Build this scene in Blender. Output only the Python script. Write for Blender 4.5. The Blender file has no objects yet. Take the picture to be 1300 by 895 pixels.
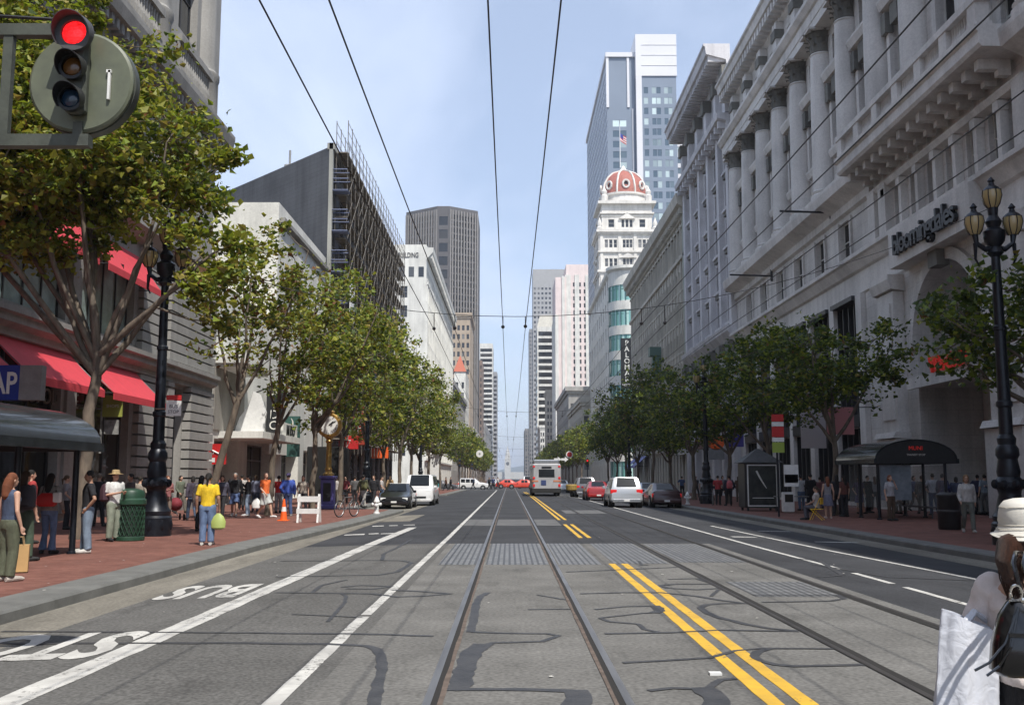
import bpy, math, random
from mathutils import Vector, Matrix
sc = bpy.context.scene
R = math.radians
# ---------------------------------------------------------------- camera
F = 1280.0; EYE = 1.62; PITCH = math.atan(159.5 / F); YAW = -math.atan(3 / F)
cd = bpy.data.cameras.new('camera'); cam = bpy.data.objects.new('camera', cd); sc.collection.objects.link(cam)
cam.location = (0, 0, EYE); cam.rotation_euler = (math.pi / 2 + PITCH, 0, YAW)
cd.sensor_width = 36; cd.lens = 36 * F / 1300; cd.clip_start = 0.1; cd.clip_end = 9000
sc.camera = cam
# ---------------------------------------------------------------- world, sun, exposure
SUN_EL = 57.0; SUN_AZ = 180 - 27.0          # azimuth clockwise from +Y (the street's far end)
w = bpy.data.worlds.new('World'); sc.world = w; w.use_nodes = True
nt = w.node_tree; nt.nodes.clear()
def N(t, kind, **kw):
    n = t.nodes.new(kind)
    for k, v in kw.items(): setattr(n, k, v)
    return n
sky = N(nt, 'ShaderNodeTexSky', sky_type='NISHITA'); sky.sun_disc = False
sky.sun_elevation = R(SUN_EL); sky.sun_rotation = R(SUN_AZ); sky.air_density = 1.0; sky.dust_density = 1.2; sky.ozone_density = 1.6
tc = N(nt, 'ShaderNodeTexCoord'); sep = N(nt, 'ShaderNodeSeparateXYZ'); nt.links.new(tc.outputs['Generated'], sep.inputs[0])
add = N(nt, 'ShaderNodeMath', operation='ADD'); add.inputs[1].default_value = 0.12; nt.links.new(sep.outputs['Z'], add.inputs[0])
dv = N(nt, 'ShaderNodeVectorMath', operation='DIVIDE'); cmb = N(nt, 'ShaderNodeCombineXYZ')
for i in range(3): nt.links.new(add.outputs[0], cmb.inputs[i])
nt.links.new(tc.outputs['Generated'], dv.inputs[0]); nt.links.new(cmb.outputs[0], dv.inputs[1])
mp = N(nt, 'ShaderNodeMapping'); mp.inputs['Scale'].default_value = (0.9, 0.42, 1); mp.inputs['Rotation'].default_value = (0, 0, R(28)); mp.inputs['Location'].default_value = (1.3, 0.4, 0)
nt.links.new(dv.outputs[0], mp.inputs[0])
nz = N(nt, 'ShaderNodeTexNoise'); nz.inputs['Scale'].default_value = 1.3; nz.inputs['Detail'].default_value = 7; nz.inputs['Roughness'].default_value = 0.55; nz.inputs['Distortion'].default_value = 0.6
nt.links.new(mp.outputs[0], nz.inputs['Vector'])
rp = N(nt, 'ShaderNodeValToRGB'); rp.color_ramp.elements[0].position = 0.40; rp.color_ramp.elements[0].color = (0, 0, 0, 1); rp.color_ramp.elements[1].position = 0.68; rp.color_ramp.elements[1].color = (1, 1, 1, 1)
nt.links.new(nz.outputs['Fac'], rp.inputs[0])
ml = N(nt, 'ShaderNodeMath', operation='MULTIPLY'); ml.inputs[1].default_value = 0.54; nt.links.new(rp.outputs[0], ml.inputs[0])
a2 = N(nt, 'ShaderNodeMath', operation='ADD', use_clamp=True); a2.inputs[1].default_value = 0.44; nt.links.new(ml.outputs[0], a2.inputs[0])
mx = N(nt, 'ShaderNodeMix', data_type='RGBA'); nt.links.new(a2.outputs[0], mx.inputs['Factor'])
CLOUD = (4.7, 5.45, 7.0, 1)
nt.links.new(sky.outputs[0], mx.inputs['A']); mx.inputs['B'].default_value = CLOUD
bg = N(nt, 'ShaderNodeBackground'); bg.inputs['Strength'].default_value = 0.13; nt.links.new(mx.outputs['Result'], bg.inputs[0])
out = N(nt, 'ShaderNodeOutputWorld'); nt.links.new(bg.outputs[0], out.inputs[0])
el, az = R(SUN_EL), R(SUN_AZ)
SUN = Vector((math.sin(az) * math.cos(el), math.cos(az) * math.cos(el), math.sin(el)))
sl = bpy.data.lights.new('sun', 'SUN'); sl.energy = 4.1; sl.angle = R(0.55); sl.color = (1, 0.955, 0.88)
so = bpy.data.objects.new('sun', sl); sc.collection.objects.link(so); so.rotation_euler = SUN.to_track_quat('Z', 'Y').to_euler(); so.location = (30, -30, 80)
sc.view_settings.view_transform = 'Standard'; sc.view_settings.look = 'None'; sc.view_settings.gamma = 1; sc.view_settings.exposure = 0.38
sc.cycles.max_bounces = 6; sc.cycles.diffuse_bounces = 3; sc.cycles.transparent_max_bounces = 12; sc.cycles.use_denoising = True
# ---------------------------------------------------------------- helpers
col = sc.collection
ORG = {}
def ctag(o, label=None, cat=None, group=None, kind=None):
    if label: o['label'] = label
    if cat: o['category'] = cat
    if group: o['group'] = group
    if kind: o['kind'] = kind
    return o
def thing(name, label, cat, loc=(0, 0, 0), rz=0, group=None):
    o = bpy.data.objects.new(name, None); col.objects.link(o); o.location = loc; o.rotation_euler = (0, 0, rz); o.empty_display_size = 0.1
    return ctag(o, label, cat, group)
class MB:
    def __init__(s): s.v = []; s.f = []; s.m = []; s.o = Matrix.Identity(4)
    def add(s, vs, fs, mi=0):
        b = len(s.v); s.v += [tuple(s.o @ Vector(p)) for p in vs] if s.o != Matrix.Identity(4) else [tuple(p) for p in vs]
        s.f += [tuple(b + i for i in f) for f in fs]; s.m += [mi] * len(fs)
    def at(s, x=0, y=0, z=0, rz=0, rx=0, ry=0):
        s.o = Matrix.Translation((x, y, z)) @ Matrix.Rotation(rz, 4, 'Z') @ Matrix.Rotation(ry, 4, 'Y') @ Matrix.Rotation(rx, 4, 'X'); return s
    def box(s, x0, y0, z0, x1, y1, z1, mi=0):
        s.add([(x0, y0, z0), (x1, y0, z0), (x1, y1, z0), (x0, y1, z0), (x0, y0, z1), (x1, y0, z1), (x1, y1, z1), (x0, y1, z1)],
              [(3, 2, 1, 0), (4, 5, 6, 7), (0, 1, 5, 4), (1, 2, 6, 5), (2, 3, 7, 6), (3, 0, 4, 7)], mi)
    def cbox(s, cx, cy, cz, sx, sy, sz, mi=0): s.box(cx - sx / 2, cy - sy / 2, cz - sz / 2, cx + sx / 2, cy + sy / 2, cz + sz / 2, mi)
    def bbox(s, x0, y0, z0, x1, y1, z1, b, mi=0):    # box with chamfered vertical and horizontal edges
        def ring(z, i): return [(x0 + i + b, y0 + i, z), (x1 - i - b, y0 + i, z), (x1 - i, y0 + i + b, z), (x1 - i, y1 - i - b, z), (x1 - i - b, y1 - i, z), (x0 + i + b, y1 - i, z), (x0 + i, y1 - i - b, z), (x0 + i, y0 + i + b, z)]
        s.loft([ring(z0, b), ring(z0 + b, 0), ring(z1 - b, 0), ring(z1, b)], mi)
    def loft(s, rings, mi=0, cap=True, closed=False):
        n = len(rings[0]); vs = [p for r in rings for p in r]; fs = []
        m = len(rings)
        for i in range(m if closed else m - 1):
            a, b = i * n, ((i + 1) % m) * n
            for j in range(n): fs.append((a + j, a + (j + 1) % n, b + (j + 1) % n, b + j))
        if cap and not closed: fs.append(tuple(range(n - 1, -1, -1))); fs.append(tuple((m - 1) * n + j for j in range(n)))
        s.add(vs, fs, mi)
    def lathe(s, prof, cx=0, cy=0, n=16, mi=0, cap=True):
        s.loft([[(cx + r * math.cos(2 * math.pi * j / n), cy + r * math.sin(2 * math.pi * j / n), z) for j in range(n)] for r, z in prof], mi, cap)
    def tube(s, pts, rad, n=8, mi=0, cap=True):
        pts = [Vector(p) for p in pts]; m = len(pts)
        if not hasattr(rad, '__len__'): rad = [rad] * m
        d0 = (pts[1] - pts[0]).normalized(); up = Vector((0, 0, 1)) if abs(d0.z) < 0.9 else Vector((0, 1, 0))
        x = d0.cross(up).normalized(); rings = []
        for i in range(m):
            d = (pts[min(i + 1, m - 1)] - pts[max(i - 1, 0)]).normalized()
            x = (x - d * x.dot(d)).normalized(); y = d.cross(x)
            rings.append([tuple(pts[i] + (x * math.cos(2 * math.pi * j / n) + y * math.sin(2 * math.pi * j / n)) * rad[i]) for j in range(n)])
        s.loft(rings, mi, cap)
    def ball(s, cx, cy, cz, rx, ry=None, rz=None, n=12, m=8, mi=0):
        ry = ry or rx; rz = rz or rx
        s.loft([[(cx + rx * math.sin(t) * math.cos(2 * math.pi * j / n), cy + ry * math.sin(t) * math.sin(2 * math.pi * j / n), cz - rz * math.cos(t)) for j in range(n)]
                for t in [math.pi * (i / m) * 0.996 + 0.006 for i in range(m + 1)]], mi)
    def prism(s, poly, z0, z1, mi=0): s.loft([[(x, y, z0) for x, y in poly], [(x, y, z1) for x, y in poly]], mi)
    def mesh(s, name, mats, off=None, smooth=False, ang=35):
        me = bpy.data.meshes.new(name); v = s.v
        if off is not None: v = [(p[0] - off[0], p[1] - off[1], p[2] - off[2]) for p in v]
        me.from_pydata(v, [], s.f)
        for m in (mats if isinstance(mats, (list, tuple)) else [mats]): me.materials.append(m)
        me.polygons.foreach_set('material_index', s.m)
        if smooth:
            me.polygons.foreach_set('use_smooth', [True] * len(s.f)); me.set_sharp_from_angle(angle=R(ang))
        me.update(); return me
    def cut(s): s.__dict__.setdefault('marks', []).append((len(s.v), len(s.f)))
    def build_parts(s, name, mats, parent=None, world=False, smooth=False):      # one object per piece marked with cut()
        ms = sorted({(0, 0), *s.__dict__.get('marks', []), (len(s.v), len(s.f))})
        for (v0, q0), (v1, q1) in zip(ms, ms[1:]):
            if q1 == q0: continue
            p = MB(); p.v = s.v[v0:v1]; p.f = [tuple(i - v0 for i in f) for f in s.f[q0:q1]]; p.m = s.m[q0:q1]; p.build(name, mats, parent, world, smooth)
    def build(s, name, mats, parent=None, world=False, smooth=False, ang=35, loc=None):
        off = None
        if world and parent is not None: off = root_loc(parent)
        o = bpy.data.objects.new(name, s.mesh(name, mats, off, smooth, ang)); col.objects.link(o)
        if parent is not None: o.parent = parent
        if loc: o.location = loc
        return o
def root_loc(o):
    l = Vector((0, 0, 0))
    while o is not None: l += o.location; o = o.parent
    return l
def put(name, me, parent=None, loc=(0, 0, 0), rot=(0, 0, 0), scale=None):
    o = bpy.data.objects.new(name, me); col.objects.link(o)
    if parent is not None: o.parent = parent
    o.location = loc; o.rotation_euler = rot
    if scale: o.scale = scale
    return o
KIDS = {}
def copy_tree(o, parent=None):
    c = o.copy(); col.objects.link(c); c.parent = parent
    for ch in [k for k in o.children]: copy_tree(ch, c)
    return c
def struct(name, mb, mat, smooth=False):
    o = mb.build(name, mat, smooth=smooth); o['kind'] = 'structure'; return o
# ---------------------------------------------------------------- materials
def newmat(name):
    m = bpy.data.materials.new(name); m.use_nodes = True; t = m.node_tree; b = t.nodes['Principled BSDF']; return m, t, b
def mat(name, c, rough=0.6, metal=0.0, var=0.0, scale=3.0, bump=0.0, c2=None, coord='Object', spec=0.5, coat=0, stretch=(1, 1, 1), detail=6, alpha=1, emis=None, estr=0):
    m, t, b = newmat(name)
    b.inputs['Base Color'].default_value = (*c, 1); b.inputs['Roughness'].default_value = rough; b.inputs['Metallic'].default_value = metal
    b.inputs['Specular IOR Level'].default_value = spec; b.inputs['Coat Weight'].default_value = coat
    if var or c2 or bump:
        tc = N(t, 'ShaderNodeTexCoord'); mp = N(t, 'ShaderNodeMapping'); mp.inputs['Scale'].default_value = stretch
        t.links.new(tc.outputs[coord], mp.inputs[0])
        nz = N(t, 'ShaderNodeTexNoise'); nz.inputs['Scale'].default_value = scale; nz.inputs['Detail'].default_value = detail; nz.inputs['Roughness'].default_value = 0.62
        t.links.new(mp.outputs[0], nz.inputs['Vector'])
        r = N(t, 'ShaderNodeValToRGB'); r.color_ramp.elements[0].position = 0.32; r.color_ramp.elements[1].position = 0.68
        lo = c2 if c2 else tuple(max(0, x * (1 - var)) for x in c); hi = c if c2 else tuple(min(1, x * (1 + var * 0.6)) for x in c)
        r.color_ramp.elements[0].color = (*lo, 1); r.color_ramp.elements[1].color = (*hi, 1)
        t.links.new(nz.outputs['Fac'], r.inputs[0]); t.links.new(r.outputs[0], b.inputs['Base Color'])
        if bump:
            n2 = N(t, 'ShaderNodeTexNoise'); n2.inputs['Scale'].default_value = scale * 6; n2.inputs['Detail'].default_value = 4; t.links.new(mp.outputs[0], n2.inputs['Vector'])
            bp = N(t, 'ShaderNodeBump'); bp.inputs['Strength'].default_value = bump; bp.inputs['Distance'].default_value = 0.02
            t.links.new(n2.outputs['Fac'], bp.inputs['Height']); t.links.new(bp.outputs[0], b.inputs['Normal'])
    if emis: b.inputs['Emission Color'].default_value = (*emis, 1); b.inputs['Emission Strength'].default_value = estr
    if alpha < 1: b.inputs['Alpha'].default_value = alpha
    return m
def stone(name, c, streak=0.25, rough=0.8, sc_=0.35, joint=None):      # masonry with broad tone shifts, rain streaks that run down, fine grain
    m, t, b = newmat(name); b.inputs['Roughness'].default_value = rough; b.inputs['Specular IOR Level'].default_value = 0.3
    g = N(t, 'ShaderNodeNewGeometry')
    def nz(scale, st, det):
        mp = N(t, 'ShaderNodeMapping'); mp.inputs['Scale'].default_value = st; t.links.new(g.outputs['Position'], mp.inputs[0])
        n = N(t, 'ShaderNodeTexNoise'); n.inputs['Scale'].default_value = scale; n.inputs['Detail'].default_value = det; t.links.new(mp.outputs[0], n.inputs['Vector']); return n
    a = nz(sc_, (1, 1, 1), 5); s = nz(1.6, (1, 1, 0.07), 4); f = nz(9, (1, 1, 1), 5)
    m1 = N(t, 'ShaderNodeMath', operation='MULTIPLY_ADD'); m1.inputs[1].default_value = 0.55; t.links.new(a.outputs['Fac'], m1.inputs[0])
    m2 = N(t, 'ShaderNodeMath', operation='MULTIPLY_ADD'); m2.inputs[1].default_value = 0.45; t.links.new(s.outputs['Fac'], m2.inputs[0]); m2.inputs[2].default_value = -0.0
    t.links.new(m2.outputs[0], m1.inputs[2])
    r = N(t, 'ShaderNodeMapRange'); r.inputs['From Min'].default_value = 0.36; r.inputs['From Max'].default_value = 0.6; r.inputs['To Min'].default_value = 1 - streak; r.inputs['To Max'].default_value = 1.06
    t.links.new(m1.outputs[0], r.inputs[0])
    r2 = N(t, 'ShaderNodeMapRange'); r2.inputs['From Min'].default_value = 0.3; r2.inputs['From Max'].default_value = 0.7; r2.inputs['To Min'].default_value = 0.9; r2.inputs['To Max'].default_value = 1.06
    t.links.new(f.outputs['Fac'], r2.inputs[0])
    mm = N(t, 'ShaderNodeMath', operation='MULTIPLY'); t.links.new(r.outputs[0], mm.inputs[0]); t.links.new(r2.outputs[0], mm.inputs[1])
    if joint:
        sp = N(t, 'ShaderNodeSeparateXYZ'); t.links.new(g.outputs['Position'], sp.inputs[0]); ad = N(t, 'ShaderNodeMath', operation='ADD'); t.links.new(sp.outputs['X'], ad.inputs[0]); t.links.new(sp.outputs['Y'], ad.inputs[1])
        cb = N(t, 'ShaderNodeCombineXYZ'); t.links.new(ad.outputs[0], cb.inputs[0]); t.links.new(sp.outputs['Z'], cb.inputs[1]); bk_ = N(t, 'ShaderNodeTexBrick'); bk_.inputs['Scale'].default_value = 1; bk_.inputs['Brick Width'].default_value = joint[0]; bk_.inputs['Row Height'].default_value = joint[1]; bk_.inputs['Mortar Size'].default_value = joint[2]
        bk_.inputs['Color1'].default_value = (1, 1, 1, 1); bk_.inputs['Color2'].default_value = (.95, .95, .95, 1); bk_.inputs['Mortar'].default_value = (.78, .78, .78, 1); t.links.new(cb.outputs[0], bk_.inputs['Vector'])
        m3 = N(t, 'ShaderNodeMath', operation='MULTIPLY'); t.links.new(mm.outputs[0], m3.inputs[0]); t.links.new(bk_.outputs['Color'], m3.inputs[1]); mm = m3
    vm = N(t, 'ShaderNodeVectorMath', operation='SCALE'); vm.inputs[0].default_value = c; t.links.new(mm.outputs[0], vm.inputs['Scale'])
    t.links.new(vm.outputs[0], b.inputs['Base Color'])
    bp = N(t, 'ShaderNodeBump'); bp.inputs['Strength'].default_value = 0.25; bp.inputs['Distance'].default_value = 0.03; t.links.new(f.outputs['Fac'], bp.inputs['Height']); t.links.new(bp.outputs[0], b.inputs['Normal'])
    return m
def glassmat(name, dark=(0.02, 0.025, 0.03), light=(0.25, 0.26, 0.25), p=0.35, rough=0.06, spec=0.6, metal=0.0):   # each pane shows either a dark room or a blind
    m, t, b = newmat(name); b.inputs['Roughness'].default_value = rough; b.inputs['Specular IOR Level'].default_value = spec; b.inputs['Metallic'].default_value = metal
    oi = N(t, 'ShaderNodeObjectInfo'); g = N(t, 'ShaderNodeNewGeometry')
    ad = N(t, 'ShaderNodeMath', operation='ADD'); t.links.new(oi.outputs['Random'], ad.inputs[0]); t.links.new(g.outputs['Random Per Island'], ad.inputs[1])
    fr = N(t, 'ShaderNodeMath', operation='FRACT'); t.links.new(ad.outputs[0], fr.inputs[0])
    r = N(t, 'ShaderNodeValToRGB'); r.color_ramp.interpolation = 'LINEAR'
    e = r.color_ramp.elements; e[0].position = 1 - p; e[0].color = (*dark, 1); e[1].position = 1; e[1].color = (*light, 1)
    t.links.new(fr.outputs[0], r.inputs[0]); t.links.new(r.outputs[0], b.inputs['Base Color'])
    n = N(t, 'ShaderNodeTexNoise'); n.inputs['Scale'].default_value = 0.5; t.links.new(g.outputs['Position'], n.inputs['Vector'])
    bp = N(t, 'ShaderNodeBump'); bp.inputs['Strength'].default_value = 0.12; bp.inputs['Distance'].default_value = 0.1; t.links.new(n.outputs['Fac'], bp.inputs['Height']); t.links.new(bp.outputs[0], b.inputs['Normal'])
    return m
M = {}
M['glass'] = glassmat('window_glass'); M['glass_far'] = glassmat('far_window_glass', (0.03, 0.035, 0.045), (0.2, 0.2, 0.2), 0.4, 0.15)
M['glass_deep'] = glassmat('deep_window_glass', (0.006, 0.006, 0.007), (0.10, 0.09, 0.085), 0.18, 0.12, 0.25)
M['shopglass'] = glassmat('shop_glass', (0.012, 0.013, 0.014), (0.05, 0.045, 0.04), 0.5, 0.05)
M['aqua'] = glassmat('green_window_glass', (0.20, 0.42, 0.40), (0.50, 0.70, 0.66), 0.7, 0.15)
M['ironblack'] = mat('black_iron', (0.012, 0.015, 0.022), 0.38, 0.3, var=0.4, scale=8, bump=0.1)
M['black'] = mat('black_paint', (0.015, 0.016, 0.018), 0.45, var=0.3, scale=5)
M['rubber'] = mat('rubber', (0.018, 0.018, 0.018), 0.8)
M['white'] = mat('white_paint', (0.72, 0.72, 0.7), 0.55, var=0.12, scale=5)
M['steel'] = mat('steel', (0.45, 0.45, 0.45), 0.35, 0.9, var=0.2, scale=10)
M['dgrey'] = mat('dark_grey', (0.07, 0.07, 0.075), 0.6, var=0.3)
M['grey'] = mat('mid_grey', (0.25, 0.25, 0.25), 0.6, var=0.2)
M['bin'] = mat('green_bin_paint', (0.02, 0.06, 0.035), 0.45, var=0.3, scale=8)
M['red'] = mat('red_paint', (0.5, 0.02, 0.02), 0.45, var=0.12)
M['orange'] = mat('orange_plastic', (0.85, 0.13, 0.02), 0.45, var=0.1)
M['yellow'] = mat('yellow_paint', (0.8, 0.5, 0.03), 0.5, var=0.1)
M['blue'] = mat('blue_paint', (0.015, 0.035, 0.26), 0.5, var=0.1)
M['purple'] = mat('violet_blue_paint', (0.11, 0.10, 0.33), 0.45, var=0.2)
M['gold'] = mat('gold_paint', (0.42, 0.25, 0.06), 0.4, 0.4, var=0.3, scale=8)
# ---------------------------------------------------------------- facade tools
class Fr:       # facade frame: u runs to the right for someone facing the wall, o points out of it
    def __init__(s, x, y, a): s.x = x; s.y = y; s.a = a; s.d = (math.cos(a), math.sin(a)); s.n = (s.d[1], -s.d[0])
    def p(s, u, o, z): return (s.x + s.d[0] * u + s.n[0] * o, s.y + s.d[1] * u + s.n[1] * o, z)
    def box(s, mb, u0, u1, o0, o1, z0, z1, mi=0):
        mb.add([s.p(u0, o1, z0), s.p(u1, o1, z0), s.p(u1, o0, z0), s.p(u0, o0, z0), s.p(u0, o1, z1), s.p(u1, o1, z1), s.p(u1, o0, z1), s.p(u0, o0, z1)],
               [(3, 2, 1, 0), (4, 5, 6, 7), (0, 1, 5, 4), (1, 2, 6, 5), (2, 3, 7, 6), (3, 0, 4, 7)], mi)
    def quad(s, mb, u0, u1, o, z0, z1, mi=0): mb.add([s.p(u0, o, z0), s.p(u1, o, z0), s.p(u1, o, z1), s.p(u0, o, z1)], [(0, 1, 2, 3)], mi)
    def profile(s, mb, u0, u1, prof, mi=0, back=0.0):        # extrude an (out, z) profile along the wall, closed against it
        pr = [(back, prof[0][1])] + list(prof) + [(back, prof[-1][1])]
        mb.loft([[s.p(u0, o, z) for o, z in pr], [s.p(u1, o, z) for o, z in pr]], mi)
RIGHT, FRONT, LEFT = -math.pi / 2, 0.0, math.pi / 2      # walls looking at -X, -Y (the camera), +X
def facade(mb, fr, L, z0, z1, cols, rows, depth=0.3, skip=None, mi=0):
    """wall sheet with real openings and reveals; returns the openings"""
    ub = sorted({0, L, *[round(c, 4) for p in cols for c in p]}); zb = sorted({z0, z1, *[round(c, 4) for p in rows for c in p]})
    C = {(round(a, 4), round(b, 4)) for a, b in cols}; Q = {(round(a, 4), round(b, 4)) for a, b in rows}; op = []
    for i in range(len(ub) - 1):
        for j in range(len(zb) - 1):
            u0, u1, a, b = ub[i], ub[i + 1], zb[j], zb[j + 1]
            if (u0, u1) in C and (a, b) in Q and not (skip and skip(u0, a)):
                op.append((u0, u1, a, b))
                for q in ([(u0, 0, a), (u0, -depth, a), (u0, -depth, b), (u0, 0, b)], [(u1, -depth, a), (u1, 0, a), (u1, 0, b), (u1, -depth, b)],
                          [(u0, 0, a), (u1, 0, a), (u1, -depth, a), (u0, -depth, a)], [(u0, -depth, b), (u1, -depth, b), (u1, 0, b), (u0, 0, b)]):
                    mb.add([fr.p(*p) for p in q], [(0, 1, 2, 3)], mi)
            else: fr.quad(mb, u0, u1, 0, a, b, mi)
    return op
WM = {}
def window_mb(w, h, style, fw, mb=None, ox=0, oz=0, oy=0):
    mb = mb or MB(); y = oy
    mb.add([(ox, y + 0.06, oz), (ox + w, y + 0.06, oz), (ox + w, y + 0.06, oz + h), (ox, y + 0.06, oz + h)], [(0, 1, 2, 3)], 0)
    if fw > 0:
        B = lambda a, b, c, d: mb.box(ox + a, y, oz + c, ox + b, y + 0.055, oz + d, 1)
        B(0, fw, 0, h); B(w - fw, w, 0, h); B(fw, w - fw, 0, fw); B(fw, w - fw, h - fw, h)
        if 's' in style: B(fw, w - fw, h * 0.5 - fw * 0.4, h * 0.5 + fw * 0.4)
        if 't' in style: B(fw, w - fw, h * 0.72 - fw * 0.4, h * 0.72 + fw * 0.4)
        k = style.count('v')
        for i in range(k):
            c = w * (i + 1) / (k + 1); B(c - fw * 0.4, c + fw * 0.4, fw, h - fw)
    return mb
def windows(root, fr, ops, depth, glass, frame, style='s', fw=0.07, cap=100, name='window', used=None):
    """one object per opening (nearest 100), the rest one part"""
    used = used if used is not None else {}
    ops = sorted(ops, key=lambda o: (fr.p(o[0], 0, o[2])[0]) ** 2 + (fr.p(o[0], 0, o[2])[1]) ** 2 + o[2] ** 2)
    rl = root_loc(root); rest = []
    n0 = used.get(root.name, 0)
    for k, (u0, u1, a, b) in enumerate(ops):
        if n0 + k >= cap: rest.append((u0, u1, a, b)); continue
        key = (round(u1 - u0, 2), round(b - a, 2), style, fw, glass.name, frame.name)
        if key not in WM: WM[key] = window_mb(u1 - u0, b - a, style, fw).mesh(name, [glass, frame])
        put(name, WM[key], root, Vector(fr.p(u0, -depth + 0.1, a)) - rl, (0, 0, fr.a))
    used[root.name] = n0 + len(ops)
    if rest:
        mb = MB()
        for u0, u1, a, b in rest:
            p = fr.p(u0, -depth + 0.1, a); mb.at(*p, rz=fr.a); window_mb(u1 - u0, b - a, style, fw, mb)
        mb.at(); o = mb.build(name, [glass, frame], root, True); o['kind'] = 'stuff'
USED = {}
def even(L, n, w, m0=0, m1=0):       # n openings of width w spread along L
    p = (L - m0 - m1) / n; return [(m0 + p * (i + .5) - w / 2, m0 + p * (i + .5) + w / 2) for i in range(n)]
def shell(mb, poly, z0, z1, skip=(), mi=0, roof=True):   # plain walls on the edges not in skip
    n = len(poly)
    for i in range(n):
        if i in skip: continue
        a, b = poly[i], poly[(i + 1) % n]
        mb.add([(*a, z0), (*b, z0), (*b, z1), (*a, z1)], [(0, 1, 2, 3)], mi)
    if roof: mb.add([(*p, z1) for p in poly], [tuple(range(n))], mi)
def text_mesh(s, size=1, ext=0.02, bold=0.0, spacing=1.0, align='LEFT'):
    c = bpy.data.curves.new('lettering', 'FONT'); c.body = s; c.size = size; c.extrude = ext; c.offset = bold; c.space_character = spacing; c.align_x = align; c.resolution_u = 3
    o = bpy.data.objects.new('lettering', c); col.objects.link(o); dg = bpy.context.evaluated_depsgraph_get()
    me = bpy.data.meshes.new_from_object(o.evaluated_get(dg)); bpy.data.objects.remove(o); bpy.data.curves.remove(c); return me
def letters(s, m, parent, loc, rot, size, ext=0.01, bold=0.0, spacing=1.0, align='CENTER', name='lettering', scale=None):
    me = text_mesh(s, size, ext, bold, spacing, align); me.materials.clear(); me.materials.append(m)
    return put(name, me, parent, loc, rot, scale)
# ---------------------------------------------------------------- ground, road, pavements
def pw(x, pts):
    if x <= pts[0][0]: return pts[0][1]
    for (a, b), (c, d) in zip(pts, pts[1:]):
        if x <= c: return b + (d - b) * (x - a) / (c - a)
    return pts[-1][1]
CAMBER = [(-9, -0.12), (-6.1, -0.12), (-2.6, -0.01), (-1.5, 0), (5.2, 0), (10.1, -0.12)]
def roadz(x): return pw(x, CAMBER)
_m = Matrix.Rotation(YAW, 3, 'Z') @ Matrix.Rotation(math.pi / 2 + PITCH, 3, 'X')
def ray(x, y): return _m @ Vector(((x - 650) / F, (447.5 - y) / F, -1))
def G(x, y, z=None):                   # where a picture point meets the road (or the level z)
    d = ray(x, y); zz = 0 if z is None else z
    for _ in range(6):
        t = (zz - EYE) / d.z; X, Y = d.x * t, d.y * t
        if z is None: zz = roadz(X)
    return X, Y
KL = [(-40, -6.1), (25, -6.1), (38, -5.6), (50, -5.35), (52, -5.4), (54.5, -8.3), (98, -8.3), (101, -6.2), (150, -6.2)]   # left kerb line X along Y
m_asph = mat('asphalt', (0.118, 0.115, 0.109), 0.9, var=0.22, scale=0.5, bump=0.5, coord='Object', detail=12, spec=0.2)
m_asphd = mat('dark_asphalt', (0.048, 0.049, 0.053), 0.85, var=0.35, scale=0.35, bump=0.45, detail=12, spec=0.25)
m_conc = mat('concrete_slab', (0.155, 0.151, 0.142), 0.9, var=0.26, scale=0.8, bump=0.5, detail=12, spec=0.2)
m_gut = mat('gutter_concrete', (0.205, 0.19, 0.16), 0.9, var=0.35, scale=0.9, bump=0.4, detail=10, stretch=(1, 0.3, 1), spec=0.2)
def speckle(m, sc_, amt):              # aggregate grain and oily blotches mixed over the base colour
    t = m.node_tree; b = t.nodes['Principled BSDF']; src = b.inputs['Base Color'].links[0].from_socket
    g = N(t, 'ShaderNodeNewGeometry'); n = N(t, 'ShaderNodeTexNoise'); n.inputs['Scale'].default_value = sc_; n.inputs['Detail'].default_value = 3; t.links.new(g.outputs['Position'], n.inputs['Vector'])
    r = N(t, 'ShaderNodeMapRange'); r.inputs['From Min'].default_value = 0.35; r.inputs['From Max'].default_value = 0.65; r.inputs['To Min'].default_value = 1 - amt; r.inputs['To Max'].default_value = 1 + amt; t.links.new(n.outputs['Fac'], r.inputs[0])
    n2 = N(t, 'ShaderNodeTexNoise'); n2.inputs['Scale'].default_value = 1.7; n2.inputs['Detail'].default_value = 6; n2.inputs['Roughness'].default_value = 0.7
    mp = N(t, 'ShaderNodeMapping'); mp.inputs['Scale'].default_value = (1, 0.25, 1); t.links.new(g.outputs['Position'], mp.inputs[0]); t.links.new(mp.outputs[0], n2.inputs['Vector'])
    r2 = N(t, 'ShaderNodeMapRange'); r2.inputs['From Min'].default_value = 0.55; r2.inputs['From Max'].default_value = 0.75; r2.inputs['To Min'].default_value = 1; r2.inputs['To Max'].default_value = 0.62; t.links.new(n2.outputs['Fac'], r2.inputs[0])
    mm = N(t, 'ShaderNodeMath', operation='MULTIPLY'); t.links.new(r.outputs[0], mm.inputs[0]); t.links.new(r2.outputs[0], mm.inputs[1])
    v = N(t, 'ShaderNodeVectorMath', operation='SCALE'); t.links.new(src, v.inputs[0]); t.links.new(mm.outputs[0], v.inputs['Scale']); t.links.new(v.outputs[0], b.inputs['Base Color'])
for m_, s_, a_ in ((m_asph, 28, 0.28), (m_asphd, 28, 0.22), (m_conc, 24, 0.22), (m_gut, 22, 0.2)): speckle(m_, s_, a_)
b = MB(); b.add([(-4500, -300, -0.5), (4500, -300, -0.5), (4500, 7000, -0.5), (-4500, 7000, -0.5)], [(0, 1, 2, 3)])
struct('ground', b, mat('far_ground', (0.12, 0.12, 0.11), 0.9, var=0.3, scale=0.02))
b = MB()
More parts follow.
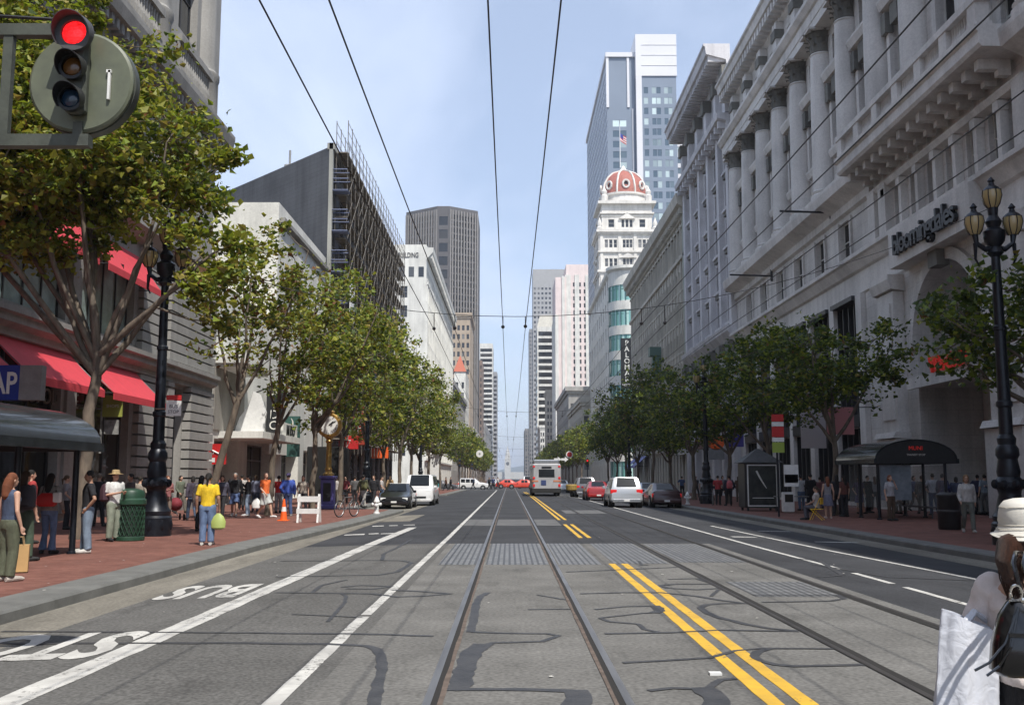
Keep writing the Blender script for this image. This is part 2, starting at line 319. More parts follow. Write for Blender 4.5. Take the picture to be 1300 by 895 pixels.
XS = [-17.4, -9, -6.1, -5.15, -4, -2.6, -1.5, 0, 2, 4.98, 5.2, 7, 9.2, 10.1, 20.6]
YS = [-60, 0, 4, 8, 12, 16, 20, 25.6, 32, 33.8, 45, 70, 110, 148, 190, 300, 600, 1100, 2000]
for i in range(len(XS) - 1):
    for j in range(len(YS) - 1):
        x0, x1, y0, y1 = XS[i], XS[i + 1], YS[j], YS[j + 1]; xm, ym = (x0 + x1) / 2, (y0 + y1) / 2
        mi = 1
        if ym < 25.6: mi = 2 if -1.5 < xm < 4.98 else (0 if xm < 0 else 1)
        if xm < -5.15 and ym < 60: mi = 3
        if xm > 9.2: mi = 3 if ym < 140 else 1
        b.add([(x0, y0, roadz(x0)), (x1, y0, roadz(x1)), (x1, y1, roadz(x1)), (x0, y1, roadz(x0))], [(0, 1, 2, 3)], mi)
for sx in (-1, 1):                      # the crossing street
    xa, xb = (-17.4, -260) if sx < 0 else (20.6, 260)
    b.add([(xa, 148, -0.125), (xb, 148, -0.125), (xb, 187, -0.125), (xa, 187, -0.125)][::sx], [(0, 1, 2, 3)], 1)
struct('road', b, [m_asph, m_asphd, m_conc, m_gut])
# brick pavements with granite kerbs
def brickmat():
    m, t, b = newmat('sidewalk_brick'); b.inputs['Roughness'].default_value = 0.82; b.inputs['Specular IOR Level'].default_value = 0.25
    g = N(t, 'ShaderNodeNewGeometry'); br = N(t, 'ShaderNodeTexBrick'); br.inputs['Scale'].default_value = 2.5; br.inputs['Mortar Size'].default_value = 0.012
    br.inputs['Color1'].default_value = (0.165, 0.066, 0.05, 1); br.inputs['Color2'].default_value = (0.235, 0.105, 0.08, 1); br.inputs['Mortar'].default_value = (0.125, 0.08, 0.068, 1)
    t.links.new(g.outputs['Position'], br.inputs['Vector'])
    n = N(t, 'ShaderNodeTexNoise'); n.inputs['Scale'].default_value = 0.7; n.inputs['Detail'].default_value = 9; n.inputs['Roughness'].default_value = 0.7; t.links.new(g.outputs['Position'], n.inputs['Vector'])
    r = N(t, 'ShaderNodeMapRange'); r.inputs['From Min'].default_value = 0.3; r.inputs['From Max'].default_value = 0.7; r.inputs['To Min'].default_value = 0.68; r.inputs['To Max'].default_value = 1.15; t.links.new(n.outputs['Fac'], r.inputs[0])
    v = N(t, 'ShaderNodeVectorMath', operation='SCALE'); t.links.new(br.outputs['Color'], v.inputs[0]); t.links.new(r.outputs[0], v.inputs['Scale']); t.links.new(v.outputs[0], b.inputs['Base Color'])
    return m
m_brick = brickmat()
m_kerb = mat('granite_kerb', (0.15, 0.15, 0.14), 0.85, var=0.28, scale=1.5, bump=0.3, detail=9)
SW = 0.03
def pavement(line, xe, name, inw):      # line: kerb points (Y, X)
    s = 1 if xe < line[0][1] else -1     # 1: left pavement
    b = MB(); k = MB()
    for (ya, xa), (yb, xb) in zip(line, line[1:]):
        ia, ib = xa - s * inw, xb - s * inw
        q = [(xe, ya, SW), (ia, ya, SW), (ib, yb, SW), (xe, yb, SW)]
        b.add(q if s > 0 else q[::-1], [(0, 1, 2, 3)])
        r = 0.03
        pr = lambda x, y: [(x - s * inw, y, SW + 0.001), (x - s * r, y, SW), (x, y, SW - r), (x + s * 0.015, y, -0.2)]
        A, B = pr(xa, ya), pr(xb, yb)
        for i in range(3):
            f = [A[i], A[i + 1], B[i + 1], B[i]]; k.add(f if s > 0 else f[::-1], [(0, 1, 2, 3)])
        L = yb - ya; n = max(1, int(L / 2.4))
    struct(name, b, m_brick); struct('kerb', k, m_kerb)
pavement(KL[:-1] + [(148, -6.2)], -17.4, 'sidewalk', 0.75)
pavement([(-60, 10.1), (148, 10.1)], 20.6, 'sidewalk', 0.55)
pavement([(187, -6.2), (1500, -6.2)], -17.4, 'sidewalk', 0.6)
pavement([(187, 10.1), (1500, 10.1)], 20.6, 'sidewalk', 0.6)
# painted lines
m_line = mat('road_paint', (0.62, 0.61, 0.57), 0.75, c2=(0.36, 0.35, 0.33), scale=2.2, bump=0.3, detail=12)
m_yel = mat('yellow_road_paint', (0.72, 0.43, 0.03), 0.7, c2=(0.50, 0.30, 0.04), scale=2.5, bump=0.3, detail=12)
def wear(m, under, amt):             # chips and tyre-worn patches where the road shows through the paint
    t = m.node_tree; b = t.nodes['Principled BSDF']; src = b.inputs['Base Color'].links[0].from_socket; g = N(t, 'ShaderNodeNewGeometry')
    n = N(t, 'ShaderNodeTexNoise'); n.inputs['Scale'].default_value = 13; n.inputs['Detail'].default_value = 9; n.inputs['Roughness'].default_value = .75; t.links.new(g.outputs['Position'], n.inputs['Vector'])
    n2 = N(t, 'ShaderNodeTexNoise'); n2.inputs['Scale'].default_value = .9; n2.inputs['Detail'].default_value = 3; t.links.new(g.outputs['Position'], n2.inputs['Vector'])
    a = N(t, 'ShaderNodeMath', operation='MULTIPLY_ADD'); a.inputs[1].default_value = .45; t.links.new(n2.outputs['Fac'], a.inputs[0]); t.links.new(n.outputs['Fac'], a.inputs[2])
    r = N(t, 'ShaderNodeMapRange'); r.inputs['From Min'].default_value = amt; r.inputs['From Max'].default_value = amt + .05; t.links.new(a.outputs[0], r.inputs[0])
    x = N(t, 'ShaderNodeMix', data_type='RGBA'); t.links.new(r.outputs[0], x.inputs['Factor']); t.links.new(src, x.inputs['A']); x.inputs['B'].default_value = (*under, 1); t.links.new(x.outputs['Result'], b.inputs['Base Color'])
wear(m_line, (.14, .135, .125), .80); wear(m_yel, (.17, .13, .07), .82)
def ribbon(b, pts, w, dz=0.004, rough=0.0, rng=None, sub=0.5):
    P = [Vector((x, y, 0)) for x, y in pts]; Q = [P[0]]
    for a, c in zip(P, P[1:]):
        n = max(1, int((c - a).length / sub))
        for i in range(1, n + 1): Q.append(a.lerp(c, i / n))
    L, Rr = [], []
    for i, p in enumerate(Q):
        d = (Q[min(i + 1, len(Q) - 1)] - Q[max(i - 1, 0)]).normalized(); nrm = Vector((-d.y, d.x, 0))
        ww = (w if not hasattr(w, '__len__') else w[0] + (w[1] - w[0]) * i / max(1, len(Q) - 1)) / 2
        wl = ww * (1 + (rng.uniform(-rough, rough) if rng else 0)); wr = ww * (1 + (rng.uniform(-rough, rough) if rng else 0))
        l, r = p + nrm * wl, p - nrm * wr
        L.append((l.x, l.y, roadz(l.x) + dz)); Rr.append((r.x, r.y, roadz(r.x) + dz))
    for i in range(len(Q) - 1): b.add([Rr[i], Rr[i + 1], L[i + 1], L[i]], [(0, 1, 2, 3)])
rng = random.Random(5)
def line(pts, w, m=m_line, rough=0.08, name='lane_marking'):
    b = MB(); ribbon(b, pts, w, 0.004, rough, rng, 0.35); struct(name, b, m)
line([(-3.85, -2), (-3.74, 9), (-3.64, 16), (-3.5, 26), (-3.27, 34.5)], 0.30)
line([(-1.72, -2), (-1.72, 12.2)], 0.135); line([(-1.715, 12.35), (-1.68, 28), (-1.70, 60), (-1.75, 140)], 0.125)
line([(6.02, 18.6), (5.95, 24), (5.9, 60), (5.9, 92)], 0.12); line([(6.0, 16.1), (6.0, 17.9)], 0.12); line([(5.95, 10), (6.0, 15.6)], 0.12)
line([(7.85, 17.2), (7.45, 24), (7.1, 36)], 0.12); line([(8.3, 13.5), (7.95, 16.5)], 0.12)
line([(5.9, 92), (4.6, 100)], 0.12); line([(4.3, 92), (5.9, 84)], 0.1)
for xx in (1.95, 2.19): line([(xx - 0.04, 3), (xx, 19.6)], 0.13, m_yel); line([(xx, 28), (xx, 36.2)], 0.115, m_yel); line([(xx, 40), (xx - .05, 88), (xx - .3, 120)], 0.115, m_yel)
for yy in (144.5, 147): line([(-6, yy), (10, yy)], 0.35)
for (x0, y0, x1) in ((-5.0, 31.0, -4.4), (-4.3, 31.2, -4.0), (-3.9, 31.0, -3.5), (-4.9, 36.5, -4.5), (-4.3, 36.5, -4.0), (-3.8, 36.6, -3.4)): line([(x0, y0), (x1, y0 + 0.05)], 0.5, rough=0.35)
for x0, y0, x1, w_ in ((-5.9, 52, -4.6, 1.6),): pass
for x0, y0, x1, w_ in ((8.0, 33, 9.1, 0.25), (8.2, 27.5, 9.4, 0.25), (5.9+.4, 29, 7.0, 0.3)): line([(x0, y0), (x1, y0 + 0.1)], w_, rough=0.5)
def roadtext(s, x, y, sx, sy):
    me = text_mesh(s, 1.0, 0, 0.03, 1.0, 'CENTER'); me.materials.clear(); me.materials.append(m_line)
    zc = roadz(x); o = put('lane_lettering', me, None, (x, y, zc + 0.006), (0, 0, 0)); o.rotation_euler = (0, math.atan2(roadz(x + .5) - roadz(x - .5), 1), math.pi); o.scale = (sx, sy, 1); o['kind'] = 'structure'
roadtext('BUS', -4.5, 16.35, 0.72, 2.5); roadtext('STOP', -4.95, 11.35, 0.88, 2.3)
# tram rails, grates, tar seams
m_rail = mat('worn_rail', (0.26, 0.25, 0.24), 0.42, 0.75, var=0.3, scale=6, stretch=(1, .1, 1)); m_groove = mat('rail_groove', (0.02, 0.018, 0.016), 0.9); m_rust = mat('rust_edge', (0.13, 0.098, 0.078), 0.85, var=0.4, scale=6)
def rail(x, s, near):
    k, g, r = MB(), MB(), MB()
    pts = [(x, -3), (x, 160), (x, 700)]
    ribbon(k, pts, 0.062, 0.010, 0, None, 3); ribbon(g, [(a + s * 0.055, c) for a, c in pts], 0.05, 0.007, 0, None, 3)
    ribbon(r, [(a + s * 0.095, c) for a, c in pts], 0.036, 0.008, 0.35, rng, 0.6)
    struct('tram_rail', k, m_rail if near else mat('dull_rail', (0.055, 0.05, 0.045), 0.6, 0.3, var=0.3)); struct('rail_groove', g, m_groove); struct('rail_edge', r, m_rust if near else m_groove)
rail(-0.60, 1, True); rail(0.87, -1, True); rail(3.13, 1, False); rail(4.73, -1, False)
def gratemat():
    m, t, b = newmat('steel_grate'); b.inputs['Roughness'].default_value = 0.55; b.inputs['Metallic'].default_value = 0.25
    g = N(t, 'ShaderNodeNewGeometry'); br = N(t, 'ShaderNodeTexBrick'); br.offset = 0; br.inputs['Scale'].default_value = 1; br.inputs['Brick Width'].default_value = 0.11; br.inputs['Row Height'].default_value = 0.42; br.inputs['Mortar Size'].default_value = 0.022
    br.inputs['Color1'].default_value = (0.17, 0.17, 0.168, 1); br.inputs['Color2'].default_value = (0.22, 0.22, 0.215, 1); br.inputs['Mortar'].default_value = (0.085, 0.085, 0.086, 1)
    t.links.new(g.outputs['Position'], br.inputs['Vector']); t.links.new(br.outputs['Color'], b.inputs['Base Color']); return m
m_grate = gratemat()
def sheet(name, x0, x1, y0, y1, m, dz=0.004):
    b = MB(); xs = [x0] + [a for a in XS if x0 < a < x1] + [x1]
    for a, c in zip(xs, xs[1:]): b.add([(a, y0, roadz(a) + dz), (c, y0, roadz(c) + dz), (c, y1, roadz(c) + dz), (a, y1, roadz(a) + dz)], [(0, 1, 2, 3)])
    struct(name, b, m)
sheet('steel_grate', -1.35, -0.64, 19.4, 25.6, m_grate); sheet('steel_grate', -0.45, 0.74, 19.4, 25.6, m_grate); sheet('steel_grate', 0.93, 1.75, 19.4, 25.6, m_grate); sheet('steel_grate', 2.0, 3.05, 19.6, 25.6, m_grate); sheet('steel_grate', 3.3, 4.6, 19.9, 25.4, m_grate)
sheet('steel_grate', 3.4, 4.6, 14.2, 16.2, m_grate)
m_patch = mat('pale_patch', (0.12, 0.12, 0.12), 0.85, var=0.3, scale=1.5, detail=10)
sheet('road_patch', -1.6, -0.64, 35.2, 40.5, m_patch); sheet('road_patch', -0.45, 0.75, 35.2, 40.5, m_patch); sheet('road_patch', 0.95, 1.8, 35.2, 40.5, m_patch); sheet('road_patch', 2.6, 4.5, 47, 52, m_patch)
sheet('road_patch', -5.1, -3.9, 40, 47, m_gut, 0.005)
m_tar = mat('tar_seam', (0.062, 0.061, 0.062), 0.6, c2=(0.032, 0.033, 0.036), scale=4, bump=.4, detail=10)
A = lambda *p: [(350 + x / 3.25, 620 + y / 3.25) for x, y in p]
B3 = lambda *p: [(700 + x / 3.25, 620 + y / 3.25) for x, y in p]
seams = [(A((-1140, 640), (0, 640), (200, 642), (380, 650), (418, 665), (438, 700), (436, 760), (400, 900)), .10), (A((-1130, 590), (0, 598), (250, 600), (450, 603), (650, 610)), .08),
 (A((0, 430), (200, 432), (400, 435), (500, 448), (600, 445), (720, 435), (600, 425), (480, 420)), .09), (A((270, 408), (350, 400), (480, 405), (400, 416), (290, 414)), .08),
 (A((150, 430), (190, 400), (280, 380), (295, 378)), .07), (A((270, 432), (290, 445), (285, 470), (250, 510), (215, 550)), .05), (A((20, 300), (300, 298), (520, 298), (560, 306), (540, 322), (500, 345), (420, 358), (200, 362), (0, 365)), .09),
 (A((440, 295), (445, 270), (500, 245), (560, 210)), .08), (A((350, 235), (540, 232)), .12), (A((875, 430), (845, 445), (830, 470), (820, 520), (805, 592)), .10), (A((805, 592), (950, 598), (1120, 600), (1165, 608), (1100, 632), (900, 637), (840, 650)), .07),
 (A((860, 642), (815, 670), (790, 720), (755, 835)), .19), (A((740, 830), (1000, 830), (1270, 838)), .10), (A((1245, 832), (1240, 900)), .2), (A((1040, 500), (1220, 498)), .06), (A((1080, 440), (1200, 460)), .05),
 (B3((60, 345), (300, 335), (520, 325)), .09), (B3((480, 375), (600, 372), (660, 390)), .08), (B3((700, 395), (520, 395), (450, 400), (480, 412), (600, 418), (700, 412)), .09),
 (B3((120, 435), (300, 430), (450, 430), (600, 445), (700, 462), (800, 475), (700, 475), (640, 480), (612, 492), (635, 510), (680, 530), (800, 560), (900, 578), (1010, 588)), .09), (B3((1020, 590), (700, 585), (500, 595), (220, 600)), .07),
 (B3((180, 500), (300, 488), (430, 485)), .07), (B3((430, 484), (450, 505), (420, 514)), .14), (B3((420, 514), (380, 515), (200, 535), (240, 550), (360, 560), (385, 582), (450, 595)), .06), (B3((660, 445), (690, 418)), .06),
 (B3((295, 720), (450, 712), (650, 700), (760, 670), (870, 660), (1180, 662)), .06), (B3((900, 660), (850, 675), (835, 692), (865, 712), (930, 728), (1000, 734), (1290, 728)), .085), (B3((400, 835), (500, 825), (640, 830), (700, 790), (760, 785)), .07),
 (B3((620, 822), (680, 860), (690, 910)), .2), (B3((830, 440), (1180, 440)), .06), (B3((870, 470), (1150, 465), (1210, 455), (1180, 440)), .08), (B3((360, 300), (375, 318), (400, 316)), .06),
 ([(1030, 716), (1130, 733), (1240, 737)], .10), ([(1000, 708), (1040, 712), (1070, 730), (1040, 733)], .10), ([(205, 655), (330, 655)], .1), ([(370, 780), (420, 782), (460, 784)], .04)]
b = MB()
for k, (pts, wd) in enumerate(seams):
    g = [G(*p) for p in pts if p[1] > 615]
    ribbon(b, g, wd, 0.0052 + 0.00004 * k, 0.22, rng, 0.12)
o = struct('tar_seams', b, m_tar)
b = MB(); rng2 = random.Random(9)        # litter and gum specks
for _ in range(60):
    x, y = rng2.uniform(-12, -6.5), rng2.uniform(9, 40); r = rng2.uniform(.012, .035)
    b.add([(x + r * math.cos(a) * rng2.uniform(.5, 1.3), y + r * math.sin(a) * rng2.uniform(.5, 1.3), SW + .004 + _ * 1e-5) for a in (0, 1.2, 2.4, 3.7, 5)], [(0, 1, 2, 3, 4)])
for _ in range(26):
    x, y = rng2.uniform(-5, 8), rng2.uniform(7, 30); r = rng2.uniform(.012, .03)
    b.add([(x + r * math.cos(a) * rng2.uniform(.5, 1.3), y + r * math.sin(a) * rng2.uniform(.5, 1.3), roadz(x) + .012 + _ * 1e-5) for a in (0, 1.2, 2.4, 3.7, 5)], [(0, 1, 2, 3, 4)])
o = b.build('litter', mat('paper_litter', (0.6, 0.58, 0.53), 0.8)); o['label'] = 'white flecks of litter scattered over pavement and road'; o['category'] = 'litter'; o['kind'] = 'stuff'
b = MB(); x, y = G(908, 856); b.box(x - .05, y - .04, roadz(x), x + .05, y + .04, .02)
ctag(b.build('lane_marker', M['white']), 'small white reflective marker on the concrete beside the yellow lines', 'road marker')
# ---------------------------------------------------------------- buildings: right side
S_WALL = stone('pale_stone_blocks', (0.65, 0.625, 0.595), 0.3, joint=(1.5, .62, .014)); S_WARM = stone('pale_stone', (0.67, 0.645, 0.615), 0.26); S_CAP = stone('dark_capital', (0.20, 0.195, 0.175), 0.4)  # S_CAP: darker stone for capitals, corbels and keystones
S_LILAC = stone('grey_stone', (0.62, 0.61, 0.625), 0.25); S_OLIVE = stone('olive_stone', (0.52, 0.49, 0.42), 0.25); S_GREEN = stone('grey_green_stone', (0.36, 0.39, 0.34), 0.2)
S_WHITE = stone('white_render', (0.70, 0.69, 0.64), 0.22); S_TAUPE = stone('taupe_stone', (0.32, 0.31, 0.29), 0.25)
S_DARKG = stone('dark_grey_render', (0.105, 0.107, 0.115), 0.3, joint=(9, .42, .02)); S_PINK = stone('pinkish_stone', (0.74, 0.63, 0.60), 0.12)
FRW = mat('pale_frame', (0.55, 0.54, 0.5), 0.5); FRD = mat('dark_frame', (0.03, 0.03, 0.032), 0.45); FRG = mat('grey_frame', (0.2, 0.2, 0.2), 0.5)
def archwall(mb, fr, u0, u1, z0, z1, uc, r, zs, o=0.0, depth=0.4, n=18, mi=0, rim=None):
    P = lambda u, oo, z: fr.p(u, oo, z)
    if u0 < uc - r: mb.add([P(u0, o, z0), P(uc - r, o, z0), P(uc - r, o, z1), P(u0, o, z1)], [(0, 1, 2, 3)], mi)
    if u1 > uc + r: mb.add([P(uc + r, o, z0), P(u1, o, z0), P(u1, o, z1), P(uc + r, o, z1)], [(0, 1, 2, 3)], mi)
    pt = [(uc + r * math.cos(math.pi - math.pi * i / n), zs + r * math.sin(math.pi * i / n)) for i in range(n + 1)]
    for (a, b), (c, d) in zip(pt, pt[1:]):
        mb.add([P(a, o, b), P(c, o, d), P(c, o, z1), P(a, o, z1)], [(0, 1, 2, 3)], mi)
        mb.add([P(a, o - depth, b), P(c, o - depth, d), P(c, o, d), P(a, o, b)], [(0, 1, 2, 3)], mi)
    for u in (uc - r, uc + r): mb.add([P(u, o, z0), P(u, o - depth, z0), P(u, o - depth, zs), P(u, o, zs)], [(0, 1, 2, 3)], mi)
    if rim:
        w_, out = rim; full = [(uc - r, z0)] + pt + [(uc + r, z0)] if False else pt
        for (a, b), (c, d) in zip(full, full[1:]):
            def off(u, z): k = (r + w_) / r; return uc + (u - uc) * k, zs + (z - zs) * k
            a2, b2 = off(a, b); c2, d2 = off(c, d)
            mb.add([P(a, o, b), P(c, o, d), P(c2, o, d2), P(a2, o, b2), P(a, o + out, b), P(c, o + out, d), P(c2, o + out, d2), P(a2, o + out, b2)],
                   [(4, 5, 6, 7), (0, 1, 5, 4), (2, 3, 7, 6), (1, 2, 6, 5), (3, 0, 4, 7)], mi)
def capital_mb(mb, r0, r1, h, z, rng, leaf=1):      # bell with two ranks of leaves and a square abacus
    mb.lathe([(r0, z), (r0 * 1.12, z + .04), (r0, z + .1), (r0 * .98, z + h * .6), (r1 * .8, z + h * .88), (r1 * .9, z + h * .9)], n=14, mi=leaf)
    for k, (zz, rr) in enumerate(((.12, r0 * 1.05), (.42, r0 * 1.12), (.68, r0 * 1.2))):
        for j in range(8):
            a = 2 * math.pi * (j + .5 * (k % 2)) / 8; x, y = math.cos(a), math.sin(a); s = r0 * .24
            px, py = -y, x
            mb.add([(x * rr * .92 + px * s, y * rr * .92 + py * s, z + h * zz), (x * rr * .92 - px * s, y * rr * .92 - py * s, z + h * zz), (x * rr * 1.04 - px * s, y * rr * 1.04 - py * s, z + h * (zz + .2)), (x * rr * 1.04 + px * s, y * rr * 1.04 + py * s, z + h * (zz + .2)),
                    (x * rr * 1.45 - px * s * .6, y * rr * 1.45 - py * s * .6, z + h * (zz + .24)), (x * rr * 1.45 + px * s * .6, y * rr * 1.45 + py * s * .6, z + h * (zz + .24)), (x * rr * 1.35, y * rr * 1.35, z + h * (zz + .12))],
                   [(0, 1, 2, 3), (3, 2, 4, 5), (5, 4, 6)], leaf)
    mb.box(-r1, -r1, z + h * .9, r1, r1, z + h, 0)
rg = random.Random(2)
# --- the department store with the colonnade
r1 = thing('department_store', 'long pale stone building with giant Corinthian columns, balustraded balcony and arched portal', 'building', (20.3, 40, 0))
f1 = Fr(20.3, 88.7, RIGHT); L1_ = 108.7; SPC = 4.85
colu = [2.5 + SPC * k for k in range(7)] + [36.4, 41.3, 47.7] + [52.5 + SPC * k for k in range(11)]
bays = [((a + b) / 2, b - a) for a, b in zip(colu, colu[1:])]
wall = MB()
main = [(c - 1.0, c + 1.0) for c, w_ in bays]
attic = [q for c, w_ in bays for q in ((c - 1.15, c - .2), (c + .2, c + 1.15))]
op = facade(wall, f1, L1_, 31.9, 37.0, attic, [(32.3, 34.3)], 0.28); windows(r1, f1, op, 0.4, M['glass'], FRD, 's', 0.06, 100, 'window', USED) if False else None
atticop = op
op2 = facade(wall, f1, L1_, 17.2, 31.9, main, [(19.6, 21.3), (22.4, 26.0), (27.2, 29.3)], 0.34)
mez = [(c - .95, c + .95) for c, w_ in bays if c < 33 or c > 50]
small = [(37.0 + 2.1 * i, 38.3 + 2.1 * i) for i in range(6)]
op3 = facade(wall, f1, L1_, 14.3, 17.2, mez + small, [(14.6, 17.0)], 0.42)
big = [(c - 1.95, c + 1.95) for c, w_ in bays if c < 33 or c > 52]
opg = facade(wall, f1, 35.0, 0, 14.3, [q for q in big if q[1] < 35], [(0.25, 4.5), (5.3, 12.0)], 0.5)
f1b = Fr(20.3, 88.7 - 49.5, RIGHT); opg2 = facade(wall, f1b, L1_ - 49.5, 0, 14.3, [(a - 49.5, b - 49.5) for a, b in big if a > 51], [(0.25, 4.5), (5.3, 12.0)], 0.5)
archwall(wall, f1, 35.0, 49.5, 0, 14.3, 42.6, 3.7, 8.0, 0.0, 3.2, 20, 0, (0.55, 0.22))
wall.add([f1.p(38.9, -3.2, 0), f1.p(46.3, -3.2, 0), f1.p(46.3, -3.2, 14), f1.p(38.9, -3.2, 14)], [(0, 1, 2, 3)])
shell(wall, [(20.3, -20), (50, -20), (50, 88.7), (20.3, 88.7)], 0, 37.0, skip=(3,))
wall.build('wall', S_WALL, r1, True)
windows(r1, f1, op2 + op3, 0.32, M['glass_deep'], FRW, 's', 0.09, 76, 'window', USED); windows(r1, f1, opg, 0.5, M['glass_deep'], FRW, 's', 0.09, 92, 'window', USED)
o = MB()
for u0, u1, a, b_ in atticop: p = f1.p(u0, -.17, a); o.at(*p, rz=f1.a); window_mb(u1 - u0, b_ - a, 's', .06, o)
for u0, u1, a, b_ in opg2: p = f1b.p(u0, -.4, a); o.at(*p, rz=f1.a); window_mb(u1 - u0, b_ - a, 'vvt', .1, o)
o.at(); q = o.build('window', [M['glass_deep'], FRD], r1, True); q['kind'] = 'stuff'
# shop fronts of dark metal in front of the bay glass
o = MB()
for u0, u1, a, b_ in opg:
    for k in range(5):
        c = u0 + (u1 - u0) * k / 4; f1.box(o, c - .06, c + .06, -.3, .05, a, b_)
    if a > 5:
        f1.box(o, u0, u1, -.25, .35, a - .75, a - .05); f1.box(o, u0, u1, -.28, .12, 9.4, 9.75); f1.box(o, u0, u1, -.3, .5, b_ - .15, b_ + .12)
o.build('shopfront_frame', FRD, r1, True)
# cornices
def cornice(root, fr, L, prof, m, mod=None, name='cornice', u0=0.0):
    mb = MB(); fr.profile(mb, u0 - .0, L, prof)
    if mod:
        z0, z1, o0, o1, w_, sp = mod; u = u0 + sp / 2
        while u < L: fr.box(mb, u - w_ / 2, u + w_ / 2, o0, o1, z0, z1); u += sp
    return mb.build(name, m, root, True)
cornice(r1, f1, L1_, [(0, 35.2), (.25, 35.4), (.25, 35.95), (.35, 36.0), (1.25, 36.3), (1.35, 36.9), (1.5, 37.0), (1.5, 37.2)], S_WARM, (35.55, 36.2, .25, 1.15, .42, .82))
cornice(r1, f1, L1_, [(0, 30.0), (.95, 30.03), (.95, 30.6), (1.0, 30.62), (1.0, 31.3), (1.15, 31.35), (1.4, 31.7), (1.4, 31.95)], S_WARM)
cornice(r1, f1, 34.0, [(0, 17.3), (.25, 17.4), (.25, 17.85), (.4, 17.95), (1.15, 18.3), (1.25, 18.8), (1.25, 19.0)], S_WARM)
cornice(r1, f1, L1_, [(0, 17.3), (.25, 17.4), (.25, 17.85), (.4, 17.95), (1.15, 18.3), (1.25, 18.8), (1.25, 19.0)], S_WARM, None, 'cornice', 51.2)
cornice(r1, f1, L1_, [(0, 12.1), (.12, 12.2), (.12, 13.4), (.3, 13.5), (.6, 14.0), (.75, 14.1), (.75, 14.32)], S_WARM)
cornice(r1, f1, L1_, [(0, 32.0), (.3, 32.02), (.3, 32.2)], S_WARM)
# balcony
o = MB(); f1.profile(o, 34.0, 51.2, [(0, 18.3), (1.9, 18.35), (2.0, 18.5), (2.0, 18.95), (2.15, 19.05), (2.15, 19.25)])
u = 34.5
while u < 51: f1.box(o, u - .19, u + .19, .2, 1.5, 17.9, 18.32); f1.box(o, u - .17, u + .17, .2, .7, 17.65, 17.9); u += 1.18
f1.profile(o, 34.0, 51.2, [(0, 16.9), (.35, 17.0), (.45, 17.25), (.45, 17.3)])
o.build('balcony', S_WARM, r1, True)
o = MB()
for k in range(7):
    c = 34.5 + k * (16.2 / 6); f1.box(o, c - .35, c + .35, 1.45, 2.0, 19.25, 20.5)
    if k < 6:
        for j in range(9):
            cc = c + .35 + (2.0) * (j + .5) / 9; x, y, z = f1.p(cc, 1.72, 19.3); o.lathe([(.06, z), (.1, z + .3), (.05, z + .6), (.08, z + .95)], x, y, 6)
f1.box(o, 34.0, 51.2, 1.4, 2.05, 20.25, 20.55); f1.box(o, 34.0, 51.2, 1.42, 2.03, 19.25, 19.38)
o.build('balustrade', S_WARM, r1, True, smooth=False)
cm = MB(); cm.lathe([(.95, 19.0), (.95, 19.25), (.82, 19.35), (.9, 19.5), (.78, 19.6), (.75, 24), (.72, 26), (.66, 28.45), (.72, 28.5), (.66, 28.6)], n=24); cme = None
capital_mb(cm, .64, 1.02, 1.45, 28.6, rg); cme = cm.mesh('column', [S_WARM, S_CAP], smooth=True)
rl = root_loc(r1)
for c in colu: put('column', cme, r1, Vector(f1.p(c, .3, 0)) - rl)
pm = MB()       # window surrounds: sills, corbelled heads, little pilasters with capitals
for c, w_ in bays:
    pm.cut()
    for s in (-1, 1):
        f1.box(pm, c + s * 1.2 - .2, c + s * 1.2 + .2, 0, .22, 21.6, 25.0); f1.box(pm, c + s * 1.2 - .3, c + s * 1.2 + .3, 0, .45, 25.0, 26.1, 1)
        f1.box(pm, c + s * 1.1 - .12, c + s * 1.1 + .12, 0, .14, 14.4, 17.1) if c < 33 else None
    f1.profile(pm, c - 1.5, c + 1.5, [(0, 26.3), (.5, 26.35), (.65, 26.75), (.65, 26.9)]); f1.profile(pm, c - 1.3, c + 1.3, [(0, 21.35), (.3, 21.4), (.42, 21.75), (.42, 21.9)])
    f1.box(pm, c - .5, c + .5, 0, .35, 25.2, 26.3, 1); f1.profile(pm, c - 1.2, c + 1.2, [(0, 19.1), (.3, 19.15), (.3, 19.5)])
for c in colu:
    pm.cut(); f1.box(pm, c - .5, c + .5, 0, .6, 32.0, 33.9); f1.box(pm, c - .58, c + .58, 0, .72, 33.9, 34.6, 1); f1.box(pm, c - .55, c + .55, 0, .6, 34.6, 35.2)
for i in range(7): pm.cut(); f1.box(pm, 36.6 + 2.1 * i - .32, 36.6 + 2.1 * i + .02, 0, .35, 14.4, 16.9); f1.box(pm, 36.55 + 2.1 * i - .34, 36.55 + 2.1 * i + .12, 0, .45, 16.5, 16.9)
for a, c in ((35.2, 37.5), (47.4, 50.2)):
    pm.cut()
    f1.box(pm, a, c, 0, .55, 3.9, 11.2); f1.box(pm, a + .35, c - .35, .55, .62, 4.6, 10.6); f1.box(pm, a - .15, c + .15, 0, .8, 0, 3.6); f1.profile(pm, a - .25, c + .25, [(0, 3.6), (.95, 3.65), (.8, 3.95)])
    f1.profile(pm, a - .2, c + .2, [(0, 11.2), (.7, 11.3), (.85, 11.8), (.85, 12.05)])
for c in colu[:7] + colu[10:]:
    pm.cut()
    f1.box(pm, c - .45, c + .45, 0, .3, 0, 12.1)
pm.cut(); f1.box(pm, 42.1, 43.1, 0, .6, 11.4, 12.6, 1)
for u_ in (34.2, 35.8, 50.4): pm.cut(); f1.box(pm, u_, u_ + 1.0, 0, .45, 14.35, 17.2)
pm.build_parts('window_surround', [S_WARM, S_CAP], r1, True)
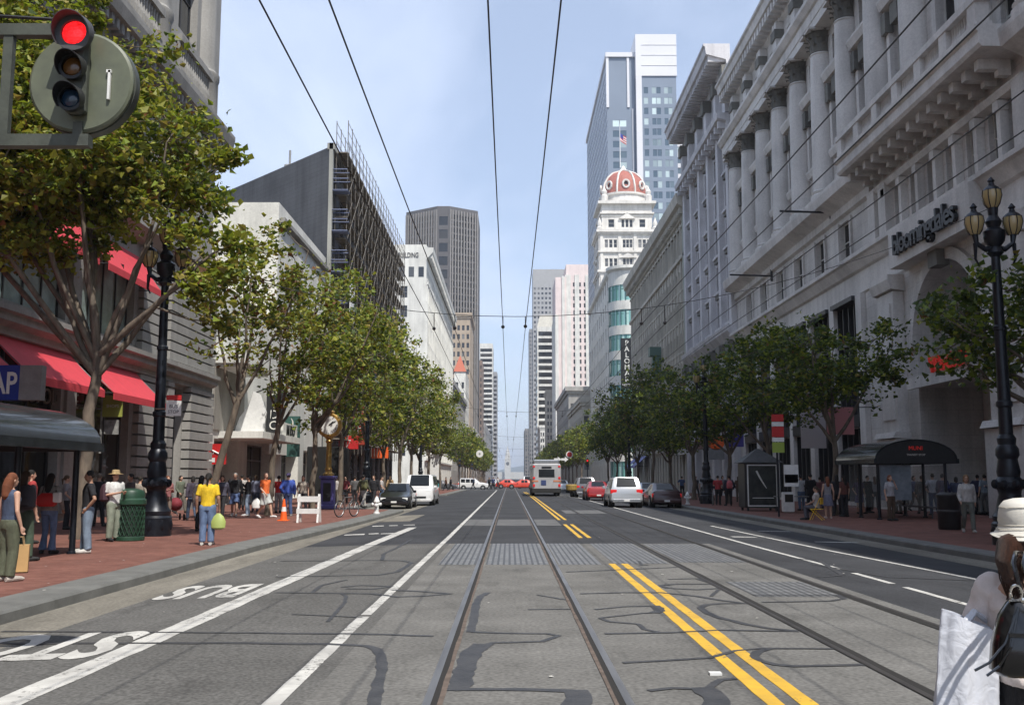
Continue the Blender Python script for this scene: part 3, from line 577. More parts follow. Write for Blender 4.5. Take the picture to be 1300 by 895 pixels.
# portal: inner doorway with dark fanlight, flat canopy
o = MB(); archwall(o, f1, 39.0, 46.2, 0, 8.5, 43.6, 1.75, 3.9, -3.1, .5, 16, 0, (.3, .12)); o.build('inner_doorway', S_WARM, r1, True)
o = MB(); f1.quad(o, 39.0, 46.2, -3.0, 8.55, 14.0); o.build('fanlight', mat('smoked_glass', (0.05, 0.052, 0.055), 0.3), r1, True)
o = MB(); f1.quad(o, 41.7, 45.5, -3.55, 0, 5.8)
o.build('door', M['shopglass'], r1, True)
o = MB()
for u_ in (42.7, 43.6, 44.5): f1.box(o, u_ - .05, u_ + .05, -3.5, -3.4, 0, 5.6)
f1.box(o, 41.8, 45.4, -3.5, -3.4, 3.1, 3.25); f1.box(o, 41.8, 45.4, -3.5, -3.4, 4.3, 4.4); o.build('door_frame', FRD, r1, True)
o = MB(); f1.box(o, 38.95, 46.25, -3.0, .45, 6.05, 6.4); f1.box(o, 38.95, 46.25, .45, .62, 5.95, 6.5); o.build('canopy', S_WARM, r1, True)
SIGNRED = mat('red_sign_letter', (0.75, 0.03, 0.02), 0.35, emis=(1, .05, .03), estr=0.06)
# the two lettered signs of this building
def wallsign(txt, m, fr, u, o_, z, size, root, ext=.06, bold=.0, sp=1.0, name='lettering'):
    return letters(txt, m, root, Vector(fr.p(u, o_, z)) - root_loc(root), (math.pi / 2, 0, fr.a), size, ext, bold, sp, 'CENTER', name)
wallsign('Westfield', SIGNRED, f1, 43.9, .68, 6.5, 1.0, r1, .08, .02)
o = MB(); f1.box(o, 38.3, 47.4, .1, .95, 12.15, 14.05); o.build('sign_panel', S_WARM, r1, True)
wallsign('bloomingdales', M['black'], f1, 42.85, 1.08, 12.65, 1.45, r1, .1, .025, .86)
# flag brackets
for u_, zz in ((88.7 - 61.5, 18.1), (88.7 - 76, 17.0)):
    o = MB(); x, y, z = f1.p(u_, .2, zz); o.tube([(x, y, z), (x - 3.2, y, z + .1)], .07, 6); o.tube([(x, y, z - .4), (x, y, z + .5)], .1, 6); o.build('flag_bracket', FRD, r1, True)
# --- second building with the deep bracketed cornice
r2 = thing('office_building', 'tall lilac grey building with deep bracketed cornice next to the colonnaded one', 'building', (20.3, 100, 0))
f2 = Fr(20.3, 112.5, RIGHT); Lb = 23.7; wall = MB(); cs = even(Lb, 5, 2.5); c3 = [q for a, b_ in cs for q in ((a, a + 1.15), (a + 1.35, b_))]
opa = facade(wall, f2, Lb, 15, 40, c3, [(16 + 3.55 * k, 18.5 + 3.55 * k) for k in range(5)] + [(35.3, 38.4)], .42)
opb = facade(wall, f2, Lb, 0, 15, even(Lb, 5, 3.3), [(.3, 5), (6, 13)], .8)
shell(wall, [(20.3, 88.75), (45, 88.75), (45, 112.5), (20.3, 112.5)], 0, 40, skip=(3,)); wall.build('wall', S_LILAC, r2, True)
windows(r2, f2, opa, .38, M['glass_deep'], FRD, 's', .08, 90, 'window', USED); windows(r2, f2, opb, .8, M['glass_deep'], FRD, 's', .08, 100, 'window', USED)
o = MB()
for k in range(6):
    c = k * Lb / 5; c = min(max(c, .5), Lb - .5); f2.box(o, c - .5, c + .5, 0, .5, 15.2, 33.6); f2.box(o, c - .55, c + .55, 0, .6, 34.9, 38.3); f2.box(o, c - .7, c + .7, 0, .85, 38.1, 39.3, 1); f2.box(o, c - .6, c + .6, 0, .6, 0, 13.8); f2.box(o, c - .8, c + .8, 0, .9, 12.8, 13.8, 1)
for a, b_ in cs:
    for k in range(5): f2.box(o, a - .1, b_ + .1, 0, .35, 15.6 + 3.55 * k, 15.85 + 3.55 * k); f2.box(o, a + .2, b_ - .2, 0, .25, 18.75 + 3.55 * k, 19.2 + 3.55 * k, 1)
o.build('pilaster', [S_LILAC, S_CAP], r2, True)
cornice(r2, f2, Lb, [(0, 39.2), (.3, 39.3), (.4, 39.9), (2.2, 40.4), (2.3, 41.1), (2.45, 41.2), (2.45, 41.4)], S_LILAC, (39.75, 40.35, .3, 2.0, .35, .79))
cornice(r2, f2, Lb, [(0, 33.5), (.4, 33.6), (.5, 34.1), (1.3, 34.3), (1.4, 34.8)], S_LILAC, (33.55, 34.2, .3, 1.15, .4, 1.58))
cornice(r2, f2, Lb, [(0, 13.9), (.4, 14.0), (.9, 14.7), (1.0, 15.2)], S_LILAC)
o = MB(); o.box(24, 89, 40, 40, 110, 43.5); o.box(26, 92, 43.5, 38, 106, 47.5); o.build('penthouse', S_WHITE, r2, True)
# --- third: olive building with many small windows
r3 = thing('arcaded_building', 'olive beige block with rows of small windows and a plain projecting cornice, grey green end', 'building', (20.3, 140, 0))
f3 = Fr(20.3, 167, RIGHT); Lb = 54.4; wall = MB(); cs = even(Lb, 23, 1.25, 0, 2.0)
op = facade(wall, f3, Lb, 0, 32.6, cs, [(5.6 + 3.65 * k, 7.7 + 3.65 * k) for k in range(6)] + [(28.0, 30.9)] + [(.4, 4.4)], .45)
shell(wall, [(20.3, 112.6), (48, 112.6), (48, 167), (20.3, 167)], 0, 33.6, skip=(3,)); f3.quad(wall, 0, Lb, 0, 32.6, 33.6); wall.build('wall', S_OLIVE, r3, True)
windows(r3, f3, op, .4, M['glass_deep'], FRG, 's', .08, 100, 'window', USED)
cornice(r3, f3, Lb, [(0, 31.6), (.25, 31.7), (.35, 32.5), (1.1, 32.9), (1.25, 33.9), (1.25, 34.1)], S_OLIVE, (31.9, 32.6, .2, .8, .3, .9))
cornice(r3, f3, Lb, [(0, 27.0), (.3, 27.1), (.3, 27.5)], S_OLIVE); cornice(r3, f3, Lb, [(0, 4.8), (.3, 4.9), (.3, 5.3)], S_OLIVE)
o = MB()
for a, b_ in cs: c = b_ + (Lb - 2) / 23 / 2 - .625; f3.box(o, c - .2, c + .2, 0, .14, 5.3, 31.6); f3.box(o, a - .1, b_ + .1, 0, .2, 30.9, 31.15)
for k in range(7): f3.box(o, .2, Lb - 2, 0, .1, 5.2 + 3.65 * k, 5.38 + 3.65 * k)
o.build('pilaster', S_OLIVE, r3, True)
o = MB(); f3.box(o, Lb - 1.9, Lb, 0, .3, 0, 33.0); o.build('end_pier', S_GREEN, r3, True)
o = MB(); f3.box(o, 32, 33.6, 0, 1.6, 17.8, 19.0); f3.box(o, 32.2, 33.4, 0, 1.2, 14.5, 17.8); o.build('bay_box', mat('green_copper', (0.10, 0.17, 0.14), .6), r3, True)
# --- fourth: hotel with the rounded corner
def ringpoly(cx, cy, r, a0, a1, n): return [(cx + r * math.cos(a0 + (a1 - a0) * i / n), cy + r * math.sin(a0 + (a1 - a0) * i / n)) for i in range(n + 1)]
r4 = thing('corner_hotel', 'narrow grey white hotel with a rounded corner of green glazed bays and white bands', 'building', (24, 200, 0))
ox, oy, rr = 23.6, 197, 3.9
wall = MB(); arc = ringpoly(ox, oy, rr, math.pi, 1.5 * math.pi, 12)
G4 = [(36.0 - 4.9 * k, 39.1 - 4.9 * k) for k in range(8)]; zb = sorted({0, 42.8, *[z for p in G4 for z in p if z > 0]})
gls = [MB() for _ in G4]; frm = MB()
for i in range(12):
    (xa, ya), (xb, yb) = arc[i], arc[i + 1]
    for za, zc in zip(zb, zb[1:]):
        if any(abs(za - g[0]) < .01 for g in G4):
            k = 0.955; A_ = (ox + (xa - ox) * k, oy + (ya - oy) * k); B_ = (ox + (xb - ox) * k, oy + (yb - oy) * k)
            gl = gls[next(n_ for n_, g in enumerate(G4) if abs(za - g[0]) < .01)]
            gl.add([(*A_, za), (*B_, za), (*B_, zc), (*A_, zc)], [(0, 1, 2, 3)], 0)
            if i % 2 == 0: frm.tube([(xa, ya, za), (xa, ya, zc)], .1, 4)
            if i % 2 == 0: frm.add([(*A_, zc - .9), (*B_, zc - .9), (*B_, zc - .75), (*A_, zc - .75)], [(0, 1, 2, 3)], 0)
        else: wall.add([(xa, ya, za), (xb, yb, za), (xb, yb, zc), (xa, ya, zc)], [(0, 1, 2, 3)])
    for g in G4:
        for z in g:
            if z > 0: wall.add([(xa, ya, z), (xb, yb, z), (ox, oy, z)], [(0, 1, 2)])
wall.lathe([(rr + .1, 41.9), (rr + .6, 42.3), (rr + .6, 42.9), (rr, 43.0)], ox, oy, 40)
f4 = Fr(19.7, 245, RIGHT); op = facade(wall, f4, 48, 0, 42.0, even(48, 10, 1.6), [(4.6 + 4.9 * k, 7.4 + 4.9 * k) for k in range(8)], .3)
f4b = Fr(23.6, 193.1, FRONT); op_b = facade(wall, f4b, 22, 0, 42.0, even(22, 6, 1.6), [(4.6 + 4.9 * k, 7.4 + 4.9 * k) for k in range(8)], .3)
wall.add([(19.7, 197, 42), (19.7, 245, 42), (45, 245, 42), (45, 193.1, 42), (23.6, 193.1, 42)], [(0, 1, 2, 3, 4)])
wall.build('wall', S_WHITE, r4, True); [gl.build('bay_window', [M['aqua']], r4, True) for gl in gls if gl.f]; frm.build('bay_frame', mat('teal_frame', (0.05, 0.16, 0.15), .5), r4, True)
windows(r4, f4, op, .25, M['glass_far'], FRG, 's', .1, 50, 'window', USED); windows(r4, f4b, op_b, .25, M['glass_far'], FRG, 's', .1, 97, 'window', USED)
cornice(r4, f4, 48, [(0, 41.2), (.5, 41.6), (.6, 42.2)], S_WHITE)
sg = thing('hanging_sign', 'tall black vertical sign reading PALOMAR hanging at the rounded green glazed corner', 'sign', (22.3, 190.6, 18.5))
o = MB(); o.bbox(-1.15, -.25, 0, 1.15, .25, 9.6, .05); o.build('sign_board', M['black'], sg)
o = MB(); o.tube([(1, 0, 9.2), (1.2, 3.4, 9.2)], .08, 6); o.tube([(1, 0, .5), (1.2, 3.4, .5)], .08, 6); o.build('bracket', FRD, sg)
SG = mat('sign_white', (0.62, 0.62, 0.58), .5)
for i, ch in enumerate('PALOMAR'): letters(ch, SG, sg, (0, -.27, 8.25 - i * 1.16), (math.pi / 2, 0, 0), 1.35, .02, .02)
letters('HOTEL', SG, sg, (0, -.27, .45), (math.pi / 2, 0, 0), .6, .02)
# --- domed tower
r5 = thing('domed_tower', 'white ornate tower crowned by a red ribbed dome with flagpole', 'building', (29.3, 270, 0))
X0, X1, Y0, Y1 = 23.9, 38.7, 262, 277; S5 = stone('white_terracotta', (0.68, 0.655, 0.61), .2); wall = MB()
ft = Fr(X0, Y0, FRONT); fs = Fr(X0, Y1, RIGHT)
cz = [(1.3, 2.2), (2.5, 3.4), (3.7, 4.6), (6.1, 6.9), (7.0, 7.8), (7.9, 8.7), (10.2, 11.1), (11.4, 12.3), (12.6, 13.5)]
rw = [(5 + 3.7 * k, 7.2 + 3.7 * k) for k in range(14)] + [(57.2, 59.4), (62.3, 64.5)]
oA = facade(wall, ft, 14.8, 0, 67, cz, rw, .35); oB = facade(wall, fs, 15, 0, 67, cz, rw, .35)
shell(wall, [(X0, Y0), (X1, Y0), (X1, Y1), (X0, Y1)], 0, 67, skip=(0, 3)); 
i0 = .7; ft2 = Fr(X0 + i0, Y0 + i0, FRONT); fs2 = Fr(X0 + i0, Y1 - i0, RIGHT)
oC = facade(wall, ft2, 13.4, 67, 74.5, [(1.7, 3.3), (5.2, 6.0), (6.3, 7.1), (7.4, 8.2), (10.0, 11.6)], [(68, 70.2)], .35); facade(wall, fs2, 13.6, 67, 74.5, [(2, 3.6), (6.4, 7.2), (10, 11.6)], [(68, 70.2)], .35)
shell(wall, [(X0 + i0, Y0 + i0), (X1 - i0, Y0 + i0), (X1 - i0, Y1 - i0), (X0 + i0, Y1 - i0)], 67, 74.5, skip=(0, 3)); wall.build('wall', S5, r5, True)
windows(r5, ft, oA, .3, M['glass_far'], FRW, 's', .08, 60, 'window', USED); windows(r5, fs, oB, .3, M['glass_far'], FRW, 's', .08, 95, 'window', USED); windows(r5, ft2, oC, .3, M['glass_far'], FRW, 's', .08, 100, 'window', USED)
cx, cy = (X0 + X1) / 2, (Y0 + Y1) / 2
def sq(mb, h0, h1, ins, w0=X0, w1=X1, y0=Y0, y1=Y1, mi=0): mb.box(w0 - ins, y0 - ins, h0, w1 + ins, y1 + ins, h1, mi)
o = MB()
for z, e, t in ((66.4, .9, .7), (65.9, .5, .5), (61, .5, .4), (55.6, .7, .6), (55.1, .35, .5), (41, .4, .4), (22, .4, .4), (71.6, .35, .4), (70.9, .0, .3)): sq(o, z, z + t, e if z < 67 else e - .5)
sq(o, 74.3, 75.0, .35)
for (xx, yy) in ((X0, Y0), (X1, Y0), (X0, Y1), (X1, Y1)):
    o.lathe([(.7, 67), (.8, 67.6), (.5, 68), (.65, 68.8), (.35, 69.6), (.1, 70.4)], xx, yy, 8)
    a_, b_ = xx + (1.5 if xx == X0 else -1.5), yy + (1.5 if yy == Y0 else -1.5); o.lathe([(.9, 75), (1.0, 76.8), (.6, 77.1), (.8, 77.9), (.3, 78.8), (.05, 79.6)], a_, b_, 8)
for f_, L_ in ((ft, 14.8), (fs, 15)):
    c = L_ / 2
    for z, wd, h in ((59.5, 4.6, 1.3), (70.3, 4.4, 1.5)):    # pediments
        oo = .55 if z < 67 else -.15
        o.add([f_.p(c - wd / 2, oo, z), f_.p(c + wd / 2, oo, z), f_.p(c, oo, z + h), f_.p(c - wd / 2, oo - 1, z), f_.p(c + wd / 2, oo - 1, z), f_.p(c, oo - 1, z + h)], [(0, 1, 2), (1, 4, 5, 2), (0, 2, 5, 3), (0, 3, 4, 1)])
    for u_ in (.5, 5.3, 9.4, L_ - .5): f_.box(o, u_ - .4, u_ + .4, 0, .25, 42, 65.9)
o.lathe([(7.0, 75), (7.1, 75.4), (6.5, 75.5), (6.4, 77.2), (6.8, 77.4), (6.8, 77.9), (6.3, 78)], cx, cy, 24)
o.build('cornice', S5, r5, True, smooth=True)
dm = MB(); dm.lathe([(6.3, 77.9), (6.2, 79.3), (5.7, 81.2), (4.7, 83), (3.2, 84.4), (1.3, 85.2), (.9, 85.3)], cx, cy, 32)
dome = dm.build('dome', mat('red_tile_dome', (0.36, 0.125, 0.095), .7, var=.25, scale=2), r5, True, smooth=True)
o = MB()
for k in range(8):
    a = 2 * math.pi * (k + .5) / 8; o.tube([(cx + r_ * math.cos(a), cy + r_ * math.sin(a), z) for r_, z in ((6.4, 77.9), (6.3, 79.3), (5.8, 81.3), (4.8, 83.1), (3.3, 84.5), (1.3, 85.3))], .28, 5)
for k in range(8):
    a = 2 * math.pi * k / 8; px, py = cx + 5.9 * math.cos(a), cy + 5.9 * math.sin(a)
    o.at(px, py, 80.2, rz=a); o.tube([(0.35, .85 * math.cos(t), 1.05 * math.sin(t)) for t in [2 * math.pi * i / 12 for i in range(13)]], .3, 5); o.at()
o.lathe([(1.3, 85.1), (1.5, 85.5), (.8, 85.9), (.5, 86.6), (.15, 87)], cx, cy, 10)
o.build('rib', S5, dome, False) if False else o.build('rib', S5, r5, True)
o = MB()
for k in range(8): a = 2 * math.pi * k / 8; o.at(cx + 5.6 * math.cos(a), cy + 5.6 * math.sin(a), 80.2, rz=a); o.ball(0, 0, 0, .45, .7, .9)
o.at(); o.build('oculus', FRD, r5, True)
o = MB(); o.tube([(cx - .8, cy, 86.5), (cx - .8, cy, 99)], [.13, .07], 6); o.build('flagpole', M['white'], r5, True)
fl = thing('flag', 'small red, white and blue striped flag on the pole above the red dome', 'flag', (cx - .75, cy, 94.3))
o = MB(); nst = 7
for i in range(nst):
    for j in range(6):
        P = lambda u, v: (u * 1.7, .2 * math.sin(u * 5), (1 - v) * 2.2 - u * 1.4)
        mi = 2 if (i < 4 and j < 3) else i % 2
        o.add([P(j / 6, (i + 1) / nst), P((j + 1) / 6, (i + 1) / nst), P((j + 1) / 6, i / nst), P(j / 6, i / nst)], [(0, 1, 2, 3)], mi)
o.build('cloth', [M['red'], M['white'], M['blue']], fl)
# --- glass and steel high rise behind
r6 = thing('glass_tower', 'tallest blue grey glass high rise with a white framed slab, behind the red dome', 'building', (45, 350, 0))
S6 = mat('blue_grey_panel', (0.21, 0.25, 0.31), .35, .1, var=.12, scale=.05); S6W = mat('white_panel', (0.66, 0.66, 0.68), .5, var=.05, scale=.1)
g6 = glassmat('tower_glass', (0.08, 0.12, 0.16), (0.62, 0.74, 0.74), .6, .12)
wall = MB(); fa = Fr(33.7, 335, FRONT); fb = Fr(33.7, 425, RIGHT); fc = Fr(43.7, 333, FRONT)
rwa = [(44 + 3.7 * k, 46.3 + 3.7 * k) for k in range(24)]
oa = facade(wall, fa, 10, 0, 147, [(1.8, 4.0), (4.3, 6.5)], rwa[:-2], .15)
ob = facade(wall, fb, 90, 0, 147, even(90, 22, 3.2), [(44 + 3.7 * k, 46.6 + 3.7 * k) for k in range(27)], .15)
oc = facade(wall, fc, 13.6, 0, 139, [(2.4, 3.9), (5.2, 6.6), (6.8, 8.2), (9.4, 10.7), (10.9, 12.2)], [(44 + 3.7 * k, 46.3 + 3.7 * k) for k in range(25)], .15)
shell(wall, [(33.7, 335), (43.7, 335), (43.7, 425), (33.7, 425)], 0, 147, skip=(0, 3)); shell(wall, [(43.7, 333), (57.3, 333), (57.3, 360), (43.7, 360)], 0, 139, skip=(0,)); wall.build('wall', S6, r6, True)
windows(r6, fc, oc, .12, g6, FRG, '', 0, 60, 'window', USED); windows(r6, fa, oa, .12, g6, FRG, '', 0, 99, 'window', USED); windows(r6, fb, ob, .12, M['glass_far'], FRG, '', 0, 100, 'window', USED)
o = MB(); o.box(43.4, 332.6, 139, 57.6, 360.4, 154); o.box(43.4, 332.5, 0, 45.4, 334, 139.2); o.box(33.4, 334.6, 128.5, 34.3, 336, 147.5); o.box(40.6, 334.6, 128.5, 41.4, 336, 147); o.box(33.2, 334.3, 146.6, 43.4, 426, 148.2); o.box(42.2, 334.6, 0, 42.7, 335.5, 128)
for k in range(1, 4): o.box(45.4, 332.45, 139 + k * 3.7, 57.62, 332.56, 139.05 + k * 3.7)
o.build('white_frame', S6W, r6, True)
r6b = thing('striped_tower', 'slim pale tower with dark window bands, just right of the glass high rise', 'building', (63, 350, 0))
wall = MB(); f_ = Fr(57.8, 352, FRONT); ob = facade(wall, f_, 9, 0, 128, [(.8, 8.2)], [(40 + 3.9 * k, 42.3 + 3.9 * k) for k in range(22)], .3); shell(wall, [(57.8, 352), (66.8, 352), (66.8, 370), (57.8, 370)], 0, 128, skip=(0,)); wall.build('wall', S6W, r6b, True)
windows(r6b, f_, ob, .25, g6, FRG, 'vvv', .1, 100, 'window', USED)
# --- farther down the right side
def tower(name, label, x0, x1, y0, y1, h, m, colsF, colsS, floor, wh, glass, top=3.0, base=4.0, fw=.0, pil=None, style='', cat='building', corn=None):
    r = thing(name, label, cat, ((x0 + x1) / 2, (y0 + y1) / 2, 0)); wall = MB(); fA = Fr(x0, y0, FRONT); rows = []; z = base
    while z + wh < h - top: rows.append((z, z + wh)); z += floor
    oa = facade(wall, fA, x1 - x0, 0, h, even(x1 - x0, *colsF), rows, .3)
    if x0 > 0: fB = Fr(x0, y1, RIGHT); ob = facade(wall, fB, y1 - y0, 0, h, even(y1 - y0, *colsS), rows, .3); sk = (0, 3)
    else: fB = Fr(x1, y0, LEFT); ob = facade(wall, fB, y1 - y0, 0, h, even(y1 - y0, *colsS), rows, .3); sk = (0, 1)
    shell(wall, [(x0, y0), (x1, y0), (x1, y1), (x0, y1)], 0, h, skip=sk); wall.build('wall', m, r, True)
    windows(r, fA, oa, .25, glass, FRG, style, fw, 60, 'window', USED); windows(r, fB, ob, .25, glass, FRG, style, fw, 99, 'window', USED)
    if corn:
        c = MB(); c.box(x0 - corn, y0 - corn, h - 1.1, x1 + corn, y1 + corn, h + .4); c.box(x0 - corn * .5, y0 - corn * .5, h - 2, x1 + corn * .5, y1 + corn * .5, h - 1.1); c.build('cornice', m, r, True)
    if pil:
        pm_, n, w_ = pil; c = MB()
        for f_, L_ in ((fA, x1 - x0), (fB, y1 - y0)):
            k = n if f_ is fA else max(2, int(n * L_ / (x1 - x0)))
            for i in range(k + 1): u_ = i * L_ / k; u_ = min(max(u_, w_ / 2), L_ - w_ / 2); f_.box(c, u_ - w_ / 2, u_ + w_ / 2, 0, .5, 0, h - top * .8)
        c.build('pier', pm_, r, True)
    return r
gf = M['glass_far']
t = tower('art_deco_tower', 'pink and white tower with tall white vertical piers, below the domed one', 29.6, 46.5, 520, 556, 113, S_PINK, (6, 1.3), (10, 1.3), 3.7, 2.2, gf, 7, 5, pil=(S_WHITE, 3, 2.4))
o = MB(); o.box(23.9, 519, 0, 29.6, 556, 106); o.build('side_wing', S_PINK, t, True); o = MB(); o.box(23.7, 518.4, 0, 25.4, 520, 86); o.box(27.3, 518.4, 0, 28.7, 520, 106.5); o.box(23.5, 519, 0, 23.9, 556, 86); o.build('side_pier', S_WHITE, t, True)
tower('slab_tower', 'grey tower with a grid of small square dark windows, farthest tall one on the right', 18.8, 46, 800, 830, 169, stone('pale_grey', (.36, .36, .36), .1), (9, 1.6), (9, 1.6), 3.9, 1.9, gf, 14)
t = tower('banded_tower', 'dark and white banded office tower with a sloped pale top, before the grey grid one', 17.6, 31, 640, 680, 98, S_WHITE, (1, 11.8), (1, 38), 4.4, 2.9, M['shopglass'], 3)
o = MB(); o.loft([[(17.6, 640, 98), (31, 640, 98), (31, 680, 98), (17.6, 680, 98)], [(19.5, 643, 106), (31, 643, 106), (31, 680, 106), (19.5, 680, 106)]]); o.build('sloped_top', stone('cream', (.5, .48, .42), .1), t, True)
tower('thin_tower', 'thin distant grey tower at the right edge of the sky gap', 19.6, 27, 1000, 1040, 150, stone('dim_grey', (.25, .25, .25), .1), (4, .9), (12, 1.2), 3.9, 2.2, gf)
tower('narrow_block', 'narrow beige block with a peaked top beside the banded tower', 20.6, 25.4, 560, 590, 50, stone('beige', (.45, .42, .36), .15), (3, .9), (8, 1.2), 3.8, 2.2, gf, corn=.6)
tower('low_white_block', 'small white block, lowest beside the narrow beige one', 18.4, 22.6, 610, 640, 33, S_WHITE, (3, .8), (8, 1.2), 3.8, 2.2, gf, corn=.6)
tower('low_grey_block', 'low grey block with a heavy cornice in front of the pink tower', 20.6, 35, 352, 440, 33, stone('mid_stone', (.36, .35, .33), .2), (5, 1.4), (22, 1.5), 4.2, 2.5, gf, corn=1.2)
tower('cream_block', 'cream block between the domed tower and the low grey one', 20.5, 30, 285, 348, 24, stone('cream_low', (.5, .48, .42), .2), (4, 1.4), (16, 1.5), 4.2, 2.5, gf, corn=.8)
tower('distant_block', 'distant brown block at the far right end of the street', 18.2, 30, 1200, 1300, 60, stone('brownish', (.2, .19, .18), .1), (4, 1.6), (16, 2.5), 4.2, 2.5, gf)
# ---------------------------------------------------------------- buildings: left side
RED_AW = mat('red_awning_cloth', (0.56, 0.045, 0.06), 0.75, var=0.10, scale=2); 
l1 = thing('corner_store', 'taupe stone corner building with red awnings, large shop windows and rusticated piers', 'building', (-17, 30, 0))
g1 = Fr(-17, -20, LEFT); Lg = 76.5; wall = MB(); U = lambda y: y + 20
byy = [(25.2, 31.4), (32.3, 38.4), (39.3, 45.3)]; byy = [(18.2, 24.4), (11.2, 17.4), (4.2, 10.4)][::-1] + byy
gb = [(U(a) + .25, U(c) - .25) for a, c in byy]
opg = facade(wall, g1, Lg, 0, 6.6, gb + [(U(49.9), U(52.3))], [(.3, 6.2)], .5, skip=lambda u, z: False)
ops = facade(wall, g1, Lg, 6.6, 12.4, gb, [(7.6, 11.5)], .45)
opu = facade(wall, g1, Lg, 12.4, 46, [q for a, c in byy for q in ((U(a) + .7, U(a) + 2.6), (U(c) - 2.6, U(c) - .7))] + [(U(49.3), U(52.3))], [(13.6, 16.2), (17, 19)] + [(24.6, 29.5), (31.5, 35), (37, 40)], .6)
shell(wall, [(-60, -20), (-17, -20), (-17, 56.5), (-60, 56.5)], 0, 46, skip=(1,)); wall.build('wall', S_TAUPE, l1, True)
WAQ = mat('pale_green_blind_glass', (0.30, 0.37, 0.36), .12, var=.25, scale=1.5)
windows(l1, g1, ops, .4, WAQ, FRD, 'vvv', .09, 100, 'window', USED); windows(l1, g1, opg, .45, M['shopglass'], FRD, 'vvt', .09, 100, 'shop_window', USED); windows(l1, g1, opu, .5, M['glass'], FRD, 'sv', .09, 100, 'window', USED)
def courses(mb, fr, u0, u1, z0, z1, o0, out, h=.49, gap=.085):
    z = z0
    while z < z1 - .1: fr.box(mb, u0, u1, o0, out, z + gap, min(z + h, z1)); z += h
o = MB()
courses(o, g1, U(45.5), U(48.0), .6, 6.3, 0, .28); courses(o, g1, U(45.5), U(48.0), 7.3, 12.3, 0, .28)
o.cut(); courses(o, g1, U(48.9), U(49.8), .6, 6.3, 0, .42); courses(o, g1, U(52.4), U(56.5), .6, 6.3, 0, .42); courses(o, g1, U(48.9), U(56.5), 7.3, 12.3, 0, .42)
o.cut()
for y in (24.8, 31.85, 38.85): o.cut(); g1.box(o, U(y) - .42, U(y) + .42, 0, .12, .3, 6.2); g1.box(o, U(y) - .42, U(y) + .42, 0, .12, 7.5, 12.2)
for z0, z1, e in ((0, .6, .55),): o.cut(); g1.box(o, U(45.3), U(56.6), 0, e, z0, z1)
o.build_parts('rusticated_pier', S_TAUPE, l1, True)
fe = Fr(-60, 56.5, FRONT)
cornice(l1, g1, Lg, [(0, 6.3), (.3, 6.35), (.3, 6.6), (.6, 6.75), (.6, 7.0), (.75, 7.05), (.75, 7.25)], S_TAUPE); cornice(l1, g1, Lg, [(0, 12.3), (.3, 12.4), (.7, 12.8), (.7, 13.1)], S_TAUPE)
cornice(l1, g1, Lg, [(0, 19.2), (.3, 19.3), (.4, 20.2), (1.0, 20.5), (1.1, 21.0), (1.1, 21.2)], S_TAUPE, (20.0, 20.45, .3, .85, .25, .55)); cornice(l1, g1, Lg, [(0, 43), (.5, 43.2), (1.6, 44), (1.6, 45)], S_TAUPE)
o = MB()
for y in (6, 14, 22, 30, 38, 46, 53.7):
    o.cut(); x, yy, _ = g1.p(U(y), -.25, 0); o.lathe([(1.1, 21.1), (1.1, 21.4), (1.0, 21.5), (1.0, 23.3), (1.1, 23.5), (1.1, 23.8), (.9, 24), (.84, 24.4), (.8, 33), (.78, 41), (1.1, 43)], x, yy, 24)
o.build_parts('column', S_TAUPE, l1, True, True)
o = MB()
for ya, yb in ((6, 14), (14, 22), (22, 30), (30, 38), (38, 46), (46, 53.7)):
    o.cut(); g1.box(o, U(ya) + 1.2, U(yb) - 1.2, .55, .95, 22.9, 23.25); g1.box(o, U(ya) + 1.2, U(yb) - 1.2, .55, .95, 21.2, 21.5)
    n = int((yb - ya - 2.4) / .32)
    for i in range(n): x, yy, _ = g1.p(U(ya) + 1.3 + .32 * i, .75, 0); o.lathe([(.08, 21.5), (.12, 22), (.06, 22.4), (.1, 22.9)], x, yy, 6)
    g1.profile(o, U(ya) + 1.9, U(yb) - 1.9, [(0, 29.8), (.5, 30), (.6, 30.5)]); g1.box(o, U((ya + yb) / 2) - .5, U((ya + yb) / 2) + .5, 0, .5, 30.5, 31.4)
o.build_parts('balustrade', S_TAUPE, l1, True)
def awning(root, fr, u0, u1, z0, z1, out, m, seg=6):
    o = MB(); th = .03
    a, b_ = [], []
    for i in range(seg + 1):
        t = i / seg; sag = -.06 * math.sin(math.pi * t); a.append((.12 + (out - .12) * t, z1 + (z0 - z1) * t + sag))
    ring = a + [(p, q - th) for p, q in a[::-1]]
    o.loft([[fr.p(u0, p, q) for p, q in ring], [fr.p(u1, p, q) for p, q in ring]])
    fr.box(o, u0, u1, out - .02, out + .01, z0 - .28, z0)
    aw = o.build('awning', m, root, True)
    k = MB()
    for u_ in (u0 + .03, u1 - .03):
        k.tube([fr.p(u_, .1, z0), fr.p(u_, out - .03, z0 - .02)], .025, 6); k.tube([fr.p(u_, .1, z1 - .05), fr.p(u_, out - .03, z0 + .0)], .02, 6)
    k.build('awning_frame', FRD, aw, True); return aw
for k, (a, c) in enumerate(byy):
    if a < 10: continue
    awning(l1, g1, U(a), U(c), 4.95, 6.35, 1.55, RED_AW)
    awning(l1, g1, U(a), U(c), 10.1, 11.6, 1.1, RED_AW)
SW_ = mat('sign_cream', (.62, .6, .55), .5)
sg = thing('blade_sign', 'blue and white square shop sign under the first red awning at the left edge', 'sign', (-15.1, 30.4, 3.95))
o = MB(); o.box(-1.1, -.15, 0, .35, .15, 1.05); o.build('sign_box', M['blue'], sg); o = MB(); o.box(.35, -.16, 0, 1.0, .16, 1.05); o.build('white_panel', M['grey'], sg)
letters('GAP', M['white'], sg, (-.35, -.17, .2), (math.pi / 2, 0, 0), .92, .01, .015).scale = (.72, 1, 1)
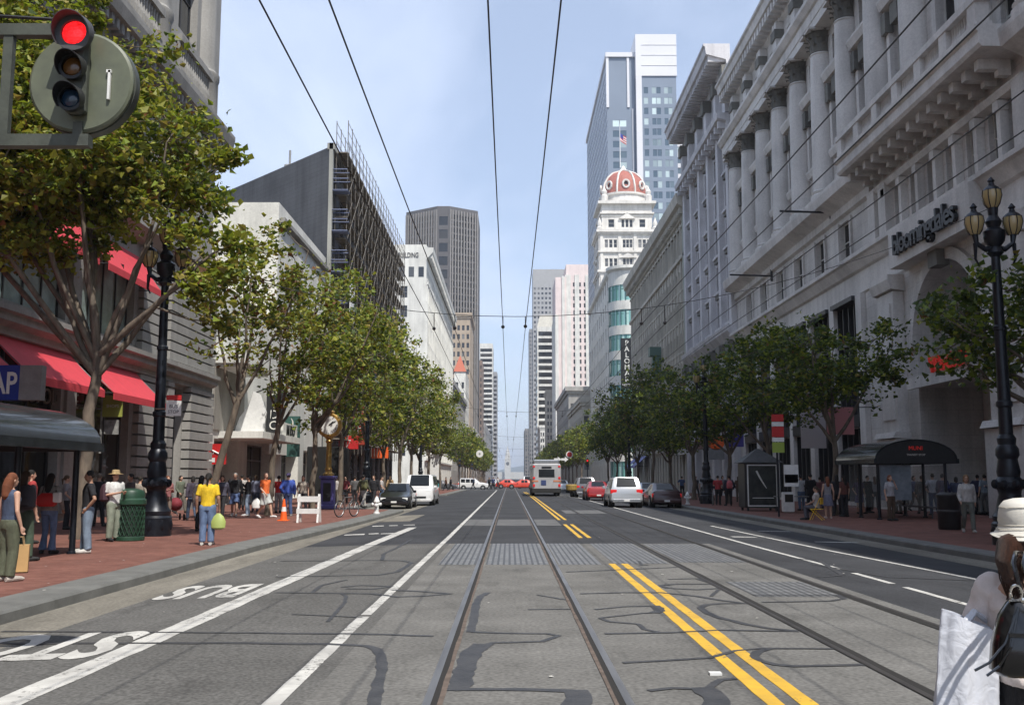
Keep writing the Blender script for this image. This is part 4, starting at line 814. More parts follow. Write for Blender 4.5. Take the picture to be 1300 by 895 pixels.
o = MB(); o.tube([(-1.9, 0, .9), (-.9, 0, .9)], .03, 6); o.build('bracket', FRD, sg)
wallsign('ANTHROPOLOGIE', mat('dull_sign_letter', (.16, .14, .12), .5), g1, U(36.5), -.15, 4.35, .85, l1, .03)
sg = thing('banner_sign', 'olive green square banner hung beside the shop entrance behind the first tree', 'sign', (-15.9, 40.3, 3.6))
o = MB(); o.box(-.35, -.05, .45, .42, .05, 1.3); o.build('banner', mat('olive_banner', (.30, .32, .06), .6), sg); letters('SHOPS', SW_, sg, (.05, -.06, .82), (math.pi / 2, 0, 0), .17, .004)
o = MB(); o.box(-.25, -.05, -.25, .3, .05, .32); o.box(-.42, -.03, -1.0, -.35, .03, 1.4); o.build('picture_panel', mat('mottled_poster', (.4, .4, .38), .6, c2=(.06, .06, .06), scale=3), sg)
# --- white building behind it, low part then tall part
l2 = thing('white_store', 'plain white rendered building with canopies above shop doors, left side', 'building', (-17, 75, 0))
g2 = Fr(-17, 57, LEFT); wall = MB(); op = facade(wall, g2, 34.5, 0, 13, [(1.2, 6.6), (8.6, 16.5), (18.5, 24.5), (26.5, 32.5)], [(.1, 3.9)], 1.2)
op2 = facade(wall, Fr(-17, 72.5, LEFT), 19, 13, 21.8, [], [], .3)
shell(wall, [(-44, 57), (-17, 57), (-17, 72.5), (-44, 72.5)], 0, 13, skip=(1, 2)); shell(wall, [(-44, 72.5), (-17, 72.5), (-17, 91.5), (-44, 91.5)], 13, 21.8, skip=(1,)); wall.build('wall', S_WHITE, l2, True)
windows(l2, g2, op, 1.1, M['shopglass'], FRG, 'vvt', .1, 100, 'shop_window', USED)
cornice(l2, g2, 34.5, [(0, 20.4), (.35, 20.5), (.35, 20.8)], stone('shadow_toned_ledge', (.3, .29, .27), .3), None, 'ledge', 16)  # ledge coloured darker than the wall, painting in the ledge's shadow band
o = MB(); g2.box(o, .6, 7.2, 0, 1.9, 8.2, 8.75); g2.box(o, .8, 7.0, .0, 1.6, 8.0, 8.2); o.build('canopy', S_WHITE, l2, True)
o = MB(); g2.box(o, 2.0, 12.5, 0, 2.6, 3.95, 4.35); g2.box(o, 12.5, 18, 0, .5, 3.3, 5.0); g2.box(o, 8.2, 12.5, 2.0, 2.4, 4.35, 5.2); g2.box(o, .7, 7.2, -.05, .1, 4.4, 8.0, 1); o.build('shop_fascia', [S_WHITE, stone('beige_recess', (.3, .28, .25), .2)], l2, True)
wallsign('M DO', M['black'], g2, 10.3, 2.42, 4.42, .95, l2, .04, .02); wallsign('DO', M['black'], g2, 14.9, .55, 3.65, 1.4, l2, .04, .03)
for u_ in (10.2, 11.3):
    pass
sc_ = thing('puppet_sign', 'pale abstract sail shaped sign standing on the white shop canopy', 'sign', (-15.6, 61.0, 4.35))
o = MB(); o.loft([[(-1.0, y, 0), (.8, y, 0), (.9, y, 1.2), (.5, y, 2.3), (.1, y, 2.5), (-.2, y, 1.6), (-.7, y, .9)] for y in (-.12, .12)]); o.build('panel', M['white'], sc_); o = MB(); o.tube([(.2, 0, 2.4), (.9, 0, 2.7), (1.3, 0, 1.9), (1.2, 0, .8)], .05, 6); o.build('rod', FRD, sc_)
sg = thing('red_shop_sign', 'small red square hanging sign with a white leaping cat mark', 'sign', (-17.2, 57.4, 2.4))
o = MB(); o.box(-.1, -.09, 0, 1.15, .09, 1.15); o.build('sign_box', M['red'], sg)
o = MB(); o.tube([(.3, -.11, .82), (.5, -.11, .72), (.75, -.11, .6), (.95, -.11, .78), (1.05, -.11, .98)], [.03, .06, .05, .05, .02], 5); o.tube([(.75, -.11, .6), (.85, -.11, .45), (1.0, -.11, .4)], [.05, .03, .015], 5); o.tube([(.5, -.11, .7), (.42, -.11, .55)], [.04, .015], 5); o.build('leaping_mark', M['white'], sg); o = MB(); o.box(.05, -.1, .12, .55, -.095, .36); o.build('white_patch', M['white'], sg)
o = MB(); o.tube([(-1.1, 0, 1.0), (0, 0, 1.0)], .03, 6); o.build('bracket', FRD, sg)
for (yy, zz, h, label, mtl, txt) in ((69.3, 5.8, 3.3, 'black vertical sign with white letters on the white building', M['black'], 'ALDO'), (75.2, 4.4, 3.0, 'dark green framed banner sign hanging over the sidewalk', mat('dark_green_sign', (.03, .09, .075), .5), ')')):
    sg = thing('vertical_sign', label, 'sign', (-16.2, yy, zz - 1.2)); o = MB(); o.box(-.5, -.1, 0, .6, .1, h); o.build('sign_board', mtl, sg)
    for i, ch in enumerate(txt): letters(ch, SW_, sg, (.05, -.12, h - .75 - i * .74), (math.pi / 2, 0, 0), .85, .01)
# --- dark grey building with scaffolding
l3 = thing('grey_building', 'big dark grey rendered building with blank side wall', 'building', (-25, 115, 0))
wall = MB(); poly = [(-46, 123), (-28.3, 104.2), (-17, 92), (-17, 147), (-46, 147)]; shell(wall, poly, 0, 32.6, skip=(2,)); g3 = Fr(-17, 92, LEFT)
op = facade(wall, g3, 55, 0, 32.6, even(55, 11, 2.6), [(.3, 4.5)] + [(7 + 4.2 * k, 9.4 + 4.2 * k) for k in range(6)], .3); wall.build('wall', S_DARKG, l3, True); windows(l3, g3, op, .25, M['glass_far'], FRD, 's', .1, 80, 'window', USED)
o = MB(); g3.box(o, 0, .5, 0, .35, 0, 33.0); g3.box(o, 0, 55, -.2, .5, 32.4, 33.0); o.build('edge_trim', stone('trim_grey', (.33, .33, .3), .2), l3, True)
sf = thing('scaffolding', 'steel scaffolding tower and lattice covering the street front of the grey building', 'scaffolding', (-16, 92, 0))
m_sc = mat('scaffold_tube', (.20, .18, .155), .6, .3, var=.3); m_pl = mat('scaffold_planks', (.22, .18, .13), .8, var=.3)
nb = 21; rs = random.Random(3)
for i in range(nb + 1):
    y = 93.5 + i * 2.5
    for x in (-16.6, -15.5):
        o = MB(); o.tube([(x, y, 4), (x, y, 35.7 + rs.uniform(-.1, .15))], .04, 4); o.build('pole', m_sc, sf, True)
for k in range(14):
    z = 5.2 + 2.1 * k; o = MB()
    for x in (-16.6, -15.5):
        o.tube([(x, 93.5, z), (x, 146, z)], .045, 4); o.tube([(x, 93.5, z + 1), (x, 146, z + 1)], .03, 4)
    for i in range(nb + 1): o.tube([(-16.6, 93.5 + i * 2.5, z), (-15.4, 93.5 + i * 2.5, z)], .04, 4)
    o.build('ledger', m_sc, sf, True); o = MB(); o.box(-16.5, 93.5, z + .06, -15.6, 146, z + .11); o.build('platform', m_pl, sf, True)
o = MB()
for z in (33.7, 34.6, 35.5):
    for x in (-16.6, -15.5): o.tube([(x, 93.5, z), (x, 146, z)], .028, 4)
o.build('guard_rail', m_sc, sf, True)
o = MB()
for i in range(nb):
    for k in range(13):
        y = 93.5 + i * 2.5; z = 5.2 + 2.1 * k; a, c = (y, y + 2.5) if (i + k) % 2 else (y + 2.5, y)
        o.tube([(-15.4, a, z), (-15.4, c, z + 2.1)], .034, 4)
        if (i * 3 + k) % 5 == 0: o.tube([(-15.4, c, z), (-15.4, a, z + 2.1)], .03, 4)
q = o.build('brace', m_sc, sf, True); q['kind'] = 'stuff'
hb = mat('blue_hoist', (.12, .14, .22), .6)
for k in range(6):
    z = 9 + 3.9 * k; o = MB()
    for zz in (z, z + 1.1, z + 2): o.tube([(-17, 92.2, zz), (-15.2, 92.2, zz), (-15.2, 93.4, zz), (-17, 93.4, zz)], .06, 4)
    o.box(-16.9, 92.2, z - .1, -15.2, 93.4, z + .02)
    o.build('hoist_cage', hb, sf, True)
o = MB(); o.box(-15.3, 95, 16.6, -15.2, 97.5, 20.4); o.build('white_panel', M['white'], sf, True)
# --- white building with lettering on its frieze
l4 = thing('long_white_building', 'long bright white office building lettered BUILDING on its side frieze', 'building', (-20, 250, 0))
wall = MB(); g4 = Fr(-17, 202, LEFT); h4 = Fr(-45, 202, FRONT); rows = [(6 + 4 * k, 8.4 + 4 * k) for k in range(10)]
op = facade(wall, g4, 93, 0, 49, even(93, 26, 1.7), [(.3, 4.2)] + rows, .45)
oq = facade(wall, h4, 28, 0, 49, [(3, 4.4), (11, 12.4), (22.8, 24.2)], rows[:-1], .3); 
shell(wall, [(-45, 202), (-17, 202), (-17, 295), (-45, 295)], 0, 49, skip=(0, 1)); wall.build('wall', S_WHITE, l4, True)
windows(l4, g4, op, .4, M['glass_far'], FRG, 's', .1, 60, 'window', USED); windows(l4, h4, oq, .25, M['glass_far'], FRG, 's', .1, 90, 'window', USED)
o = MB()
for k in range(5): h4.box(o, 18.4 + 2.0 * k, 19.5 + 2.0 * k, 0, .03, 42.3, 44.4)
o.build('window', M['glass_far'], l4, True)
cornice(l4, g4, 93, [(0, 46), (.4, 46.4), (1.3, 47.4), (1.4, 48.4)], S_WHITE, (46.3, 47.2, .3, 1.2, .4, 1.3)); cornice(l4, g4, 93, [(0, 40.5), (.4, 40.8), (.4, 41.2)], S_WHITE); cornice(l4, g4, 93, [(0, 5), (.4, 5.2), (.4, 5.6)], S_WHITE)
o = MB()
for i in range(27): u_ = min(max(i * 93 / 26, .4), 92.6); g4.box(o, u_ - .35, u_ + .35, 0, .35, 5.6, 40.5)
for k in range(9): g4.box(o, 0, 93, 0, .2, 9.1 + 4 * k, 9.4 + 4 * k)
o.build('pilaster', S_WHITE, l4, True)
wallsign('BUILDING', M['dgrey'], h4, 24.3, .06, 46.3, 1.5, l4, .03, .02).scale = (.62, 1, 1)
# --- dark tower with vertical fins
l5 = thing('dark_tower', 'tall dark brown grey office tower with chamfered corner and vertical fins', 'building', (-40, 590, 0))
pts = [(-61, 580), (-41.6, 566), (-34.6, 566), (-18.7, 577)]; S5d = stone('dark_tower_stone', (.105, .10, .10), .1); wall = MB(); allop = []
for k, (a, c) in enumerate(zip(pts, pts[1:])):
    ang = math.atan2(c[1] - a[1], c[0] - a[0]); L_ = math.hypot(c[0] - a[0], c[1] - a[1]); f_ = Fr(a[0], a[1], ang)
    rw = [(60 + 3.9 * i, 62.9 + 3.9 * i) for i in range(24)]
    op = facade(wall, f_, L_, 0, 157, even(L_, 12, 1.7) if k == 0 else ([(1.0, L_ - 1.0)] if k == 1 else even(L_, 10, 1.7)), rw if k != 1 else [(60 + 7.8 * i, 65.2 + 7.8 * i) for i in range(12)], .5)
    windows(l5, f_, op, .45, M['shopglass'], FRD, '', 0, 33 * (k + 1), 'window', USED)
    o = MB()
    if k != 1:
        n = 12 if k == 0 else 10
        for i in range(n + 1): u_ = min(max(i * L_ / n, .5), L_ - .5); f_.box(o, u_ - .38, u_ + .38, 0, .7, 0, 155)
        o.build('fin', stone('pale_fin', (.24, .225, .21), .1) if k == 0 else bpy.data.materials['pale_fin'], l5, True)
wall.add([(-61, 580, 0), (-61, 620, 0), (-61, 620, 157), (-61, 580, 157)], [(3, 2, 1, 0)]); wall.add([(-18.7, 577, 0), (-18.7, 620, 0), (-18.7, 620, 157), (-18.7, 577, 157)], [(0, 1, 2, 3)])
wall.add([(*p, 157) for p in pts] + [(-18.7, 620, 157), (-61, 620, 157)], [(0, 1, 2, 3, 4, 5)]); wall.build('wall', S5d, l5, True)
for (root, bx_) in ((l3, ((-24, 104, 32.6, -20, 109, 34.8), (-40, 118, 32.6, -36, 122, 34.2))), (l2, ((-30, 78, 21.8, -27, 82, 23.4), (-24, 84, 21.8, -22.5, 86, 22.9))), (l4, ((-34, 210, 49, -26, 220, 52.5), (-30, 230, 49, -24, 240, 52)))):
    for q_ in bx_:
        o = MB(); o.bbox(*q_, .1); o.tube([(q_[0] + .5, q_[1] + .5, q_[5]), (q_[0] + .5, q_[1] + .5, q_[5] + 1.6)], .12, 8); o.build('rooftop_unit', M['grey'], root, True)
# --- more of the left side
S_BG = stone('beige_brick', (.44, .36, .28), .15)
tower('beige_block', 'tall beige block stepping out below the dark tower', -25, -17, 430, 470, 72, S_BG, (4, 1.1), (10, 1.3), 3.8, 2.2, gf, corn=.8)
t = tower('turret_building', 'white building with a red pyramid roof at the tree tops', -21.4, -17, 388, 420, 42.5, S_WHITE, (2, .9), (9, 1.2), 4, 2.4, gf)
o = MB(); o.loft([[(-21.8, 387.6, 42.5), (-16.8, 387.6, 42.5), (-16.8, 394, 42.5), (-21.8, 394, 42.5)], [(-19.4, 390.7, 49), (-19.2, 390.7, 49), (-19.2, 390.9, 49), (-19.4, 390.9, 49)]]); o.build('roof', mat('red_tile', (.42, .11, .06), .7), t, True)
tower('brown_block', 'slim brown tower behind the red pyramid roof', -23, -17, 620, 660, 74, stone('brown_s', (.26, .2, .17), .1), (4, .8), (10, 1.2), 3.8, 2.2, gf)
tower('striped_office', 'distant tower with white and black horizontal stripes, left of the sky gap', -27, -15.2, 900, 950, 122, S_WHITE, (1, 10.6), (1, 48), 4.6, 2.9, M['shopglass'])
tower('stepped_office', 'distant darker tower right behind the striped one', -19, -13, 1050, 1090, 112, stone('dim_stripe', (.3, .3, .31), .1), (1, 5), (1, 38), 4.6, 2.4, M['shopglass'])
tower('grey_row_block', 'grey block between the white lettered building and the red pyramid roof', -24, -17, 297, 386, 30, stone('grey_row', (.35, .34, .32), .2), (3, 1.2), (24, 1.5), 4.1, 2.4, gf, corn=.7)
tower('far_low_block', 'far low pale block at the end of the left tree row', -26, -17, 480, 610, 26, stone('pale_row', (.45, .43, .4), .2), (3, 1.2), (30, 1.6), 4.1, 2.4, gf)
tower('far_grey_block', 'far low grey block under the brown tower', -30, -16, 670, 890, 38, stone('grey_far', (.3, .3, .3), .2), (5, 1.2), (40, 1.6), 4.1, 2.4, gf)
# shop signs and fronts between, along the dark building
for (x, y, z, w_, h, m_, label, txt) in ((-15.6, 98, 4.4, 1.9, 1.3, M['red'], 'red illuminated shop sign with a white numeral seven', '7'), (-15.4, 104, 5.0, 1.6, 4.2, mat('rust_red_sign', (.3, .04, .02), .5), 'rust red vertical sign among the tree crowns', 'E'), (-15.6, 122, 4.0, 2.0, 1.3, M['orange'], 'small orange shop sign farther down the left side', ''), (-15.3, 91.4, 3.2, 1.6, .5, M['black'], 'low black shop sign with white lettering', 'AUDIO')):
    sg = thing('shop_sign', label, 'sign', (x, y, z)); o = MB(); o.bbox(-w_ / 2, -.12, 0, w_ / 2, .12, h, .03); o.build('sign_box', m_, sg); o = MB(); o.tube([(-1.6, 0, h / 2), (-w_ / 2, 0, h / 2)], .04, 6); o.build('bracket', FRD, sg)
    if txt: letters(txt, SW_, sg, (0, -.13, h * .2 if len(txt) > 1 else h * .5 - .45), (math.pi / 2, 0, 0), min(h * .8, 1.3), .01)
bx = thing('entrance_canopy', 'tall black street canopy in front of the dark building on the left sidewalk', 'canopy', (-14.3, 82, 0))
o = MB(); o.bbox(-1.7, -2, 0.03, 1.0, 2.0, 4.1, .05); o.build('black_screen', mat('black_cloth', (.01, .01, .01), .9), bx)
# --- end of the street: clock tower and hills
fb = thing('ferry_clock_tower', 'slender pale clock tower standing at the far end of the street', 'tower', (-4, 2040, 0))
S_F = stone('ferry_stone', (.50, .49, .46), .1, sc_=.05); o = MB(); o.box(-60, 2046, 0, 60, 2070, 14); o.box(-10, 2036, 0, 2, 2048, 40); o.box(-9, 2037, 40, 1, 2047, 47); o.box(-10.4, 2035.6, 39, 2.4, 2048.4, 40.5); o.lathe([(4.4, 47), (4.4, 52), (3.2, 53), (3.2, 57), (1.6, 59), (.3, 66)], -4, 2042, 10); o.build('shaft', S_F, fb, True)
o = MB(); o.at(-4, 2035.9, 31, rx=math.pi / 2); o.lathe([(3.3, 0), (3.3, .3)], n=20); o.at(); o.build('clock_face', M['dgrey'], fb, True)
o = MB(); pr = random.Random(4); xs = [-3000 + i * 150 for i in range(41)]; hz = [50 + 45 * math.sin(x * .0021) + 25 * math.sin(x * .0067 + 1) + pr.uniform(-8, 8) for x in xs]
for i in range(40): o.add([(xs[i], 6000, -1), (xs[i + 1], 6000, -1), (xs[i + 1], 6400, max(20, hz[i + 1])), (xs[i], 6400, max(20, hz[i])), (xs[i + 1], 6900, -1), (xs[i], 6900, -1)], [(0, 1, 2, 3), (3, 2, 4, 5)])
struct('hills', o, mat('far_hills', (.06, .085, .06), .95, var=.3, scale=.01))
# right side street level: shop fascias, awnings and signs below the trees
for (y, w_, z, h, m_, label, txt) in ((97, 5.5, 4.6, .9, mat('gold_fascia', (.45, .28, .04), .5), 'yellow lettered shop fascia on the lilac grey building', ''), (104, 5, 4.6, .9, mat('maroon_fascia', (.12, .03, .04), .5), 'maroon shop fascia on the lilac grey building', ''), (117, 6, 4.3, 1.0, S_WHITE, 'white shop fascia at the near end of the olive building', '')):
    sg = thing('shop_fascia', label, 'sign', (19.9, y, z)); o = MB(); o.box(-.25, -w_ / 2, 0, .1, w_ / 2, h); o.build('board', m_, sg)
for y in (150, 158):
    sg = thing('blue_awning', 'bright blue shop awning, ' + ('nearer' if y == 150 else 'farther') + ' of two on the olive building', 'awning', (20.3, y, 0), 0, 'blue awnings'); awning(sg, Fr(20.2, y + 3, RIGHT), 0, 6, 3.4, 5.0, 2.0, M['blue'])
sg = thing('round_sign', 'square hanging shop sign with an orange disc in front of the lilac grey building', 'sign', (18.9, 92.5, 3.3)); o = MB(); o.box(-.7, -.08, 0, .7, .08, 1.0); o.build('lower_panel', M['grey'], sg)
o = MB(); o.at(0, 0, 1.6, rx=math.pi / 2); o.lathe([(.75, -.08), (.75, .08)], n=20); o.at(); o.build('disc', M['orange'], sg); o = MB(); o.tube([(.3, 0, 2.2), (1.4, 0, 2.2)], .04, 6); o.build('bracket', FRD, sg)
for (x, y, z, w_, h, m_, label) in ((18.8, 84, 4.2, 1.3, 2.4, mat('violet_banner', (.06, .05, .25), .6), 'dark violet banner under the right hand trees'), (18.2, 55.5, 4.0, 1.5, 1.5, mat('pink_banner', (.42, .16, .16), .6), 'pink square banner by the glass bus shelter'), (18.2, 60.5, 3.4, 1.5, 3.4, mat('white_banner', (.45, .42, .42), .6), 'white and red poster banner behind the street tree trunk')):
    sg = thing('banner', label, 'banner', (x, y, z)); o = MB(); o.box(-w_ / 2, -.03, 0, w_ / 2, .03, h); o.build('cloth', m_, sg); o = MB(); o.tube([(-w_ / 2, 0, h), (2.1, 0, h)], .03, 6); o.build('bracket', FRD, sg)
# ---------------------------------------------------------------- trees
def leafmat(name, c, tr):
    m = bpy.data.materials.new(name); m.use_nodes = True; t = m.node_tree; b = t.nodes['Principled BSDF']; o = t.nodes['Material Output']
    g = N(t, 'ShaderNodeNewGeometry'); h = N(t, 'ShaderNodeHueSaturation'); r1 = N(t, 'ShaderNodeMapRange'); r1.inputs['To Min'].default_value = 0.6; r1.inputs['To Max'].default_value = 1.5
    t.links.new(g.outputs['Random Per Island'], r1.inputs[0]); h.inputs['Color'].default_value = (*c, 1); t.links.new(r1.outputs[0], h.inputs['Value'])
    t.links.new(h.outputs[0], b.inputs['Base Color']); b.inputs['Roughness'].default_value = 0.5; b.inputs['Specular IOR Level'].default_value = 0.35
    tl = N(t, 'ShaderNodeBsdfTranslucent'); tl.inputs[0].default_value = (*tr, 1); mx = N(t, 'ShaderNodeMixShader'); mx.inputs[0].default_value = 0.32
    t.links.new(b.outputs[0], mx.inputs[1]); t.links.new(tl.outputs[0], mx.inputs[2]); t.links.new(mx.outputs[0], o.inputs[0]); return m
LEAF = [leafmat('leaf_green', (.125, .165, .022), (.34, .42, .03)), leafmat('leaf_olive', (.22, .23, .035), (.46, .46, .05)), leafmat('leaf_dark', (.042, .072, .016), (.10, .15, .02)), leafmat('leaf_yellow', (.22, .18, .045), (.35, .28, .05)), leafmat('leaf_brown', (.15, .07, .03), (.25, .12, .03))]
BARK = mat('plane_bark', (.20, .16, .12), .9, c2=(.075, .062, .05), scale=5, bump=.4, stretch=(1, 1, .35))
def tree_meshes(seed, fork, top, tr, lobes, ncl, nlf, ls, mix=(5, 4, 3, 1.2, .3), lean=(0, 0), spread=.55, holes=.0):
    rg = random.Random(seed); tb = MB(); cb = MB()
    tp = []; n = 6
    for i in range(n + 1):
        t = i / n; tp.append(Vector((lean[0] * t + rg.uniform(-.06, .06) * (i > 0), lean[1] * t + rg.uniform(-.06, .06) * (i > 0), fork * t)))
    tb.tube([tuple(p) for p in tp], [tr * (1.35 if i == 0 else 1.1 - .3 * i / n) for i in range(n + 1)], 10)
    base = tp[-1]; nodes = []
    nl = max(5, 3 * len(lobes)); 
    for k in range(nl):
        cx, cy, cz, rx, ry, rz = lobes[k % len(lobes)]
        a = 2 * math.pi * k / nl + rg.uniform(-.4, .4); q = rg.uniform(.25, .7)
        tgt = Vector((cx + rx * q * math.cos(a), cy + ry * q * math.sin(a), cz + rz * rg.uniform(.0, .75)))
        s0 = tp[-1].lerp(tp[-2], rg.uniform(0, .9)); mid = s0.lerp(tgt, .5) + Vector((math.cos(a) * .25, math.sin(a) * .25, -rz * .08)) + Vector([rg.uniform(-.3, .3) for _ in range(3)])
        pts = []
        for i in range(8):
            t = i / 7; p = s0 * (1 - t) ** 2 + mid * 2 * t * (1 - t) + tgt * t * t; p += Vector([rg.uniform(-.07, .07) for _ in range(3)]) * (i > 0); pts.append(p)
        r0 = tr * rg.uniform(.42, .62); rr = [r0 * (1 - .85 * i / 7) + .012 for i in range(8)]
        tb.tube([tuple(p) for p in pts], rr, 6); nodes += [(p, r) for p, r in zip(pts[2:], rr[2:])]
    cls = []
    tot = sum(l[3] * l[4] * l[5] for l in lobes)
    for l in lobes:
        for _ in range(int(ncl * l[3] * l[4] * l[5] / tot)):
            while True:
                v = Vector([rg.uniform(-1, 1) for _ in range(3)])
                if v.length < 1 and (v.length > .35 or rg.random() < .4): break
            v *= 1 + rg.uniform(-.08, .16)
            cls.append(Vector((l[0] + v.x * l[3], l[1] + v.y * l[4], l[2] + v.z * l[5])))
    for c in cls:
        if rg.random() < holes: continue
        p, r = min(nodes, key=lambda q: (q[0] - c).length_squared + (2 if q[0].z > c.z + .5 else 0))
        m = p.lerp(c, .5) + Vector((rg.uniform(-.15, .15), rg.uniform(-.15, .15), -.12))
        tb.tube([tuple(p), tuple(m), tuple(c)], [min(r * .6, .045), .02, .008], 4, cap=False); 
        if rg.random() < .5: nodes.append((m, .03))
        sp = spread * rg.uniform(.5, 1.35); nn = int(nlf * rg.uniform(.6, 1.35))
        for _ in range(nn):
            d = Vector([rg.gauss(0, .5) for _ in range(3)]); d.z *= .75; q = c + d * sp
            u = Vector([rg.uniform(-1, 1) for _ in range(3)]).normalized(); w_ = Vector((rg.uniform(-.8, .8), rg.uniform(-.8, .8), rg.uniform(.2, 1))).normalized(); v = w_.cross(u).normalized(); u = v.cross(w_)
            s = ls * rg.choice((.45, .7, .85, 1, 1.15, 1.45)); k = .22 * s
            mi = rg.choices(range(5), mix)[0]
            cb.add([q - u * s * .5, q + v * s * .46 - w_ * k - u * s * .1, q + v * s * .24 - w_ * k * .6 + u * s * .22, q + u * s * .62, q - v * s * .24 - w_ * k * .6 + u * s * .22, q - v * s * .46 - w_ * k - u * s * .1], [(0, 1, 2, 3), (0, 3, 4, 5)], mi)
    return tb.mesh('trunk', BARK, smooth=True, ang=80), cb.mesh('crown', LEAF)
def tree(me, x, y, label, group, rz=0, s=1.0, sz=1.0, z=SW):
    t = thing('plane_tree', label, 'tree', (x, y, z), rz, group); t.scale = (s, s, s * sz)
    put('trunk', me[0], t); put('crown', me[1], t); return t
GL, GR = 'street trees along the left sidewalk', 'street trees along the right sidewalk'
big = tree_meshes(1, 5.0, 14, .165, [(-.3, 0, 10.4, 4.0, 3.6, 2.0), (-2.8, .3, 11.6, 4.4, 3.8, 4.2), (-4.8, -.5, 10.4, 3.4, 3.4, 2.2), (-.9, 0, 10.9, 2.7, 2.6, 2.4), (2.9, -.4, 7.5, 1.6, 1.5, 2.1)], 470, 145, .175, (6, 6, 2, 1.8, .35), (.3, 0), .6)
tree(big, -11.4, 27, 'largest plane tree, nearest on the left, spreading in front of the red awnings', GL)
t2 = tree_meshes(2, 4.8, 10, .15, [(2.2, 0, 8.6, 2.2, 2.2, 2.5), (.9, 0, 7.4, 1.5, 1.6, 1.6)], 62, 48, .17, (4, 4, 3, 2, 1), (1.3, 0), .5)
tree(t2, -11.6, 38.5, 'thin sparse plane tree with leaning pale trunk behind the big lamp post', GL)
t3 = tree_meshes(3, 4.3, 10, .14, [(1.2, 0, 8.3, 2.3, 2.2, 2.9), (.9, 0, 6.2, 2, 1.8, 1.3)], 66, 52, .18, (4, 4, 4, 1.5, .6), (.3, 0), .55)
tree(t3, -10.4, 44, 'plane tree standing just left of the white barricade', GL)
t4 = tree_meshes(4, 4.2, 11, .14, [(1.4, 0, 8.6, 2.9, 2.4, 3.2), (1.2, 0, 6.3, 2.4, 2.0, 1.5)], 88, 58, .19, (5, 4, 4, 1.3, .4), (.1, 0), .6)
tree(t4, -9.5, 49, 'slim trunked plane tree behind the white barricade beside the street clock', GL)
tv = [tree_meshes(10 + k, 4.0, 12, .16, [(.4, 0, 8.8, 3.3, 3.2, 3.6), (1.2 * (k - 1), 0, 6.6, 2.7, 2.8, 1.9)], 88, 54, .22, (5, 4, 4, 1.0, .3), (.1, 0), .7) for k in range(3)]
ORD = ['first', 'second', 'third', 'fourth', 'fifth', 'sixth', 'seventh', 'eighth', 'ninth', 'tenth', 'eleventh', 'twelfth', 'thirteenth', 'fourteenth', 'fifteenth', 'sixteenth']
for k, (x, y) in enumerate([(-10.2, 61), (-10, 71), (-9.9, 80), (-9.8, 90), (-9.6, 99), (-9.6, 109), (-9.5, 119), (-9.5, 129), (-9.5, 139)]):
    tree(tv[k % 3], x, y, ORD[k] + ' leafy tree beyond the gold street clock on the left', GL, k * 1.9, .98 + .1 * math.sin(k * 2.3), 1.05)
rt1 = tree_meshes(21, 3.4, 7, .15, [(-.6, 0, 5.7, 2.9, 2.6, 1.5), (-1.8, 0, 4.5, 1.2, 1.5, .8), (1.5, 0, 6, 2.5, 2.5, 1.6)], 95, 62, .17, (4, 1, 9, .4, .1), (0, 0), .55)  # right-hand trees: mix weighted to dark leaves, shade put into leaf colour
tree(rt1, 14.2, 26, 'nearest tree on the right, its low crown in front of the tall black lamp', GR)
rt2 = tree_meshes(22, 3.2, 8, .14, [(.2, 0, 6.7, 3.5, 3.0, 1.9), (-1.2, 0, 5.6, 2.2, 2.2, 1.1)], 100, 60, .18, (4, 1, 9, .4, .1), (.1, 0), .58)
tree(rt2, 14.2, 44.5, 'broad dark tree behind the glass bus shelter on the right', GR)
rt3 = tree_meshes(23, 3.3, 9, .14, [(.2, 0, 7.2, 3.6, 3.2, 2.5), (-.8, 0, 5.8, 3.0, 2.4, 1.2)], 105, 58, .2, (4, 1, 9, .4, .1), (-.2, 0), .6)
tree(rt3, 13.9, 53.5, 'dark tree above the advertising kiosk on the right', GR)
rv = [tree_meshes(30 + k, 3.6, 9, .15, [(.2, 0, 7.4, 3.5, 3.4, 2.7), (.9 * (k - 1), 0, 5.6, 2.9, 2.8, 1.6)], 100, 52, .22, (4, 1, 9, .4, .1), (.1, 0), .68) for k in range(3)]  # same dark leaf mix, painting the shade of the right side
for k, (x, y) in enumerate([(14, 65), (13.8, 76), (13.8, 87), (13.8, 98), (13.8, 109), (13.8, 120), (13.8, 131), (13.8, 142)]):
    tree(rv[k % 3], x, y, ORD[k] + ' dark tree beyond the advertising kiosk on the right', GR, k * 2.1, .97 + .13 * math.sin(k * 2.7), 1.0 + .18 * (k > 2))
lo = [tree_meshes(40 + k, 3.8, 11, .17, [(.2, 0, 8.2, 3.4, 3.4, 3.6)], 60, 40, .36, (6, 4, 5, .8, .1), (0, 0), .85) for k in range(2)]
for k in range(16): tree(lo[k % 2], -9.6, 192 + 13.5 * k, ORD[k] + ' small far tree beyond the crossing on the left', GL, k * 1.3)
for k in range(16): tree(lo[(k + 1) % 2], 13.6, 192 + 13.5 * k, ORD[k] + ' small far tree beyond the crossing on the right', GR, k * 1.7)
